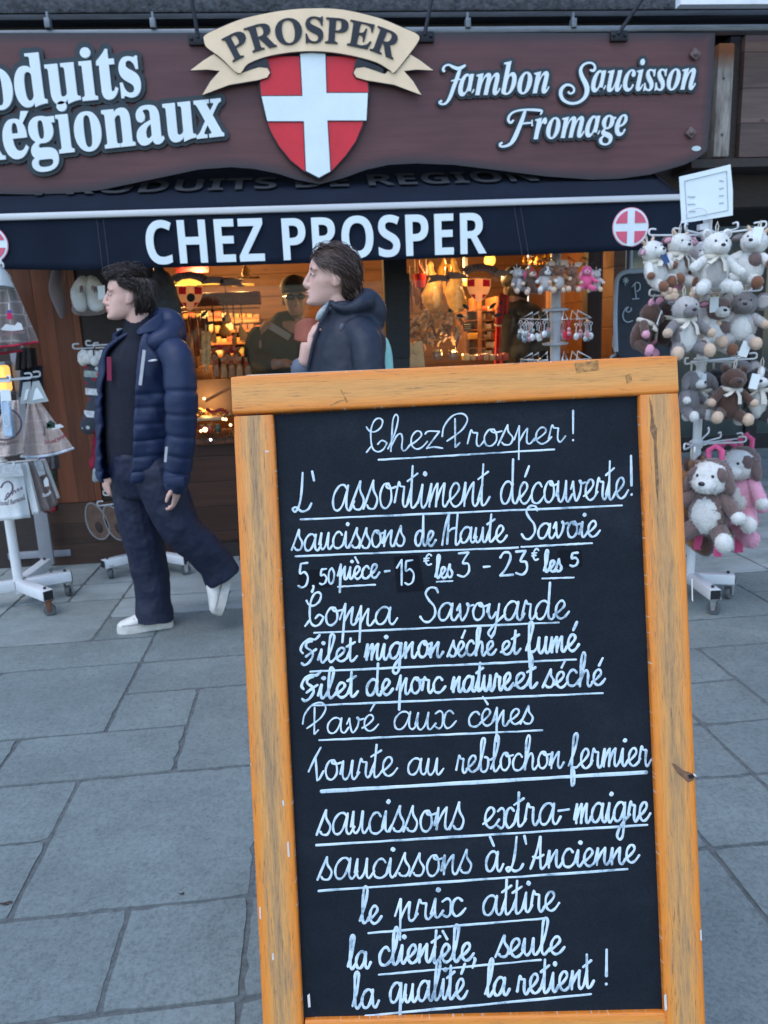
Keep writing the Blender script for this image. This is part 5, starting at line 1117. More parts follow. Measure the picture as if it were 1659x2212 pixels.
b = MB(); q = [at(x, y, YR-.06) for x, y in ((1512, 496), (1530, 496), (1530, 482), (1512, 484))]; b.prism(q, (0, .03, 0)); b.build('card_clip', M_rack, tr)
card = MB(); qs = [(1467.5, 381.6), (1522, 369), (1578, 355), (1583, 410), (1583, 465), (1528, 474), (1473, 482), (1470, 430)]
card.prism([at(x, y, YR-.08) for x, y in qs], (0, .004, 0))
cd_ = single(card, 'price_card', mat('white paper', (.74, .82, .84), .6, nz=(5, .04)), 'curled white price card with a thin grey border on top of the plush toy stand', 'card')
b = MB(); fr_ = [(1479, 391), (1570, 369), (1573, 454), (1484, 472)]; b.tube([at(x, y, YR-.083) for x, y in fr_], .0016, 5, closed=True); b.build('printed_border', mat('grey print', (.26, .32, .36), .6), cd_)
pr_ = MB()
for i in range(4):
    for (x0, x1, dy) in ((1486, 1503, 0), (1554, 1563, -18)):
        if (i == 0 and x0 < 1500): continue
        x = x0
        while x < x1:
            y = 387+i*16+dy+22; pr_.beam(at(x, y+rnd.uniform(-.8, .8), YR-.083), at(x+2.4, y+rnd.uniform(-1.5, 1.5), YR-.083), .004, .001, up=V((0, -1, 0))); x += 3.4
pr_.build('printed_lines', mat('grey print', (.26, .32, .36), .6), cd_)
b = MB(); b.tube([at(1500+24*cos(a)*1.2, 476-26*sin(a)-8*cos(a), YR-.1) for a in [pi*k/14 for k in range(15)]], .0022, 6); b.build('wire_loop', M_rack, tr)

# ================================================================== PLUSH TOYS
def fur(name, col, amt=.10): return mat(name, col, .95, nz=(18, amt), bump=(120, .3, .006), sheen=.4)
FW, FG, FB, FC, FP, FD, FK, FT, FM = fur('white plush', (.66, .66, .63)), fur('grey plush', (.20, .185, .19)), fur('brown plush', (.085, .042, .030)), fur('cream plush', (.60, .44, .32)), fur('pink plush', (.70, .33, .44)), fur('dark brown plush', (.05, .027, .021)), fur('black plush', (.013, .013, .015)), fur('tan plush', (.32, .15, .06)), fur('mauve brown plush', (.15, .098, .09))
FH = fur('chestnut plush', (.20, .085, .045)); FHP = fur('hot pink plush', (.70, .10, .25)); FL = fur('light grey plush', (.42, .40, .39))
M_nose = mat('black plastic nose', (.006, .008, .012), .25, nz=None, spec=.6); M_tag = mat('white card tag', (.72, .78, .79), .55, nz=(9, .05)); M_scarf = mat('cream ribbon', (.60, .56, .48), .75, nz=(20, .12)); M_bluetag = mat('blue print tag', (.03, .08, .22), .5, nz=(40, .4))
def fuzz(q, h, rg, n_=3):
    sM = q.M; q.M = None; N = len(q.f); cen = sum(q.v, V((0, 0, 0)))/len(q.v)
    for k in range(N):
        f = q.f[k]
        if len(f) < 4: continue
        a, b, c, d = (q.v[i] for i in f[:4]); nn = (c-a).cross(d-b)
        if nn.length < 1e-9: continue
        nn.normalize(); ctr = (a+b+c+d)/4; nn = nn if nn.dot(ctr-cen) > 0 else -nn
        ar = (c-a).cross(d-b).length/2/h**2; ke = ar*2600; ke = int(ke)+(rg.random() < ke % 1)
        for _ in range(ke):
            u, v = rg.random(), rg.random(); p = a.lerp(b, u).lerp(d.lerp(c, u), v); L = h*rg.uniform(.012, .028)
            t = (V((rg.uniform(-1, 1), rg.uniform(-1, 1), rg.uniform(-1.3, .5)))*.75+nn).normalized(); s_ = t.cross(nn); s_ = s_.normalized()*h*.0034 if s_.length > 1e-6 else V((h*.0034, 0, 0))
            q.add([p-s_, p+s_, p+t*L], [[0, 1, 2]])
    q.M = sM
GT = 'plush toys hanging on the white stand'
def plush(label, cx, cy, hpx, Y, body, head=None, belly=None, ear=None, inner=None, paw=None, muz=None, ears='round', yaw=0., roll=0., pitch=0., tag_at=None, tagm=None, scarf=False, pose='sit', patch=None, blaze=None, backs=False, name='plush_toy', cat='plush toy', group=GT, loop=True, eyes=True, seed=0, capc=None):
    h = hpx*mpp(Y, cx, cy); c = at(cx, cy, Y); rg = random.Random(seed or int(cx*7+cy))
    roll += rg.uniform(-.09, .09); h *= 1.05; bw = rg.uniform(.92, 1.12); head = head or body; ear = ear or head; inner = inner or ear; paw = paw or body; muz = muz or head
    M = MX.Translation(c) @ MX.Rotation(roll, 4, 'Y') @ MX.Rotation(yaw, 4, 'Z') @ MX.Rotation(pitch, 4, 'X') @ MX.Scale(h, 4) @ MX.Translation((0, 0, -.5))
    root = thing(name, c, label, cat, group)
    def part(nm, m, f, par=root, j=.035):
        q = MB(M); f(q, j)
        if j and m.name.endswith('plush') and h*1660/3.6 > 100: fuzz(q, h, rg)
        return q.build(nm, m, par, smooth=85, fix=False)
    E = lambda c_, r_, R=None: (lambda q, j: q.ell(c_, r_, R=R, nu=22, nv=14, jit=j, rg=rg))
    C = lambda a, b, ra, rb: (lambda q, j: q.cap(a, b, ra, rb, 14))
    part('body', body, E((0, 0, .36), (.205*bw, .175, .27*(2-bw))))
    if belly: part('belly', belly, E((0, -.055, .35), (.165*bw, .135, .23*(2-bw))))
    hd = part('head', head, E((0, -.04, .73), (.195, .175, .175)))
    part('muzzle', muz, E((0, -.19, .685), (.115, .10, .085)), hd)
    part('nose', M_nose, E((0, -.285, .71), (.034, .022, .024)), hd, 0)
    if blaze: part('blaze', blaze, E((0, -.125, .79), (.06, .11, .13)), hd)
    if eyes:
        for s in (-1, 1): part('eye', M_nose, E((.075*s, -.19, .775), (.018, .014, .019)), hd, 0)
    if capc: part('head_patch', capc, E((.0, .035, .765), (.196, .15, .165)), hd); part('eye_patch', capc, E((.12, -.10, .77), (.075, .07, .085)), hd); part('eye_patch', capc, E((-.12, -.10, .77), (.075, .07, .085)), hd)
    if patch: part('patch', patch, E((.085, -.10, .45), (.105, .105, .12)))
    for s in (-1, 1):
        if ears == 'round': part('ear', ear, E((.145*s, -.02, .89), (.068, .035, .068)), hd); part('ear_lining', inner, E((.147*s, -.045, .888), (.042, .02, .044)), hd)
        elif ears == 'cow': part('ear', ear, E((.25*s, -.02, .79), (.10, .035, .055), MX.Rotation(.35*s, 3, 'Y')), hd); part('ear_lining', inner, E((.25*s, -.045, .785), (.07, .02, .035), MX.Rotation(.35*s, 3, 'Y')), hd); part('horn', FC, C((.10*s, -.02, .88), (.15*s, -.03, .95), .032, .02), hd)
        elif ears == 'flop': part('ear', ear, E((.19*s, -.03, .70), (.055, .075, .14), MX.Rotation(-.25*s, 3, 'Y')), hd)
        elif ears == 'long': part('ear', ear, E((.17*s, -.06, .66), (.065, .04, .20), MX.Rotation(-.45*s, 3, 'Y')), hd); part('ear_lining', inner, E((.175*s, -.095, .65), (.042, .02, .15), MX.Rotation(-.45*s, 3, 'Y')), hd)
        elif ears == 'antler':
            def ant(q, j, s=s):
                q.ell((.16*s, 0, .93), (.075, .04, .06), nu=14, nv=8, jit=j, rg=rg)
                for dx, dz in ((.03, .055), (.11, .075), (.19, .05)): q.ell(((.12+dx)*s, 0, .93+dz), (.045, .038, .05), nu=12, nv=8, jit=j, rg=rg)
                q.ell((.24*s, 0, .92), (.07, .036, .045), nu=12, nv=8, jit=j, rg=rg)
            part('antler', inner, ant, hd); part('ear', ear, E((.19*s, .01, .84), (.06, .03, .035)), hd)
        elif ears == 'elephant': part('ear', ear, E((.26*s, .0, .77), (.125, .035, .135)), hd); part('ear_lining', inner, E((.26*s, -.03, .77), (.095, .02, .10)), hd)
        ang = rg.uniform(-.05, .05)
        part('arm', body, C((.16*s, -.02, .52), (.31*s, -.12, .40+ang), .075, .068)); part('paw', paw, E((.335*s, -.145, .385+ang), (.07, .068, .066)))
        part('leg', body, C((.12*s, -.05, .19), (.22*s, -.20, .12), .095, .088)); part('foot', paw, E((.245*s, -.26, .115), (.088, .078, .098)))
    if scarf:
        def sc_f(q, j):
            q.tube([(.15*cos(a), .14*sin(a)-.01, .575+.015*sin(a)) for a in [2*pi*k/20 for k in range(20)]], .028, 8, closed=True, sq=1.5)
            q.tube([(.03, -.16, .57), (.07, -.22, .47), (.085, -.235, .35)], [.035, .045, .05], 8, sq=.3); q.tube([(-.02, -.16, .57), (-.10, -.22, .50), (-.17, -.23, .46)], [.035, .045, .05], 8, sq=.3)
        part('scarf', M_scarf, sc_f)
    if tag_at: part('tag', tagm or M_tag, lambda q, j: q.box(tag_at, (.14, .012, .24), R=MX.Rotation(rg.uniform(-.25, .25), 3, 'Y')))
    if backs:
        part('strap', FHP, lambda q, j: [q.box((dx, .05, -.0), (.08, .02, .16)) for dx in (-.11,)]); part('strap', FHP, lambda q, j: q.box((.12, -.02, -.02), (.08, .02, .17))); part('handle_loop', FHP, lambda q, j: q.tube([(-.06, .1, .88), (-.07, .1, 1.0), (0, .1, 1.05), (.07, .1, 1.0), (.06, .1, .88)], .028, 8))
    elif loop: part('hanging_loop', M_scarf, lambda q, j: q.tube([(-.012, 0, .89), (-.02, 0, 1.0), (0, 0, 1.06), (.02, 0, 1.0), (.012, 0, .89)], .008, 6))
    return root
Yt = YR-.16
plush('white plush cow with grey ears and a blue neck tag on the top tier', 1412, 572, 112, Yt-.04, FW, FW, None, FG, FP, FH, FW, 'cow', .5, -.25, 0, (.02, -.24, .56), M_bluetag, scarf=True)
plush('white plush cow with a mauve side patch, second from left on the top tier', 1462, 560, 118, Yt+.02, FW, FW, FW, FM, FP, FH, FW, 'cow', .2, .1, 0, None, None, scarf=True, patch=FM)
plush('pink plush toy squeezed behind the two cows on the top tier', 1478, 566, 118, Yt+.16, FP, FP, None, FP, FHP, FP, FP, 'long', .1, 0, 0, (0, -.25, .2))
plush('white plush husky bear with black nose hanging centrally on the top tier', 1543, 566, 134, Yt-.1, FW, FW, FL, FW, FL, FW, FW, 'round', -.12, -.04, 0, None, None, scarf=True)
plush('white and mauve plush cow turned sideways at the right end of the top tier', 1622, 558, 128, Yt+.0, FW, FW, FW, FM, FG, FH, FW, 'cow', -.75, .18, 0, (.05, -.2, .8), M_tag, patch=FM)
plush('small white plush with brown paws peeking out left of the husky bear', 1500, 575, 100, Yt+.1, FW, FL, FW, FW, FL, FH, FW, 'round', .4, 0, 0)
plush('brown plush bear with pink feet and white tag on the second tier', 1391, 706, 116, Yt-.02, FB, FB, None, FP, FP, FP, FB, 'round', .95, .22, 0, (-.05, -.22, .68), M_tag, scarf=True, eyes=False)
plush('darker brown plush bear turned away beside the grey plush moose', 1437, 698, 108, Yt+.05, FD, FD, None, FP, FP, FD, FD, 'round', 2.7, .05, 0, None, None, scarf=True, eyes=False)
plush('grey plush moose with cream antlers and white belly on the second tier', 1478, 702, 134, Yt-.12, FG, FL, FW, FG, FC, FC, FG, 'antler', .05, -.03, 0, None, None, scarf=True)
plush('white plush cow with brown hooves between the two antlered toys', 1545, 700, 120, Yt+.02, FW, FM, FW, FM, FP, FH, FW, 'cow', -.1, .08, 0, (-.16, -.2, .78), M_tag, patch=FM)
plush('grey plush elephant with big round ears at the right of the second tier', 1604, 688, 122, Yt-.02, FL, FG, FW, FG, FL, FC, FG, 'elephant', -.5, .12, 0, (.1, -.2, .02), M_tag)
plush('grey plush dog with white paws and tag hanging directly beside the board edge', 1489, 850, 108, Yt-.02, FG, FG, None, FG, FW, FW, FW, 'flop', .6, .05, 0, (.02, -.25, .74), M_tag, eyes=False, blaze=FW)
plush('grey plush dog looking right, left of the brown plush monkey', 1523, 850, 104, Yt+.06, FG, FG, FW, FG, FW, FW, FW, 'flop', -.9, 0, 0, None, None, scarf=True, blaze=FW)
plush('brown plush monkey with a cream ribbon on the third tier', 1578, 850, 120, Yt-.1, FB, FB, None, FB, FD, FC, FB, 'round', -.15, .05, 0, (.30, -.12, .72), M_tag, scarf=True, eyes=False)
plush('grey plush elephant half hidden behind the chocolate brown monkey', 1597, 822, 96, Yt+.18, FG, FG, None, FG, FL, FG, FG, 'elephant', -.3, 0, 0)
plush('black, white and rust plush mountain dog at the right end of the third tier', 1640, 850, 124, Yt-.04, FK, FK, FW, FK, FH, FW, FW, 'flop', -.55, .0, 0, (.25, -.2, .40), M_tag, scarf=True, blaze=FW)
plush('black plush dog hanging in the dark behind the grey dogs', 1540, 838, 92, Yt+.26, FK, FK, None, FK, FK, FH, FK, 'flop', .3, 0, 0)
plush('large brown and white dog backpack with pink straps on the lowest tier', 1533, 1078, 186, Yt-.12, FM, FW, FW, FM, FM, FW, FW, 'flop', -.80, .0, 0, None, None, backs=True, capc=FM, cat='toy backpack', name='plush_backpack')
plush('brown and white dog backpack facing right behind the larger one', 1600, 1046, 172, Yt+.12, FP, FW, FW, FM, FM, FW, FW, 'flop', -1.05, .02, 0, None, None, backs=True, capc=FM, cat='toy backpack', name='plush_backpack')
plush('tan brown plush monkey half hidden by the board edge on the lowest tier', 1492, 1080, 196, Yt+.12, FT, FT, FB, FB, FT, FB, FC, 'round', .7, 0, 0, None, None, eyes=False, cat='plush toy')
plush('pink plush backpack hanging behind the large dog backpack', 1570, 1070, 188, Yt+.24, FP, FP, None, FP, FHP, FP, FP, 'long', -.6, 0, 0, None, None, backs=True, cat='toy backpack', name='plush_backpack')

# ---- keyring stand under the awning
YK2 = 4.62
pk = at(1200, 690, YK2)
kr = thing('display_rack', V((pk.x, YK2, 0)), 'slim pale grey stand with small plush keyrings and metal charms under the awning', 'display stand')
M_pg = mat('pale grey steel', (.42, .45, .48), .42, nz=(8, .08))
b = MB(); b.cyl(V((pk.x, YK2, .05)), V((pk.x, YK2, at(1205, 540, YK2).z)), .030, n=18); b.build('pole', M_pg, kr)
for y in (669, 742): b = MB(); c = V((pk.x, YK2, at(1200, y, YK2).z)); b.lathe(c, [(.03, -.012), (.075, -.008), (.078, .004), (.03, .012)], 24); b.build('collar', M_pg, kr)
for y in (676, ): b = MB(); c = V((pk.x, YK2, at(1200, y, YK2).z)); b.cyl(c+V((0, 0, -.05)), c, .036, n=18); b.build('sleeve', M_pg, kr)
base(kr, V((pk.x, YK2, .08)), [V((pk.x+.32*cos(a), YK2+.32*sin(a), .08)) for a in (.4, 2, 3.6, 5.1)], .045, M_pg)
def hanger(x0, y0, x1, y1, x2, y2, Y):
    b = MB(); b.tube(catmull([at(x0, y0, Y), at(x1, y1, Y), at(x2, y2, Y)], 1), .006, 6, closed=True, sq=1); return b.build('hanger', M_rack, kr)
for yb in (0, 88):
    for (x0, y0, x1, y1, x2, y2, dy) in ((1124, 689, 1150, 675, 1152, 689, 0), (1138, 689, 1163, 674, 1165, 690, .12), (1163, 690, 1182, 673, 1183, 690, -.1), (1214, 690, 1218, 672, 1226, 690, -.1), (1232, 690, 1236, 671, 1252, 688, .1), (1245, 690, 1248, 671, 1277, 686, 0)): hanger(x0, y0+yb, x1, y1+yb, x2, y2+yb, YK2+dy-.05)
for (x0, y0, x1, y1, x2, y2) in ((1120, 572, 1180, 560, 1182, 575), (1180, 575, 1188, 556, 1215, 573), (1216, 574, 1228, 556, 1250, 570), (1245, 574, 1258, 556, 1285, 566)):
    b = MB(); b.tube([at(x0, y0, YK2-.1), at(x1, y1, YK2-.1), at(x2, y2, YK2-.1)], .004, 6, closed=True); b.build('hanger', mat('dark wire', (.10, .09, .09), .45, metal=.5), kr)
GK = 'small plush keyrings on the grey stand'
def pk_(lab, x, y, h, **k): plush(lab, x, y, h, YK2-.16, name='plush_keyring', cat='keyring', group=GK, **k)
pk_('grey plush keyring at the far left of the slim stand', 1118, 605, 56, body=FG, head=FL, belly=FL, paw=FC, ears='cow', yaw=.4)
pk_('reindeer plush keyring wearing a red and white cap', 1144, 606, 60, body=FB, head=FH, paw=FC, muz=FC, ears='flop', ear=FHP, yaw=.25, blaze=fur('red plush', (.45, .02, .03)))
pk_('white faced brown dog plush keyring', 1178, 602, 58, body=FL, head=FM, belly=FL, paw=FW, muz=FW, ears='flop', blaze=FW, yaw=.05)
pk_('brown moose plush keyring with cream antlers over the pole', 1206, 600, 62, body=FT, head=FH, belly=FL, paw=FC, inner=FC, muz=FH, ears='antler')
pk_('second brown moose plush keyring next to the pink rabbit', 1234, 602, 58, body=FH, head=FH, paw=FC, inner=FC, ears='antler', yaw=-.3, roll=.1)
pk_('hot pink rabbit plush keyring with long pale ears', 1266, 600, 56, body=FHP, head=FHP, belly=FHP, paw=FHP, ear=FP, inner=FP, muz=FP, ears='long', yaw=-.2)
pk_('grey plush keyring at the far right behind the pink rabbit', 1288, 606, 48, body=FL, head=FL, paw=FC, ears='round', yaw=-.6)
kk = random.Random(4); cols = [(.70, .73, .73), (.45, .48, .49), (.72, .76, .76), (.12, .14, .14), (.55, .30, .33), (.20, .26, .28)]
mk = [mat('charm %s' % n_, c, .3, metal=.4, nz=(30, .3)) for n_, c in zip(('silver', 'steel', 'white', 'black', 'rose', 'blue'), cols)]; mk.append(mat('charm red', (.55, .03, .06), .4))
def charm(x, y, Y, m, grp, lab):
    c = at(x, y, Y); q = MB(); s_ = kk.uniform(.8, 1.15)
    q.tube([c+V((.009*cos(a), 0, .009*sin(a)-.009)) for a in [2*pi*k/8 for k in range(8)]], .0018, 5, closed=True)
    for k in range(4): q.ell(c+V((kk.uniform(-.002, .002), 0, -.024-.008*k)), (.0036, .003, .0048), nu=6, nv=4)
    z = -.065*s_; sh = kk.randrange(3)
    if sh == 0: q.ell(c+V((0, 0, z-.012)), (.016, .007, .022), nu=10, nv=6)
    elif sh == 1: q.box(c+V((0, 0, z-.014)), (.027, .006, .042), R=MX.Rotation(kk.uniform(-.3, .3), 3, 'Y'), bev=.003)
    else: q.ell(c+V((0, 0, z)), (.012, .010, .013), nu=8, nv=6); q.ell(c+V((0, 0, z-.024)), (.015, .010, .017), nu=8, nv=6)
    single(q, 'keyring', m, lab, 'keyring', grp)
for yb, lab, grp in ((0, 'small metal and resin charm keyring in the packed row on the slim grey stand', 'charm keyrings on the middle tier'), (88, 'charm keyring on the lowest visible tier just above the menu board', 'charm keyrings on the lower tier')):
    for k in range(42):
        x = kk.choice((kk.uniform(1122, 1186), kk.uniform(1214, 1279))); y = 690+yb+kk.uniform(-1, 9); charm(x, y, YK2+kk.uniform(-.16, .1), mk[-1] if (1214 < x < 1232 and kk.random() < .5) else kk.choice(mk[:6]), grp, lab)

# ---- chalk sign with a carved wooden figure, half behind the toys
YCS = 4.75
cs = thing('chalk_sign', V((at(1370, 700, YCS).x, YCS, 0)), 'small chalkboard with rounded grey frame on a brown wooden stand behind the toys', 'chalkboard')
fp = [(1331, 760), (1329, 690), (1331, 620), (1336, 598), (1350, 588), (1375, 586), (1420, 584), (1440, 592), (1448, 620), (1450, 690), (1452, 760), (1420, 772), (1360, 772)]
b = MB(); b.prism(outline(fp, YCS-.01, 4), (0, .02, 0)); b.build('panel', mat('blue black chalk panel', (.013, .020, .032), .6, nz=(7, .3)), cs)
b = MB(); b.tube(outline(fp[:11], YCS-.015, 5, False), .014, 8); b.build('frame', mat('pale blue grey rim', (.30, .36, .42), .5, nz=(8, .1)), cs)
q = MB()
def chalk(pts, r=.0035): q.tube(catmull([at(1299.6+.2167*x*1, 331.8+.2167*y, YCS-.022) for x, y in pts], 5), r, 5)
chalk([(300, 1330), (345, 1285), (380, 1300), (380, 1350), (350, 1375)]); chalk([(330, 1290), (335, 1370), (345, 1445)]); chalk([(305, 1450), (345, 1447), (375, 1445)])
chalk([(290, 1535), (295, 1560), (265, 1580), (245, 1560), (265, 1530), (240, 1545), (212, 1600), (222, 1655), (260, 1680), (310, 1665)])
for k in range(7): a = 2*pi*k/7; chalk([(240, 1265), (240+22*cos(a-.2), 1265+24*sin(a-.2)), (240+28*cos(a), 1265+30*sin(a)), (240+22*cos(a+.2), 1265+24*sin(a+.2)), (240, 1265)], .0018)
chalk([(236, 1295), (232, 1310), (240, 1315)], .0018); q.build('chalk_letters', mat('chalk line', (.36, .42, .46), .8), cs)
b = MB(); b.prism(outline([(1338, 700), (1330, 715), (1326, 745), (1328, 765), (1322, 775), (1326, 800), (1318, 860), (1320, 960), (1330, 1080), (1450, 1080), (1465, 900), (1458, 760), (1440, 740), (1400, 774), (1350, 760)], YCS+.03, 4), (0, .03, 0)); b.build('stand', mat('reddish brown stained ply', (.085, .028, .020), .5, nz=(6, .25)), cs)
b = MB(); b.tube(outline([(1338, 700), (1329, 716), (1325, 745), (1331, 764), (1320, 772), (1326, 795), (1320, 830)], YCS+.025, 4, False), .009, 8); b.build('edge', MATS['pale blue grey rim'], cs)
# ================================================================== LEFT SIDE: TOWEL STAND AND OTHERS
def cloth(nm, T, Bm, Y, m, label=None, cat=None, group=None, folds=4, amp=.02, sag=.012, hem=None, par=None, nu=48, nv=16, th=.004, arch=0):
    """hanging cloth between a top edge T and a bottom edge Bm (photo points left, right)"""
    def fn(u, v):
        x = (T[0][0]*(1-u)+T[1][0]*u)*(1-v)+(Bm[0][0]*(1-u)+Bm[1][0]*u)*v; y = (T[0][1]*(1-u)+T[1][1]*u)*(1-v)+(Bm[0][1]*(1-u)+Bm[1][1]*u)*v+arch*sin(pi*u)*v
        return at(x, y, Y-amp*(.3+.7*v)*sin(u*folds*pi*2+.7)*(.6+.4*sin(u*9+1))-sag*3*sin(pi*u)*v)
    b = MB(); b.grid(fn, nu, nv); o = b.build(nm, m, par, solid=th, smooth=80, fix=False)
    if label: tag(o, label, cat, group)
    if hem:
        b = MB(); b.tube([fn(k/nu, 1)-V((0, .002, 0)) for k in range(nu+1)], .007, 6); b.build('hem', hem, o, smooth=80)
    return o, fn
def terry(name, col, line, sc_=16):
    m = mat(name, col, .95, nz=None, sheen=.3); n, l, bs = nodes(m); tc = n.new('ShaderNodeTexCoord'); ob = mapping(n, l, tc.outputs['Object'], (1, .2, 1))
    vo = n.new('ShaderNodeTexVoronoi'); vo.feature = 'DISTANCE_TO_EDGE'; vo.inputs['Scale'].default_value = sc_; vo.inputs['Randomness'].default_value = .25; l.new(ob, vo.inputs[0])
    r1 = ramp(n, [(.02, 1.), (.09, 0.)]); l.new(vo.outputs['Distance'], r1.inputs[0]); c0 = V(col)
    g_ = ramp(n, [(.3, c0*.8), (.7, c0*1.15)]); l.new(noise(n, l, ob, 60, 5, .7), g_.inputs[0])
    l.new(mixc(n, l, mul(n, l, r1.outputs[0], .75), g_.outputs[0], line), bs.inputs['Base Color'])
    bu = n.new('ShaderNodeBump'); bu.inputs['Strength'].default_value = .6; bu.inputs['Distance'].default_value = .006; l.new(noise(n, l, ob, 160, 3), bu.inputs['Height']); l.new(bu.outputs[0], bs.inputs['Normal'])
    return m
T_grey = terry('taupe honeycomb towelling', (.17, .145, .135), (.34, .30, .28)); T_beige = terry('beige honeycomb towelling', (.50, .40, .36), (.60, .52, .48)); T_taupe = mat('taupe towelling', (.20, .165, .155), .95, nz=(60, .15), bump=(140, .6, .004)); T_white = mat('white towelling', (.64, .67, .67), .95, nz=(60, .06), bump=(140, .5, .004)); T_blue = mat('pale blue towelling', (.36, .47, .58), .95, nz=(60, .08), bump=(140, .5, .004))
M_redhem = mat('red hem binding', (.38, .015, .045), .8); M_whem = mat('white hem binding', (.60, .68, .76), .8)
Pl = G(41, 1262, .12); YL = Pl.y
ls = thing('display_rack', V((Pl.x, Pl.y, 0)), 'white towel stand on castors at the left edge of the picture', 'display stand')
b = MB(); b.cyl(V((Pl.x, YL, .07)), V((Pl.x, YL, 1.85)), .026); b.build('pole', M_rack, ls)
base(ls, Pl, [G(153, 1243, .12), G(104, 1286, .12), V((Pl.x-.42, YL-.16, .12)), V((Pl.x+.02, YL+.42, .12))], .06, rust=True)
zl = lambda x, y: at(x, y, YL).z
for y in (585, 822, 1000): tier(ls, V((Pl.x, YL, at(10, y, YL).z)))
for (x, y, dy, yt) in ((66, 812, 0, 822), (22, 824, -.22, 822), (84, 806, .15, 822), (80, 988, 0, 1000), (30, 1008, -.2, 1000), (6, 578, -.1, 585)):
    E_ = at(x, y, YL+dy); C_ = V((Pl.x, YL, at(10, yt, YL).z)); hook(ls, C_, V((E_.x, E_.y, C_.z+(E_.z-C_.z)*.3)), .005)
GTW = 'embroidered towels on the left stand'
def embroider(par, body, pts, em, Y, m, style=ITAL): q = lay_curve(style(body), pts, em, Y, .03, .0, .004); q.build('embroidery', m, par, fix=False)
M_ered = mat('dark red thread', (.25, .03, .05), .8); M_egrey = mat('grey thread', (.12, .10, .12), .8); M_ewhite = mat('white thread', (.60, .62, .63), .8); M_egreen = mat('green thread', (.02, .06, .04), .8)
# round towel with a red hem
o, fn = cloth('round_towel', ((-12, 600), (20, 592)), ((-70, 752), (84, 738)), YL-.12, T_grey, 'round taupe honeycomb hand towel with red hem and an embroidered cable car', 'towel', GTW, 3, .03, .02, M_redhem, arch=4)
b = MB(); b.tube([at(-2, 574, YL-.12), at(6, 590, YL-.13), at(12, 622, YL-.15)], [.012, .03, .055], 12, sq=.5); b.build('gathered_top', mat('silver grey satin', (.34, .38, .39), .5, nz=(20, .2)), o)
b = MB(); b.tube([at(-6, 566+6*sin(a), YL-.14)+V((.02*cos(a), 0, .0)) for a in [2*pi*k/10 for k in range(10)]], .005, 6, closed=True); b.build('ring', M_rack, o)
fy = YL-.175
q = MB(); q.prism([at(x, y, fy-.03) for x, y in ((3, 710), (12, 700), (22, 702), (32, 703), (38, 696), (46, 699), (50, 712), (30, 715), (3, 713))], (0, .004, 0)); q.build('embroidery', M_ewhite, o)
for P_, m_ in (([(14, 683), (16, 676), (24, 676), (27, 684), (25, 690), (16, 690)], mat('crimson thread', (.5, .02, .1), .8)), ([(15, 676), (16, 670), (24, 670), (25, 676)], mat('violet thread', (.10, .06, .28), .8)), ([(18, 669), (18, 655), (20, 655), (20, 669)], M_ewhite)):
    q = MB(); q.prism([at(x, y, fy-.03) for x, y in P_], (0, .003, 0)); q.build('embroidery', m_, o)
embroider(o, 'Le Grand Bornand', [(5, 726), (28, 722), (54, 720)], 11, fy-.05, mat('faded pink thread', (.30, .16, .17), .8))
o, fn = cloth('round_towel', ((-20, 640), (16, 640)), ((-80, 768), (48, 757)), YL-.02, T_grey, 'second taupe round towel whose red hem shows under the first one', 'towel', GTW, 2, .02, .02, M_redhem, arch=3)
# beige round towels on the middle tier
o, fn = cloth('round_towel', ((60, 868), (84, 864)), ((46, 986), (159, 968)), YL-.06, T_beige, 'beige round towel with an embroidered chalet, furthest right on the middle tier', 'towel', GTW, 2.5, .035, .01, M_whem, arch=7)
fy = YL-.14
for P_, m_ in (([(100, 926), (100, 915), (108, 908), (119, 914), (119, 924)], M_egreen), ([(102, 922), (102, 916), (117, 915), (117, 922)], M_ewhite), ([(94, 942), (94, 920), (97, 920), (98, 942)], M_egrey), ([(118, 918), (130, 916), (138, 922), (126, 926), (112, 929), (112, 926)], M_ewhite)):
    q = MB(); q.prism([at(x, y, fy) for x, y in P_], (0, .003, 0)); q.build('embroidery', m_, o)
embroider(o, 'Le Grand Bornand', [(96, 960), (118, 956), (136, 947), (145, 940)], 13, fy-.01, M_ered)
for (x0, y0, x1, y1, x2, y2, x3, y3, dy) in ((70, 825, 84, 822, 105, 867, 62, 873, -.12), (50, 826, 66, 824, 68, 870, 43, 873, -.06)):
    q = MB(); q.prism([at(x, y, YL+dy) for x, y in ((x0, y0), (x1, y1), (x2, y2), (x3, y3))], (0, .003, 0)); t_ = q.build('hang_card', mat('grey card', (.36, .40, .40), .6), o)
    q = MB(); sx_ = lambda t: (x0+(x1-x0)*t); q.prism([at(x, y, YL+dy-.003) for x, y in ((x0+6, y0+16), (x1-3, y1+15), (x2-10, y2-7), (x3+8, y3-8))], (0, .002, 0)); q.build('card_label', M_tag, t_)
o, fn = cloth('round_towel', ((18, 866), (40, 864)), ((-40, 984), (52, 976)), YL-.15, T_beige, 'beige round towel with an embroidered ring, behind the pale blue towel', 'towel', GTW, 2, .025, .02, MATS['beige honeycomb towelling'], arch=5)
q = MB(); q.tube([at(8+38*cos(a), 916+34*sin(a), YL-.225) for a in [2*pi*k/30 for k in range(30)]], .0055, 6, closed=True); q.build('embroidery', M_egrey, o)
embroider(o, 'Le Grand Bornand', [(-20, 962), (10, 962), (42, 956)], 14, YL-.215, mat('brown grey thread', (.22, .17, .17), .8))
o, fn = cloth('hand_towel', ((1, 866), (23, 866)), ((10, 945), (33, 943)), YL-.26, T_blue, 'narrow pale blue hand towel with a white drop outline', 'towel', GTW, 1.5, .01, .012, None)
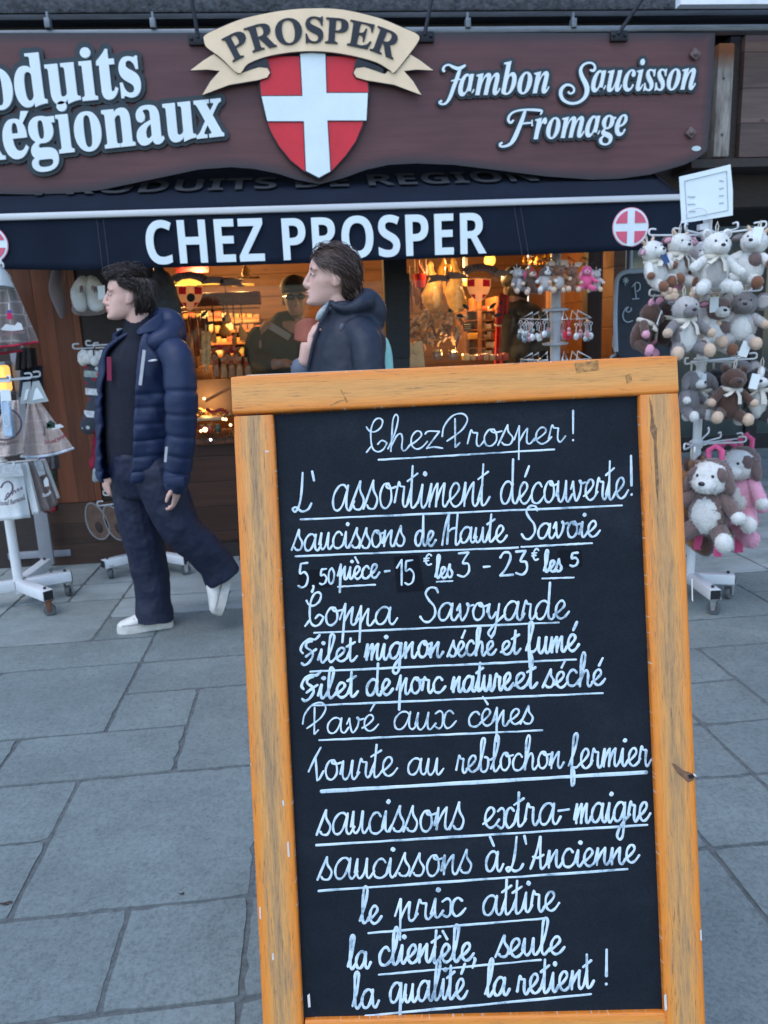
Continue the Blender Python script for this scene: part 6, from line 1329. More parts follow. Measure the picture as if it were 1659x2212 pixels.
q = MB(); q.tube(outline([(13, 893), (8, 908), (10, 919), (17, 921), (21, 912), (18, 900)], YL-.297, 4), .0026, 5, closed=True); q.build('embroidery', M_ewhite, o)
q = MB(); q.prism([at(x, y, YL-.265) for x, y in ((0, 842), (22, 842), (24, 866), (1, 867))], (0, .004, 0)); q.build('hang_card', M_tag, o)
lan = thing('lantern', at(8, 815, 4.9), 'glowing amber square lantern at the left edge behind the towels', 'lantern')
q = MB(); c = at(-4, 818, 4.95); q.box(c, (.13, .10, .16), bev=.02); q.build('shade', mat('glowing amber glass', (.9, .55, .12), .5, nz=None, emit=(1.0, .50, .12, .6)), lan)
q = MB(); q.box(c+V((0, 0, -.0)), (.145, .115, .014)); q.box(c+V((0, 0, .09)), (.15, .12, .02)); q.box(c+V((0, 0, -.09)), (.15, .12, .02)); q.build('frame', M_rackg, lan)
# hand towels on the lowest tier
o, fn = cloth('hand_towel', ((-20, 1004), (46, 1000)), ((-24, 1128), (66, 1118)), YL-.16, T_white, 'white hand towel with an embroidered grey heart and lettering', 'towel', GTW, 1.5, .016, .012, None)
q = MB(); hp_ = outline([(2, 1054), (8, 1044), (18, 1040), (26, 1047), (27, 1058), (20, 1070), (10, 1080)], YL-.222, 5, False); q.tube(hp_, .005, 6); q.build('embroidery', M_egrey, o)
q = MB()
for k in range(5): q.tube(outline([(12+k*8, 1074-k*4), (18+k*7, 1064-k*3), (20+k*7, 1074-k*4)], YL-.222, 3, False), .0028, 5)
q.build('embroidery', mat('mauve thread', (.14, .07, .14), .8), o); embroider(o, 'Grand Bornand', [(-6, 1092), (24, 1090), (56, 1078)], 16, YL-.222, M_egrey)
q = MB(); q.prism([at(x, y, YL-.205) for x, y in ((-10, 1006), (44, 1002), (52, 1028), (-10, 1032))], (0, .003, 0)); q.build('hang_card', mat('grey spotted card', (.42, .45, .46), .6, nz=(60, .3)), o)
for k, (a, b_, c_, d_, m_, lab) in enumerate((((44, 1000), (60, 998), (70, 1112), (88, 1108), T_white, 'plain white hand towel between the heart towel and the taupe ones'), ((52, 998), (74, 997), (90, 1106), (112, 1100), T_taupe, 'first taupe hand towel on the lowest tier'), ((66, 996), (90, 994), (104, 1106), (126, 1086), T_taupe, 'taupe hand towel with a white embroidered chalet on the lowest tier'), ((86, 992), (98, 990), (114, 1082), (129, 1075), T_white, 'white hand towel at the right end of the lowest tier'))):
    o, fn = cloth('hand_towel', (a, b_), (c_, d_), YL-.12+.05*k, m_, lab, 'towel', GTW, 1.5, .018, .012, None)
    if k == 2:
        q = MB(); q.prism([at(x, y, YL-.11) for x, y in ((94, 1038), (100, 1030), (104, 1036), (106, 1050), (96, 1052))], (0, .003, 0)); q.build('embroidery', M_ewhite, o); embroider(o, 'Bornand', [(92, 1074), (102, 1072), (112, 1064)], 12, YL-.12, M_ewhite)
        q = MB(); q.prism([at(x, y, YL-.075) for x, y in ((72, 996), (90, 994), (98, 1024), (80, 1032))], (0, .003, 0)); q.build('hang_card', mat('grey spotted card', (.42, .45, .46), .6), o)
# knitted goods hanging behind
YB2 = 4.75
for (x0, y0, x1, y1, col, lab, fold_) in ((80, 972, 100, 1030, (.13, .03, .28), 'purple fringed knitted glove hanging behind the towel stand', 2), (92, 975, 126, 1018, (.075, .07, .075), 'grey knitted gloves hanging behind the towel stand', 3), (86, 1018, 122, 1098, (.015, .10, .04), 'dark green knitted stocking with red tips behind the towel stand', 3), (98, 1010, 124, 1108, (.06, .022, .03), 'dark maroon knitted stocking beside the pine wall', 2), (44, 790, 92, 858, (.012, .022, .038), 'dark blue knitted hat behind the hang cards', 3), (36, 752, 78, 800, (.016, .013, .014), 'black knitted hat below the round towels', 3)):
    m_ = mat('knit '+lab[:24], col, .9, nz=(40, .35), bump=(120, .8, .006))
    o, fn = cloth('knitted_item', ((x0+4, y0), (x1-4, y0)), ((x0, y1), (x1, y1-6)), YB2+rnd.uniform(0, .1), m_, lab, 'knitwear', 'knitted goods behind the towels', fold_, .04, .01, None, th=.02)
    if 'red tips' in lab:
        for k in range(2): q = MB(); q.ell(at(96+k*16, 1096, YB2-.03), (.022, .018, .03), nu=10, nv=8); q.build('red_tip', mat('red yarn', (.45, .03, .04), .9), o)
# grey floor stand
YG = 5.0
gs = thing('display_stand', V((at(96, 1170, YG).x, YG, 0)), 'grey steel slotted upright on a low wheeled base beside the pine wall', 'display stand')
xg = at(97, 1170, YG).x
q = MB(); q.box((xg, YG, .92), (.085, .03, 1.74), bev=.003); q.build('upright', M_rackg, gs)
q = MB(); q.box((xg+.012, YG-.016, 1.25), (.008, .004, .9)); q.build('slot', M_black, gs)
gA, gB = G(10, 1206, .09), G(155, 1190, .09)
q = MB(); q.box(((gA.x+gB.x)/2, gB.y+.16, .085), (abs(gB.x-gA.x), .38, .045), bev=.004); q.build('base_plate', M_rackg, gs)
for x in (gA.x+.1, gB.x-.07): caster(gs, V((x, gB.y+.03, 0)), .5, .028)

# ---- white stand with stockings behind the man
Pw0 = G(316, 1196, .10); YW3 = Pw0.y
ws = thing('display_rack', V((Pw0.x, YW3, 0)), 'white hook stand with stockings and slippers mostly hidden by the walking man', 'display stand')
q = MB(); q.cyl(V((Pw0.x, YW3, .06)), V((Pw0.x, YW3, at(290, 745, YW3).z+.1)), .024); q.build('pole', M_rack, ws)
base(ws, Pw0, [G(223, 1219, .10), G(403, 1210, .10), V((Pw0.x-.1, YW3+.35, .10)), V((Pw0.x+.1, YW3-.3, .1))], .055)
for (x, y, dy) in ((160, 752, -.1), (188, 746, .1), (205, 752, -.2), (212, 1086, -.1), (226, 1076, .1)):
    zt_ = at(290, y-4, YW3).z; E_ = at(x, y, YW3+dy); hook(ws, V((Pw0.x, YW3, zt_)), V((E_.x, E_.y, zt_)), .005)
def sockmat():
    m = mat('patterned knit', (.06, .07, .085), .9, nz=None); n, l, bs = nodes(m); tc = n.new('ShaderNodeTexCoord'); ob = tc.outputs['Object']
    vo = n.new('ShaderNodeTexVoronoi'); vo.inputs['Scale'].default_value = 26; l.new(ob, vo.inputs[0]); r1 = ramp(n, [(.26, 1.), (.34, 0.)]); l.new(vo.outputs['Distance'], r1.inputs[0])
    s_ = n.new('ShaderNodeSeparateColor'); l.new(vo.outputs['Color'], s_.inputs[0]); r2 = ramp(n, [(.0, (.62, .64, .64)), (.55, (.66, .66, .66)), (.56, (.30, .02, .04)), (1, (.32, .02, .05))]); l.new(s_.outputs[0], r2.inputs[0]); r2.color_ramp.interpolation = 'CONSTANT'
    l.new(mixc(n, l, r1.outputs[0], (.05, .06, .075), r2.outputs[0]), bs.inputs['Base Color']); return m
YST = YW3-.2
st = thing('christmas_stocking', at(200, 760, YST), 'grey knitted christmas stocking with white fluffy cuff hanging beside the walking man', 'stocking')
q = MB(); limb(q, [(204, 780, YST, 23), (203, 820, YST, 22), (208, 860, YST, 19), (204, 892, YST, 21), (196, 914, YST, 22), (190, 922, YST, 19)], 18, sq=.45); q.build('sock', sockmat(), st, remesh=.006, smo=2)
q = MB(); 
for k in range(26): a = k/26*2*pi; q.ell(at(201+24*cos(a), 773+6*sin(k*2.4), YST-.04*sin(a)), (.026, .026, .032), nu=10, nv=7, jit=.08)
q.build('cuff', FW, st)
for y, hw, col in ((808, 23, (.30, .35, .33)), (846, 20, (.60, .62, .62)), (894, 22.5, (.60, .62, .62))):
    q = MB(); q.tube([at(204, y-7, YST), at(204, y+7, YST)], hw*mpp(YST, 200, 800), 20, sq=.5, up=V((0, -1, 0)), caps=False); q.build('knit_band', mat('knit band %d' % y, col, .9, nz=(45, .45)), st)
q = MB(); q.prism([at(x, y, YST-.06) for x, y in ((208, 806), (216, 804), (217, 811), (209, 812))], (0, .003, 0)); q.build('label', mat('red label', (.55, .05, .06), .6), st)
q = MB(); q.tube([at(203, 768, YST-.06), at(202, 755, YST-.07), at(206, 748, YST-.05)], .004, 6); q.build('loop', M_black, st)
st2 = thing('christmas_stocking', at(212, 950, YST+.08), 'dark red stocking with white trim hanging below the grey one', 'stocking')
q = MB(); limb(q, [(216, 950, YST+.08, 17), (212, 985, YST+.08, 16), (206, 1005, YST+.08, 15)], 14, sq=.45); q.build('sock', mat('dark red knit', (.22, .015, .035), .9, nz=(26, .6)), st2)
q = MB(); limb(q, [(210, 1018, YST+.06, 10), (206, 1036, YST+.06, 7)], 12, sq=.5); q.build('tip', mat('grey plastic bag', (.30, .36, .38), .4), st2)
# brown slippers hanging soles outwards
for k, (x, y, rot, lab) in enumerate(((208, 1118, .25, 'brown soled slipper with grey stitching, the left one under the white hooks'), (248, 1122, .40, 'brown soled slipper with grey stitching, the right one next to the trouser leg'))):
    t_ = thing('slipper', at(x, y, YST+.02), lab, 'slipper', 'slippers hanging by the walking man'); c = at(x, y, YST+.02); R = MX.Rotation(-rot, 3, 'Y')
    q = MB(); q.prism([c+R @ V((.058*sin(a)*(1+.18*cos(a)), -.02, -.115*cos(a)-.02)) for a in [2*pi*i/28 for i in range(28)]], (0, .02, 0)); q.build('sole', mat('brown felt sole', (.12, .075, .055), .85, nz=(30, .3)), t_)
    q = MB(); q.tube([c+R @ V((.060*sin(a)*(1+.18*cos(a)), -.016, -.117*cos(a)-.02)) for a in [2*pi*i/28 for i in range(28)]], .006, 6, closed=True); q.build('stitching', mat('grey stitching', (.22, .22, .23), .8), t_)
    q = MB(); q.ell(c+R @ V((0, .025, -.06)), (.055, .05, .09), R=R, nu=16, nv=10); q.build('upper', M_dark, t_)
# slippers and hats under the awning
YSl = 4.72
sl_ = thing('slippers', at(190, 632, YSl), 'pair of fluffy white plush slippers hanging under the awning with a white tag', 'slippers')
for (x, y, dx) in ((171, 640, -1), (206, 636, 1)):
    q = MB(); limb(q, [(x+8*(dx < 0)-8*(dx > 0), 610, YSl, 16), (x, 632, YSl, 21), (x+2, 656, YSl-.03, 19)], 18, sq=.8); fuzz(q, .34, rnd); o = q.build('slipper', FW, sl_, smooth=85, fix=False)
    q = MB(); q.tube([at(x-2*dx+3*t, 618+14*abs(t-1)**1.5, YSl-.105) for t in (0, .5, 1, 1.5, 2)], .004, 6); q.build('opening', mat('grey lining', (.10, .10, .11), .9), o)
    q = MB(); q.ell(at(x-5*dx, 622, YSl-.1), (.012, .006, .014), nu=10, nv=6); q.build('spot', mat('tan spot', (.28, .17, .14), .9), o)
q = MB(); q.prism([at(x, y, YSl-.13) for x, y in ((210, 618), (226, 616), (227, 646), (213, 647))], (0, .003, 0)); q.build('tag', M_tag, sl_)
q = MB(); q.tube([at(188, 590, YSl), at(188, 612, YSl)], .004, 6); q.build('cord', M_black, sl_)
q = MB(); limb(q, [(168, 668, YSl+.1, 14), (190, 664, YSl+.12, 18), (215, 664, YSl+.1, 16)], 16); single(q, 'slippers', fur('dim beige plush', (.25, .2, .19)), 'dim beige slippers hanging behind the fluffy white pair', 'slippers')
q = MB(); limb(q, [(126, 590, YSl+.12, 15), (122, 625, YSl+.1, 17), (130, 660, YSl+.1, 13), (134, 684, YSl+.1, 6)], 16, sq=.7); single(q, 'slippers', fur('dim grey pink plush', (.17, .135, .135)), 'grey pink slipper dangling alone left of the fluffy white pair', 'slippers', remesh=.008, smo=2)
q = MB(); limb(q, [(345, 585, YSl+.15, 14), (352, 615, YSl+.15, 27), (355, 655, YSl+.14, 34), (362, 690, YSl+.14, 32)], 18, sq=.6); wrinkle(single(q, 'hanging_hood', mat('charcoal felt', (.05, .05, .056), .9, nz=(20, .3), bump=(60, .5, .006)), 'charcoal felt hood hanging under the awning behind the head of the walking man', 'hood', remesh=.01, smo=2), .05, .03)
# ================================================================== SHOP WINDOWS AND GOODS INSIDE
M_glass = glass('window glass', (.93, .95, .95), .55)
YGL = YW+.045
for nm, xa, xb in (('left', XL+.037, XP0-.002), ('right', XP1+.002, XR+.248)):
    q = MB(); q.add([(xa, YGL, Zc+.004), (xb, YGL, Zc+.004), (xb, YGL, 2.316), (xa, YGL, 2.316)], [[0, 1, 2, 3]]); pn = q.build('window_pane', M_glass, shop, smooth=0, fix=False)
    if nm == 'left': paneL = pn
    else: paneR = pn
M_dec = mat('taupe ribbon decal', (.62, .42, .34), .6, nz=(9, .1)); M_decd = mat('dark decal line', (.09, .05, .045), .6); M_decc = mat('cream decal', (.85, .62, .42), .6); M_decr = mat('red decal', (.75, .03, .05), .6); M_leaf = mat('dark green decal leaf', (.010, .016, .013), .6)
for m_ in (M_dec, M_decc, M_decr):
    n, l, bs = nodes(m_); tr_ = n.new('ShaderNodeBsdfTranslucent'); mx = n.new('ShaderNodeMixShader'); mx.inputs[0].default_value = .5
    src = bs.inputs['Base Color'].links[0].from_socket if bs.inputs['Base Color'].links else None
    if src: l.new(src, tr_.inputs[0])
    else: tr_.inputs[0].default_value = bs.inputs['Base Color'].default_value
    l.new(bs.outputs[0], mx.inputs[1]); l.new(tr_.outputs[0], mx.inputs[2]); l.new(mx.outputs[0], n['Material Output'].inputs[0])
def decal(pane, arch, tails, shc, shs, lettering_pts, em, circ=None):
    Y = YGL-.004
    def pl(P, m, d, nm, sm=0, par=pane):
        q = MB(); q.prism([p+V((0, -d, 0)) for p in outline(P, Y, sm or 1)], (0, .0006, 0)); return q.build(nm, m, par)
    for t in tails: pl(t, M_decd, .0, 'ribbon_decal'); pl([(x*.985+.015*sum(a for a, _ in t)/len(t), y*.93+.07*sum(b for _, b in t)/len(t)) for x, y in t], M_dec, .001, 'ribbon_decal')
    pl(arch, M_decd, .002, 'ribbon_decal'); ac = (sum(x for x, _ in arch)/len(arch), sum(y for _, y in arch)/len(arch))
    pl([(ac[0]+(x-ac[0])*.97, ac[1]+(y-ac[1])*.90) for x, y in arch], M_dec, .003, 'ribbon_decal')
    lay_curve('chez '+BOLD('PROSPER'), lettering_pts, em, Y-.0045, .004).build('decal_lettering', M_decd, pane, fix=False)
    cx, cy = shc; w_, h_ = shs; S = [(-.5, -.5), (.0, -.54), (.5, -.5), (.49, -.15), (.40, .10), (.22, .36), (0, .52), (-.22, .36), (-.40, .10), (-.49, -.15)]
    pl([(cx+x*w_, cy+y*h_) for x, y in S], M_decc, .001, 'shield_decal')
    for P in ([(-.47, -.47), (-.17, -.50), (-.17, -.18), (-.46, -.18)], [(.47, -.47), (.17, -.50), (.17, -.18), (.46, -.18)], [(-.34, .16), (-.15, .16), (-.15, .38)], [(.34, .16), (.15, .16), (.15, .38)]): pl([(cx+x*w_, cy+y*h_) for x, y in P], M_decr, .002, 'shield_quarter')
    if circ: pl([(circ[0]+9*cos(2*pi*k/20), circ[1]+9.5*sin(2*pi*k/20)) for k in range(20)], M_leaf, .003, 'round_decal')
    for (dx, dy, L, a) in ((-28, 22, 18, .6), (30, 20, 22, -.75), (48, 14, 9, -1.1), (42, 40, 20, -.25), (-40, 42, 18, .2), (72, 32, 9, -.4), (-62, 30, 10, .5)):
        c_, s_ = cos(a), sin(a); pl([(cx+dx+u*L/2*c_-v*4*s_, cy+dy+h_*.25+u*L/2*s_+v*4*c_) for u, v in ((-1, 0), (-.5, .9), (0, 1), (.5, .8), (1, 0), (.5, -.8), (0, -1), (-.5, -.9))], M_leaf, .002, 'leaf_decal')
    for P in ([(0, 40), (25, 46), (45, 38), (70, 42)], [(0, 40), (-25, 46), (-45, 38)]):
        q = MB(); q.tube(outline([(cx+x, cy+y) for x, y in P], Y-.002, 4, False), .0022, 5); q.build('stem_decal', M_decd, pane)
ar0 = lambda dx, dy, k=1: [(366+dx, 599+dy), (382+dx, 590+dy), (410+dx, 586+dy), (434+dx, 590+dy), (448+dx, 597+dy), (441+dx, 604+dy), (435+dx, 611+dy), (424+dx, 605+dy), (410+dx, 602+dy), (394+dx, 604+dy), (381+dx, 611+dy), (374+dx, 604+dy)]
decal(paneL, ar0(0, 0), [[(350, 605), (368, 608), (384, 612), (376, 616), (350, 614)], [(434, 600), (460, 597), (482, 598), (483, 613), (458, 612), (436, 614)], [(476, 603), (500, 602), (530, 604), (518, 610), (532, 620), (500, 617), (474, 618)]], (411, 645), (54, 52), [(373, 607), (390, 599.5), (410, 597), (430, 599.5), (444, 607)], 13, (412.5, 643))
decal(paneR, ar0(628, -17), [[(1064, 583), (1090, 583), (1104, 585), (1090, 597), (1066, 598)], [(1008, 595), (990, 588), (966, 587), (964, 603), (990, 602), (1010, 600)], [(970, 596), (945, 593), (920, 595), (930, 602), (922, 612), (948, 607), (972, 608)]], (1034, 628), (52, 50), [(1001, 590), (1018, 582.5), (1038, 580), (1058, 582.5), (1072, 590)], 13)
# faint menu board on the black post
mb_ = thing('menu_strip', at(857, 690, YW-.05), 'tall black chalk menu hung on the dark post between the two windows', 'chalkboard')
q = MB(); q.prism([at(x, y, YW-.05) for x, y in ((838, 592), (885, 590), (886, 772), (838, 774))], (0, .012, 0)); q.build('panel', mat('black menu panel', (.009, .011, .014), .6, nz=(12, .3)), mb_)
rr_ = random.Random(8)
for k in range(9):
    q = MB(); y = 606+k*17; x = 846
    while x < 878: L_ = rr_.uniform(5, 12); q.tube([at(x+L_*t/4, y-t*.1+rr_.uniform(-2, 2), YW-.053) for t in range(5)], .0016, 4); x += L_+3
    q.build('chalk_line', mat('faint chalk', (.055, .065, .075), .8), mb_)
# ---- lamps: warm strip lights and bulbs
def lamp(loc, e, r=.05, col=(1.0, .56, .20)):
    L = bpy.data.lights.new('shop_lamp', 'POINT'); L.energy = e; L.shadow_soft_size = r; L.color = col; o = bpy.data.objects.new('shop_lamp', L); COL.objects.link(o); o.location = loc
M_glow = mat('warm lamp glow', (.3, .15, .04), .5, nz=None, emit=(1.0, .50, .07, .95)); M_glow2 = mat('soft amber glow', (.3, .15, .04), .5, nz=None, emit=(1.0, .42, .06, .5))
def boxat(x0, y0, x1, y1, Y, dep, name, m, label, cat, group=None, bev=.004, par=None):
    a, c = at(x0, y1, Y), at(x1, y0, Y); q = MB(); q.box(((a.x+c.x)/2, Y+dep/2, (a.z+c.z)/2), (abs(c.x-a.x), dep, abs(c.z-a.z)), bev=bev)
    o = q.build(name, m, par) if par else q.build(name, m)
    if label: tag(o, label, cat, group)
    return o
YL1 = 6.0
lf = thing('strip_lamp', at(440, 612, YL1), 'glowing yellow strip lamp above the beam in the left window', 'lamp')
boxat(340, 606, 480, 618, YL1, .05, 'tube', M_glow, None, None, par=lf); boxat(500, 612, 548, 618, YL1, .05, 'tube', M_glow2, None, None, par=lf); boxat(338, 600, 560, 605, YL1+.0, .07, 'fitting', M_dark, None, None, par=lf)
q = MB(); q.ell(at(409, 609, YL1-.1), (.075, .06, .035)); q.build('bulb', M_glow, lf)
bm_ = thing('shelf_beam', at(450, 650, 5.9), 'thick brown wooden beam crossing the left window with a lit lower edge', 'beam')
boxat(340, 628, 561, 665, 5.85, .12, 'beam', M_beam, None, None, par=bm_, bev=.01); boxat(340, 666, 561, 671, 5.84, .05, 'lit_edge', mat('beam edge painted lit', (.45, .22, .07), .45), None, None, par=bm_)  # paler strip paints lamp light along the beam's lower edge
for (x, y, Y, nm) in ((1058, 562, 6.2, 'yellow lamp at the top of the right window'), (1006, 610, 6.0, 'small bright bulb between the hams and the right shield decal')):
    t_ = thing('bulb_lamp', at(x, y, Y), nm, 'lamp'); q = MB(); q.ell(at(x, y, Y), (.045, .045, .05) if y < 600 else (.028, .028, .028)); q.build('bulb', M_glow, t_); q = MB(); q.cyl(at(x, y, Y)+V((0, 0, .04)), at(x, y, Y)+V((0, 0, .18)), .018); q.build('socket', M_dark, t_)
def yz(x, y, Y): p = at(x, y, Y); return p
lamp(yz(430, 600, 6.05), 30); lamp(yz(520, 596, 6.2), 24); lamp(yz(395, 690, 6.6), 8); lamp(yz(440, 870, 5.45), 1.4, .03); lamp(yz(985, 570, 6.0), 20); lamp(yz(930, 575, 5.45), 2.2, .04); lamp(yz(1050, 580, 5.9), 12); lamp(yz(985, 755, 5.5), 2.2, .03); lamp(yz(1150, 560, 5.6), 2.5)
# ---- hams, sausages and other goods
def ham(x, y, w_, h_, Y, lab, m, grp='hams hanging in the shop'):
    k = mpp(Y, x, y); t_ = thing('ham', at(x, y, Y), lab, 'ham', grp); c = at(x, y, Y); W_, H_ = w_*k/2, h_*k
    q = MB(); prof = [(0, -.5), (.45, -.49), (.8, -.42), (1, -.28), (.98, -.12), (.78, .06), (.5, .2), (.32, .30), (.25, .38), (.27, .45), (.18, .5), (0, .505)]; prof = [(p.x, p.y) for p in catmull([V((a, b_, 0)) for a, b_ in prof], 3)]
    rg = random.Random(int(x)); q.lathe(c, [(max(.001, r_*W_*(1+.05*sin(i*1.7))), z*H_) for i, (r_, z) in enumerate(prof)], 20); 
    q.v = [V((p.x+.012*sin(p.z*30+x), c.y+(p.y-c.y)*.7, p.z)) for p in q.v]; q.build('meat', m, t_, smooth=70)
    if h_ > 60:
        q = MB(); q.ell(c+V((W_*.15, -W_*.55, -H_*.2)), (W_*.5, W_*.18, H_*.22), jit=.06); q.build('cut_face', mat('creamy ham fat', (.60, .42, .20), .5, nz=(22, .3)), t_)
    q = MB(); q.tube([c+V((0, 0, H_*.48)), c+V((0, 0, H_*.5+.2))], .004, 5); q.build('string', M_dark, t_)
M_ham = mat('golden cured ham', (.52, .29, .09), .45, nz=(12, .35), bump=(30, .5, .01)); M_ham2 = mat('yellow cured ham', (.60, .36, .09), .42, nz=(12, .3), bump=(30, .5, .01))
ham(935, 622, 44, 104, 5.62, 'large golden ham hanging left of the others in the right window', M_ham); ham(984, 618, 42, 112, 5.66, 'largest golden ham, hanging directly left of the right shield decal', M_ham2)
for (x, y, w_, h_, Y, lab, m) in ((464, 724, 14, 34, 5.7, 'small golden ham hanging right of the garlic braid', M_ham), (487, 712, 26, 30, 5.8, 'rounded yellow cheese like ham under the beam in the left window', M_ham2), (492, 686, 20, 26, 5.75, 'pale yellow ham high under the beam in the left window', M_ham2), (509, 728, 11, 38, 5.7, 'slim golden ham left of the dark figure in the left window', M_ham), (525, 718, 20, 44, 5.75, 'golden ham touching the shoulder of the dark figure', M_ham2), (529, 584, 22, 30, 5.8, 'golden ham at the top of the left window near the dark figure', M_ham), (955, 575, 16, 50, 5.9, 'pale ham high behind the two large hams', M_ham), (908, 592, 20, 60, 5.95, 'dark cured ham behind the red pot', mat('dark cured ham', (.22, .06, .035), .5, nz=(14, .4)))): ham(x, y, w_, h_, Y, lab, m)
M_saus = mat('dark dried sausage', (.12, .040, .022), .6, nz=(16, .5)); M_saus2 = mat('floury sausage', (.30, .20, .15), .75, nz=(18, .5))
gr = random.Random(21)
def sausage(x, y, L, r_, Y, m, lab, grp, tilt=0):
    q = MB(); a = at(x, y, Y); q.tube(catmull([a, a+V((tilt*.3, 0, -L*.35)), a+V((tilt, 0, -L*.7)), a+V((tilt*.8, 0, -L))], 3), [r_*v for v in (.3, .7, .9, 1, 1, 1, .98, .9, .7, .3)], 8); q.tube([a+V((0, 0, .10)), a], .002, 4); single(q, 'sausage', m, lab, 'sausage', grp, smooth=70)
for k in range(16): sausage(376+k*4.6+gr.uniform(-1, 1), 684+gr.uniform(-4, 6), gr.uniform(.20, .30), .016, 5.75+gr.uniform(-.08, .25), M_saus, 'dark dried sausage in the hanging row left of the garlic braid', 'sausages hanging in the left window', gr.uniform(-.02, .02))
for k in range(12): sausage(882+gr.uniform(0, 50), 572+gr.uniform(0, 40), gr.uniform(.16, .26), .02, 5.9+gr.uniform(0, .2), M_saus, 'dark salami hanging in shadow beside the black post in the right window', 'salamis at the top of the right window', gr.uniform(-.03, .03))
for k in range(70):
    x = 893+gr.uniform(0, 108); y = 690+gr.uniform(-14, 52)+(abs(x-945)/12)**1.2*.6; q = MB(); c = at(x, y, 5.46+gr.uniform(0, .16)); a = gr.uniform(0, 2*pi); d = V((cos(a), .3*gr.uniform(-1, 1), sin(a)))*gr.uniform(.018, .042); e_ = c+V((0, 0, .008)); q.tube([c-d*1.2, c-d, e_, c+d, c+d*1.2], [.003]+[gr.uniform(.008, .017) for _ in range(3)]+[.003], 7); kd = gr.choice((0, 1, 1, 2)); single(q, 'sausage', (M_saus, M_saus2, mat('pepper sausage', (.16, .10, .06), .7, nz=(18, .5)))[kd], ('dark', 'floury pale', 'peppered brown')[kd]+' short dried sausage in the heap beneath the two large hams', 'sausage', ('dark', 'floury', 'peppered')[kd]+' dried sausages heaped under the hams')
q = MB()
for i in range(11):
    for s in (-1, 1): c = at(445+5*s, 722+i*6.2, 5.4); q.ell(c, (.017, .016, .024), R=MX.Rotation(.6*s, 3, 'Y'), nu=10, nv=8)
q.tube([at(445, 700, 5.4), at(445, 720, 5.4)], .006, 6)
for i in range(7): q.tube([at(445, 782, 5.4), at(445+gr.uniform(-8, 8), 805+gr.uniform(-4, 6), 5.4)], .003, 4)
single(q, 'garlic_braid', mat('straw coloured braid', (.58, .40, .20), .7, nz=(30, .35)), 'long pale braid of garlic hanging in the left window', 'garlic')
M_cello = mat('brown cellophane packet', (.26, .115, .05), .25, nz=(9, .5), spec=.7, bump=(26, .9, .012)); M_cello2 = mat('amber cellophane packet', (.36, .18, .07), .25, nz=(9, .5), spec=.7, bump=(26, .9, .012))
def bag(x, y, w_, h_, Y, m, lab, grp):
    a = at(x, y, Y); k = mpp(Y); W_, H_ = w_*k/2, h_*k; t_ = thing('packet', a, lab, 'packet', grp); q = MB()
    q.lathe(a-V((0, 0, H_/2)), [(W_*.85, 0), (W_, H_*.15), (W_*.95, H_*.5), (W_*.7, H_*.66), (W_*.3, H_*.72)], 14); q.v = [V((p.x, a.y+(p.y-a.y)*.6, p.z)) for p in q.v]; q.build('pouch', m, t_, smooth=60)
    q = MB(); q.grid(lambda u, v: a+V((W_*(.3+.6*v)*cos(u*2*pi)*(1+.2*sin(u*14)), W_*.4*(.3+.6*v)*sin(u*2*pi), H_*(.20+.28*v))), 22, 4, True); q.build('gathered_top', m, t_, smooth=60, solid=.002); q = MB(); q.tube([a+V((W_*.3*cos(b_), W_*.2*sin(b_), H_*.22)) for b_ in [2*pi*j/10 for j in range(10)]], .006, 5, closed=True); q.build('ribbon', mat('red ribbon', (.42, .02, .04), .5), t_)
for k, x in enumerate((466, 483, 500, 517, 535)): bag(x, 794-gr.uniform(0, 3), 16, 46, 5.42, (M_cello, M_cello2)[k % 2], '%s brown cellophane packet in the row above the glass counter' % ('first', 'second', 'third', 'fourth', 'fifth')[k], 'cellophane packets')
for k, x in enumerate((462, 490, 512)): bag(x, 768, 20, 36, 5.6, M_cello, '%s cellophane packet in the back row of the left window' % ('left', 'middle', 'right')[k], 'cellophane packets at the back')
for (x0, y0, x1, y1, lab) in ((462, 744, 484, 757, 'small red carton behind the packets in the left window'), (490, 748, 505, 764, 'crimson carton in the middle of the left window'), (528, 770, 548, 800, 'red carton beside the dark figure')): boxat(x0, y0, x1, y1, 5.66, .1, 'carton', mat('red carton', (.42, .02, .04), .5, nz=(14, .3)), lab, 'carton')
# counter display under the left window
gl = thing('counter_display', at(465, 870, 5.3), 'low glass counter display lit from within behind the walking man', 'display case')
boxat(424, 818, 500, 900, 5.62, .02, 'back_panel', mat('lit beige back panel', (.24, .15, .09), .6, nz=(5, .25)), None, None, par=gl); q = MB(); q.beam(at(444, 866, 5.3), at(500, 836, 5.3), .03, .02, bev=.003); q.build('wooden_rail', mat('orange varnished rail', (.42, .15, .04), .4), gl)
boxat(426, 901, 480, 910, 5.25, .2, 'shelf', mat('pale shelf edge', (.62, .48, .28), .5), None, None, par=gl)
for (x, y, w_, h_, col, lab) in ((437, 926, 14, 18, (.30, .02, .03), 'dark red jar at the left of the low shelf'), (453, 926, 12, 20, (.42, .05, .03), 'red jar next to it with an orange glint'), (470, 924, 11, 18, (.05, .09, .07), 'small green jar on the low shelf')):
    a = at(x, y, 5.2); k = mpp(5.2); t_ = thing('jar', a, lab, 'jar'); q = MB(); q.lathe(a-V((0, 0, h_*k/2)), [(w_*k*.42, 0), (w_*k*.5, .01), (w_*k*.5, h_*k*.75), (w_*k*.36, h_*k*.86)], 16); q.build('body', mat('jar %s' % lab[:8], col, .15, nz=(12, .3), spec=.7), t_); q = MB(); q.cyl(a+V((0, 0, h_*k*.36)), a+V((0, 0, h_*k*.5)), w_*k*.42); q.build('lid', mat('gold lid', (.5, .33, .12), .3, metal=.7), t_)
q = MB()
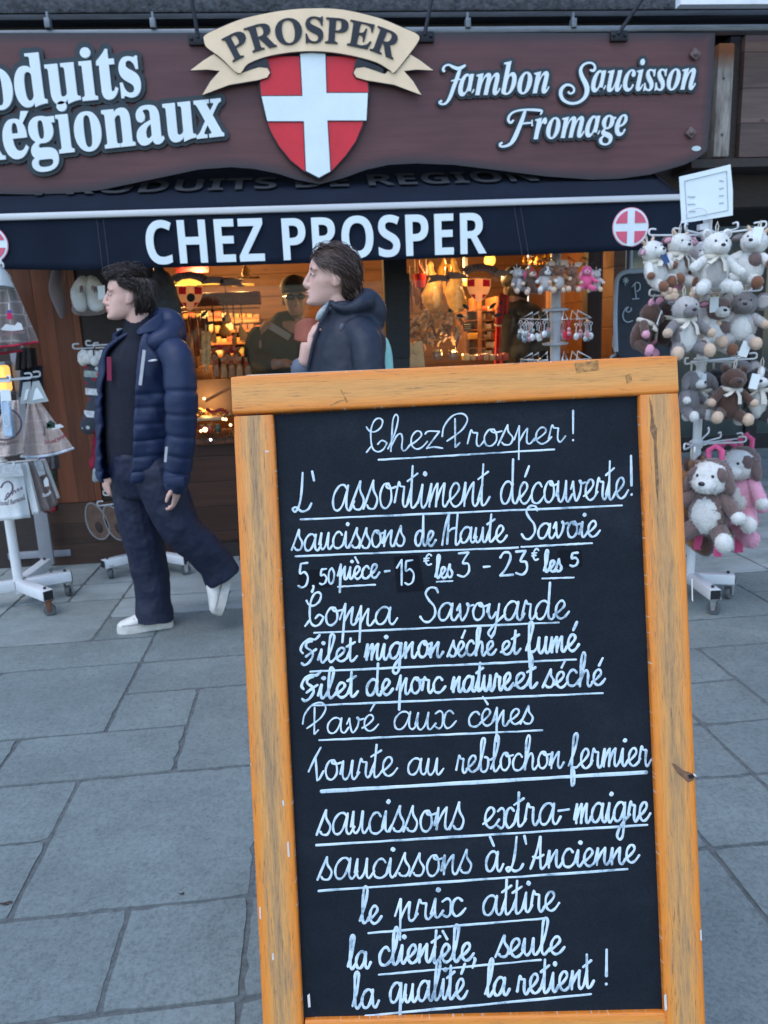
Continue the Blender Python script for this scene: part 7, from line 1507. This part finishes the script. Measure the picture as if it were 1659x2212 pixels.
for k in range(60): c = at(gr.uniform(428, 500), gr.uniform(884, 899), 5.35+gr.uniform(0, .2)); q.ell(c, (gr.uniform(.01, .022), .012, gr.uniform(.006, .014)), R=MX.Rotation(gr.uniform(-1, 1), 3, 'Y'), nu=8, nv=5)
o = q.build('dried_goods', mat('golden dried goods', (.48, .28, .09), .6, nz=(30, .6)), gl); o['kind'] = 'stuff'
q = MB()
for k in range(14): c = at(448+k*3.2, 884+4*sin(k*.5)+k*.5, 5.28); q.ell(c, (.014, .010, .010), nu=8, nv=5)
o = q.build('red_berries', mat('red berries', (.35, .02, .025), .4), gl); o['kind'] = 'stuff'
gd = MB(); gr2 = random.Random(5)
for k in range(900):
    x = gr2.uniform(424, 900); c = at(x, 940+gr2.gauss(0, 6)-.035*(x-424), 5.09+gr2.uniform(-.04, .02)); a = V((gr2.uniform(-1, 1), gr2.uniform(-1, .3), gr2.uniform(-1, 1))).normalized(); s_, u_ = frame(a); gd.add([c, c+a*.035+s_*.003, c+a*.045, c+a*.035-s_*.003], [[0, 1, 2, 3]])
ga = single(gd, 'fir_garland', mat('dark fir needles', (.010, .020, .012), .7, nz=(30, .4)), 'dark fir garland with tiny lights draped along the counter edge', 'garland', smooth=0, fix=False)
M_tiny = mat('tiny warm light', (1, .8, .5), .4, nz=None, emit=(1, .6, .25, 2))
for (x, y) in ((443, 928), (441, 861), (482, 905), (488, 906), (434, 931), (498, 918)): q = MB(); q.ell(at(x, y, 5.02), .009 if x != 443 else .016, nu=10, nv=8); q.build('fairy_light', M_tiny, ga)
q = MB(); q.ell(at(455, 950, 5.0), .007, nu=8, nv=6); q.build('fairy_light', mat('cold tiny light', (.8, .9, 1), .4, nz=None, emit=(.8, .9, 1, 5)), ga)
# right window
q = MB(); a = at(907, 608, 5.5); q.lathe(a-V((0, 0, .04)), [(.034, 0), (.046, .085), (.048, .09), (.043, .088)], 18); single(q, 'pot', mat('glossy red pot', (.55, .03, .03), .3, nz=(12, .25)), 'small red pot hanging left of the large hams', 'pot')
fr0 = thing('picture_frame', at(966, 602, 5.8), 'small yellow lit frame between the two large hams', 'frame')
for (x0, y0, x1, y1) in ((957, 570, 961.5, 634), (971, 570, 975, 634), (961.7, 570, 970.8, 577), (961.7, 597, 970.8, 602), (961.7, 628, 970.8, 634)): boxat(x0, y0, x1, y1, 5.8, .02, 'frame_bar', mat('yellow painted bar', (.60, .38, .10), .5), None, None, par=fr0)
su = thing('shelf_unit', at(1050, 700, 6.05), 'tall wooden shelf unit packed with boxed goods in the right window', 'shelf')
boxat(1033, 640, 1040, 770, 5.95, .35, 'upright', mat('warm pine upright', (.33, .14, .05), .5, nz=(9, .3), stretch=(8, 8, 1)), None, None, par=su, bev=.002); boxat(1072, 640, 1077, 770, 5.95, .35, 'upright', MATS['warm pine upright'], None, None, par=su, bev=.002); boxat(1003, 640, 1007, 770, 5.95, .35, 'upright', MATS['warm pine upright'], None, None, par=su, bev=.002)
for y in (671, 691, 711, 731, 750, 768): boxat(1007.5, y+.5, 1032.5, y+3, 5.96, .34, 'shelf_board', MATS['warm pine upright'], None, None, par=su, bev=.001); boxat(1040.5, y, 1071.5, y+2.5, 5.96, .34, 'shelf_board', MATS['warm pine upright'], None, None, par=su, bev=.001)
nth = ('top', 'second', 'third', 'fourth', 'fifth', 'lowest')
for r_, y in enumerate((671, 691, 711, 731, 750, 768)):
    x = 1041.5; col = 0
    while x < 1066:
        w_ = gr.uniform(7, 12); h_ = gr.uniform(9, 15); boxat(x, y-h_, x+w_, y-.3, 5.97+gr.uniform(0, .05), .12, 'carton', mat('carton tone %d' % gr.randrange(5), gr.choice([(.55, .40, .24), (.45, .30, .16), (.60, .50, .36), (.36, .08, .04), (.28, .16, .08)]), .6, nz=(20, .3)), '%s carton on the %s shelf of the pine unit' % (('first', 'second', 'third', 'last')[min(col, 3)], nth[r_]), 'carton', 'cartons on the pine shelves', .002); x += w_+.8; col += 1
boxat(1012, 719, 1032, 733, 5.9, .08, 'carton', mat('amber carton', (.55, .27, .04), .5, nz=(9, .2)), 'amber yellow carton below the small chalk price card', 'carton'); 
pcd = thing('price_card', at(1010, 705, 5.85), 'small dark chalk price card in front of the pine shelves', 'card'); q = MB(); q.prism([at(x, y, 5.85) for x, y in ((1000, 697), (1018, 694), (1021, 712), (1002, 717))], (0, .01, 0)); q.build('panel', M_black, pcd)
q = MB()
for k in range(3): q.tube([at(1003+t*3.4, 701+k*4.6+gr.uniform(-1, 1), 5.846) for t in range(5)], .0025, 4)
q.build('chalk_scribble', mat('faint chalk 2', (.25, .22, .2), .8), pcd)
cur = thing('apron', at(1088, 690, 5.5), 'red apron with a cream edged pocket hanging beside the dark haired customer', 'apron')
cloth('skirt', ((1072, 690), (1104, 690)), ((1068, 790), (1102, 790)), 5.55, mat('bright red cloth', (.52, .02, .016), .75, nz=(9, .2)), None, folds=2.5, amp=.03, par=cur); cloth('bib', ((1080, 632), (1102, 640)), ((1069, 702), (1106, 694)), 5.50, mat('dark red cloth', (.24, .012, .022), .8, nz=(9, .2)), None, folds=1.2, amp=.02, par=cur, hem=mat('cream piping', (.50, .36, .26), .8), arch=5)
cb = thing('paper_bag', at(897, 760, 5.32), 'cream paper gift bag with a notched top standing by the black post', 'bag'); q = MB(); q.prism([at(x, y, 5.32) for x, y in ((879, 737), (889, 738), (893, 748), (898, 738), (912, 737), (918, 792), (882, 793))], (0, .08, 0)); q.build('paper', mat('cream paper', (.60, .46, .26), .6, nz=(14, .12)), cb)
q = MB()
for k in range(9): p = at(898+gr.uniform(-6, 6), 765+gr.uniform(-6, 6), 5.317); q.tube([p, p+V((gr.uniform(-.012, .012), 0, gr.uniform(-.012, .012)))], .0014, 4)
q.build('printed_sketch', mat('brown print', (.22, .14, .07), .7), cb)
for k, (x, w_) in enumerate(((944, 22), (978, 24))):
    a = at(x, 767, 5.3); kk_ = mpp(5.3); t_ = thing('jar', a, ('wide glass jar with golden lid at the bottom of the right window', 'second wide glass jar at the bottom of the right window, nearer the shelves')[k], 'jar'); q = MB(); q.lathe(a-V((0, 0, .03)), [(w_*kk_*.46, 0), (w_*kk_*.5, .01), (w_*kk_*.5, .045), (w_*kk_*.42, .052)], 18); q.build('body', mat('brown jar', (.20, .10, .07), .15, nz=(12, .4), spec=.7), t_); q = MB(); q.cyl(a+V((0, 0, .024)), a+V((0, 0, .036)), w_*kk_*.44, n=18); q.build('lid', MATS['gold lid'], t_)
for k in range(7): x = 1003+k*14; boxat(x, 764+gr.uniform(-3, 3), x+12, 779, 5.3, .1, 'packet', gr.choice([M_cello2, mat('red packet', (.34, .05, .03), .3, nz=(9, .4)), mat('gold packet', (.55, .36, .12), .3, nz=(9, .4))]), '%s packet from the left in the row at the foot of the shelf unit' % ('first', 'second', 'third', 'fourth', 'fifth', 'sixth', 'seventh')[k], 'packet', 'packets at the foot of the right window', .006)
q = MB()
for k in range(46): c = at(1132+gr.uniform(0, 58), 552+gr.uniform(0, 24), 5.5+gr.uniform(0, .1)); q.ell(c, (.016, .012, .016), nu=8, nv=6)
o = single(q, 'gold_garland', mat('gold bauble', (.60, .33, .06), .25, metal=.6, nz=(9, .3)), 'cluster of golden baubles under the awning above the plush keyrings', 'garland')
boxat(1180, 560, 1195, 790, 6.4, .02, 'banner', mat('orange lit panel', (.42, .18, .05), .6, nz=(4, .5)), 'orange lit panel glimpsed left of the keyring stand pole', 'panel')
# packed shelves along the back wall
bs_ = thing('shelf_unit', at(470, 720, 7.1), 'long back wall shelves packed with packets behind the left window', 'shelf')
for y in (690, 716, 742, 768): boxat(345, y, 560, y+3, 7.0, .25, 'shelf_board', MATS['warm pine upright'] if 'warm pine upright' in MATS else M_beam, None, None, par=bs_, bev=.002)
gs_ = random.Random(31); pal = [(.50, .30, .10), (.40, .10, .05), (.55, .42, .22), (.22, .12, .06), (.45, .20, .05), (.30, .28, .10), (.58, .50, .36)]
for r_, y in enumerate((690, 716, 742, 768)):
    x = 350; k = 0
    while x < 552:
        w_ = gs_.uniform(9, 15); h_ = gs_.uniform(11, 21); ci = gs_.randrange(7); nmc = ('amber', 'brick red', 'cream', 'brown', 'orange', 'olive', 'pale')[ci]
        boxat(x, y-h_, x+w_, y-.4, 7.02+gs_.uniform(0, .08), .1, 'packet', mat('back shelf packet '+nmc, pal[ci], .5, nz=(14, .4)), nmc+' packet on the '+('top', 'second', 'third', 'lowest')[r_]+' back shelf seen through the left window', 'packet', nmc+' packets on the '+('top', 'second', 'third', 'lowest')[r_]+' back shelf', .004); x += w_+gs_.uniform(.6, 4); k += 1
boxat(378, 570, 448, 590, 6.1, .05, 'banner', mat('red patterned banner', (.14, .012, .016), .7, nz=(30, .6)), 'red patterned banner at the top of the left window', 'banner')
for k, (x0, x1, y0, y1, col) in enumerate(((345, 420, 700, 800, (.10, .05, .03)), (420, 456, 790, 830, (.20, .10, .05)), (500, 560, 690, 700, (.30, .16, .07)))): boxat(x0, y0, x1, y1, 6.3, .2, 'crate', mat('crate %d' % k, col, .7, nz=(8, .4)), ('dark crate behind the hanging sausages', 'brown crate under the garlic braid', 'narrow shelf box behind the hams')[k], 'crate')
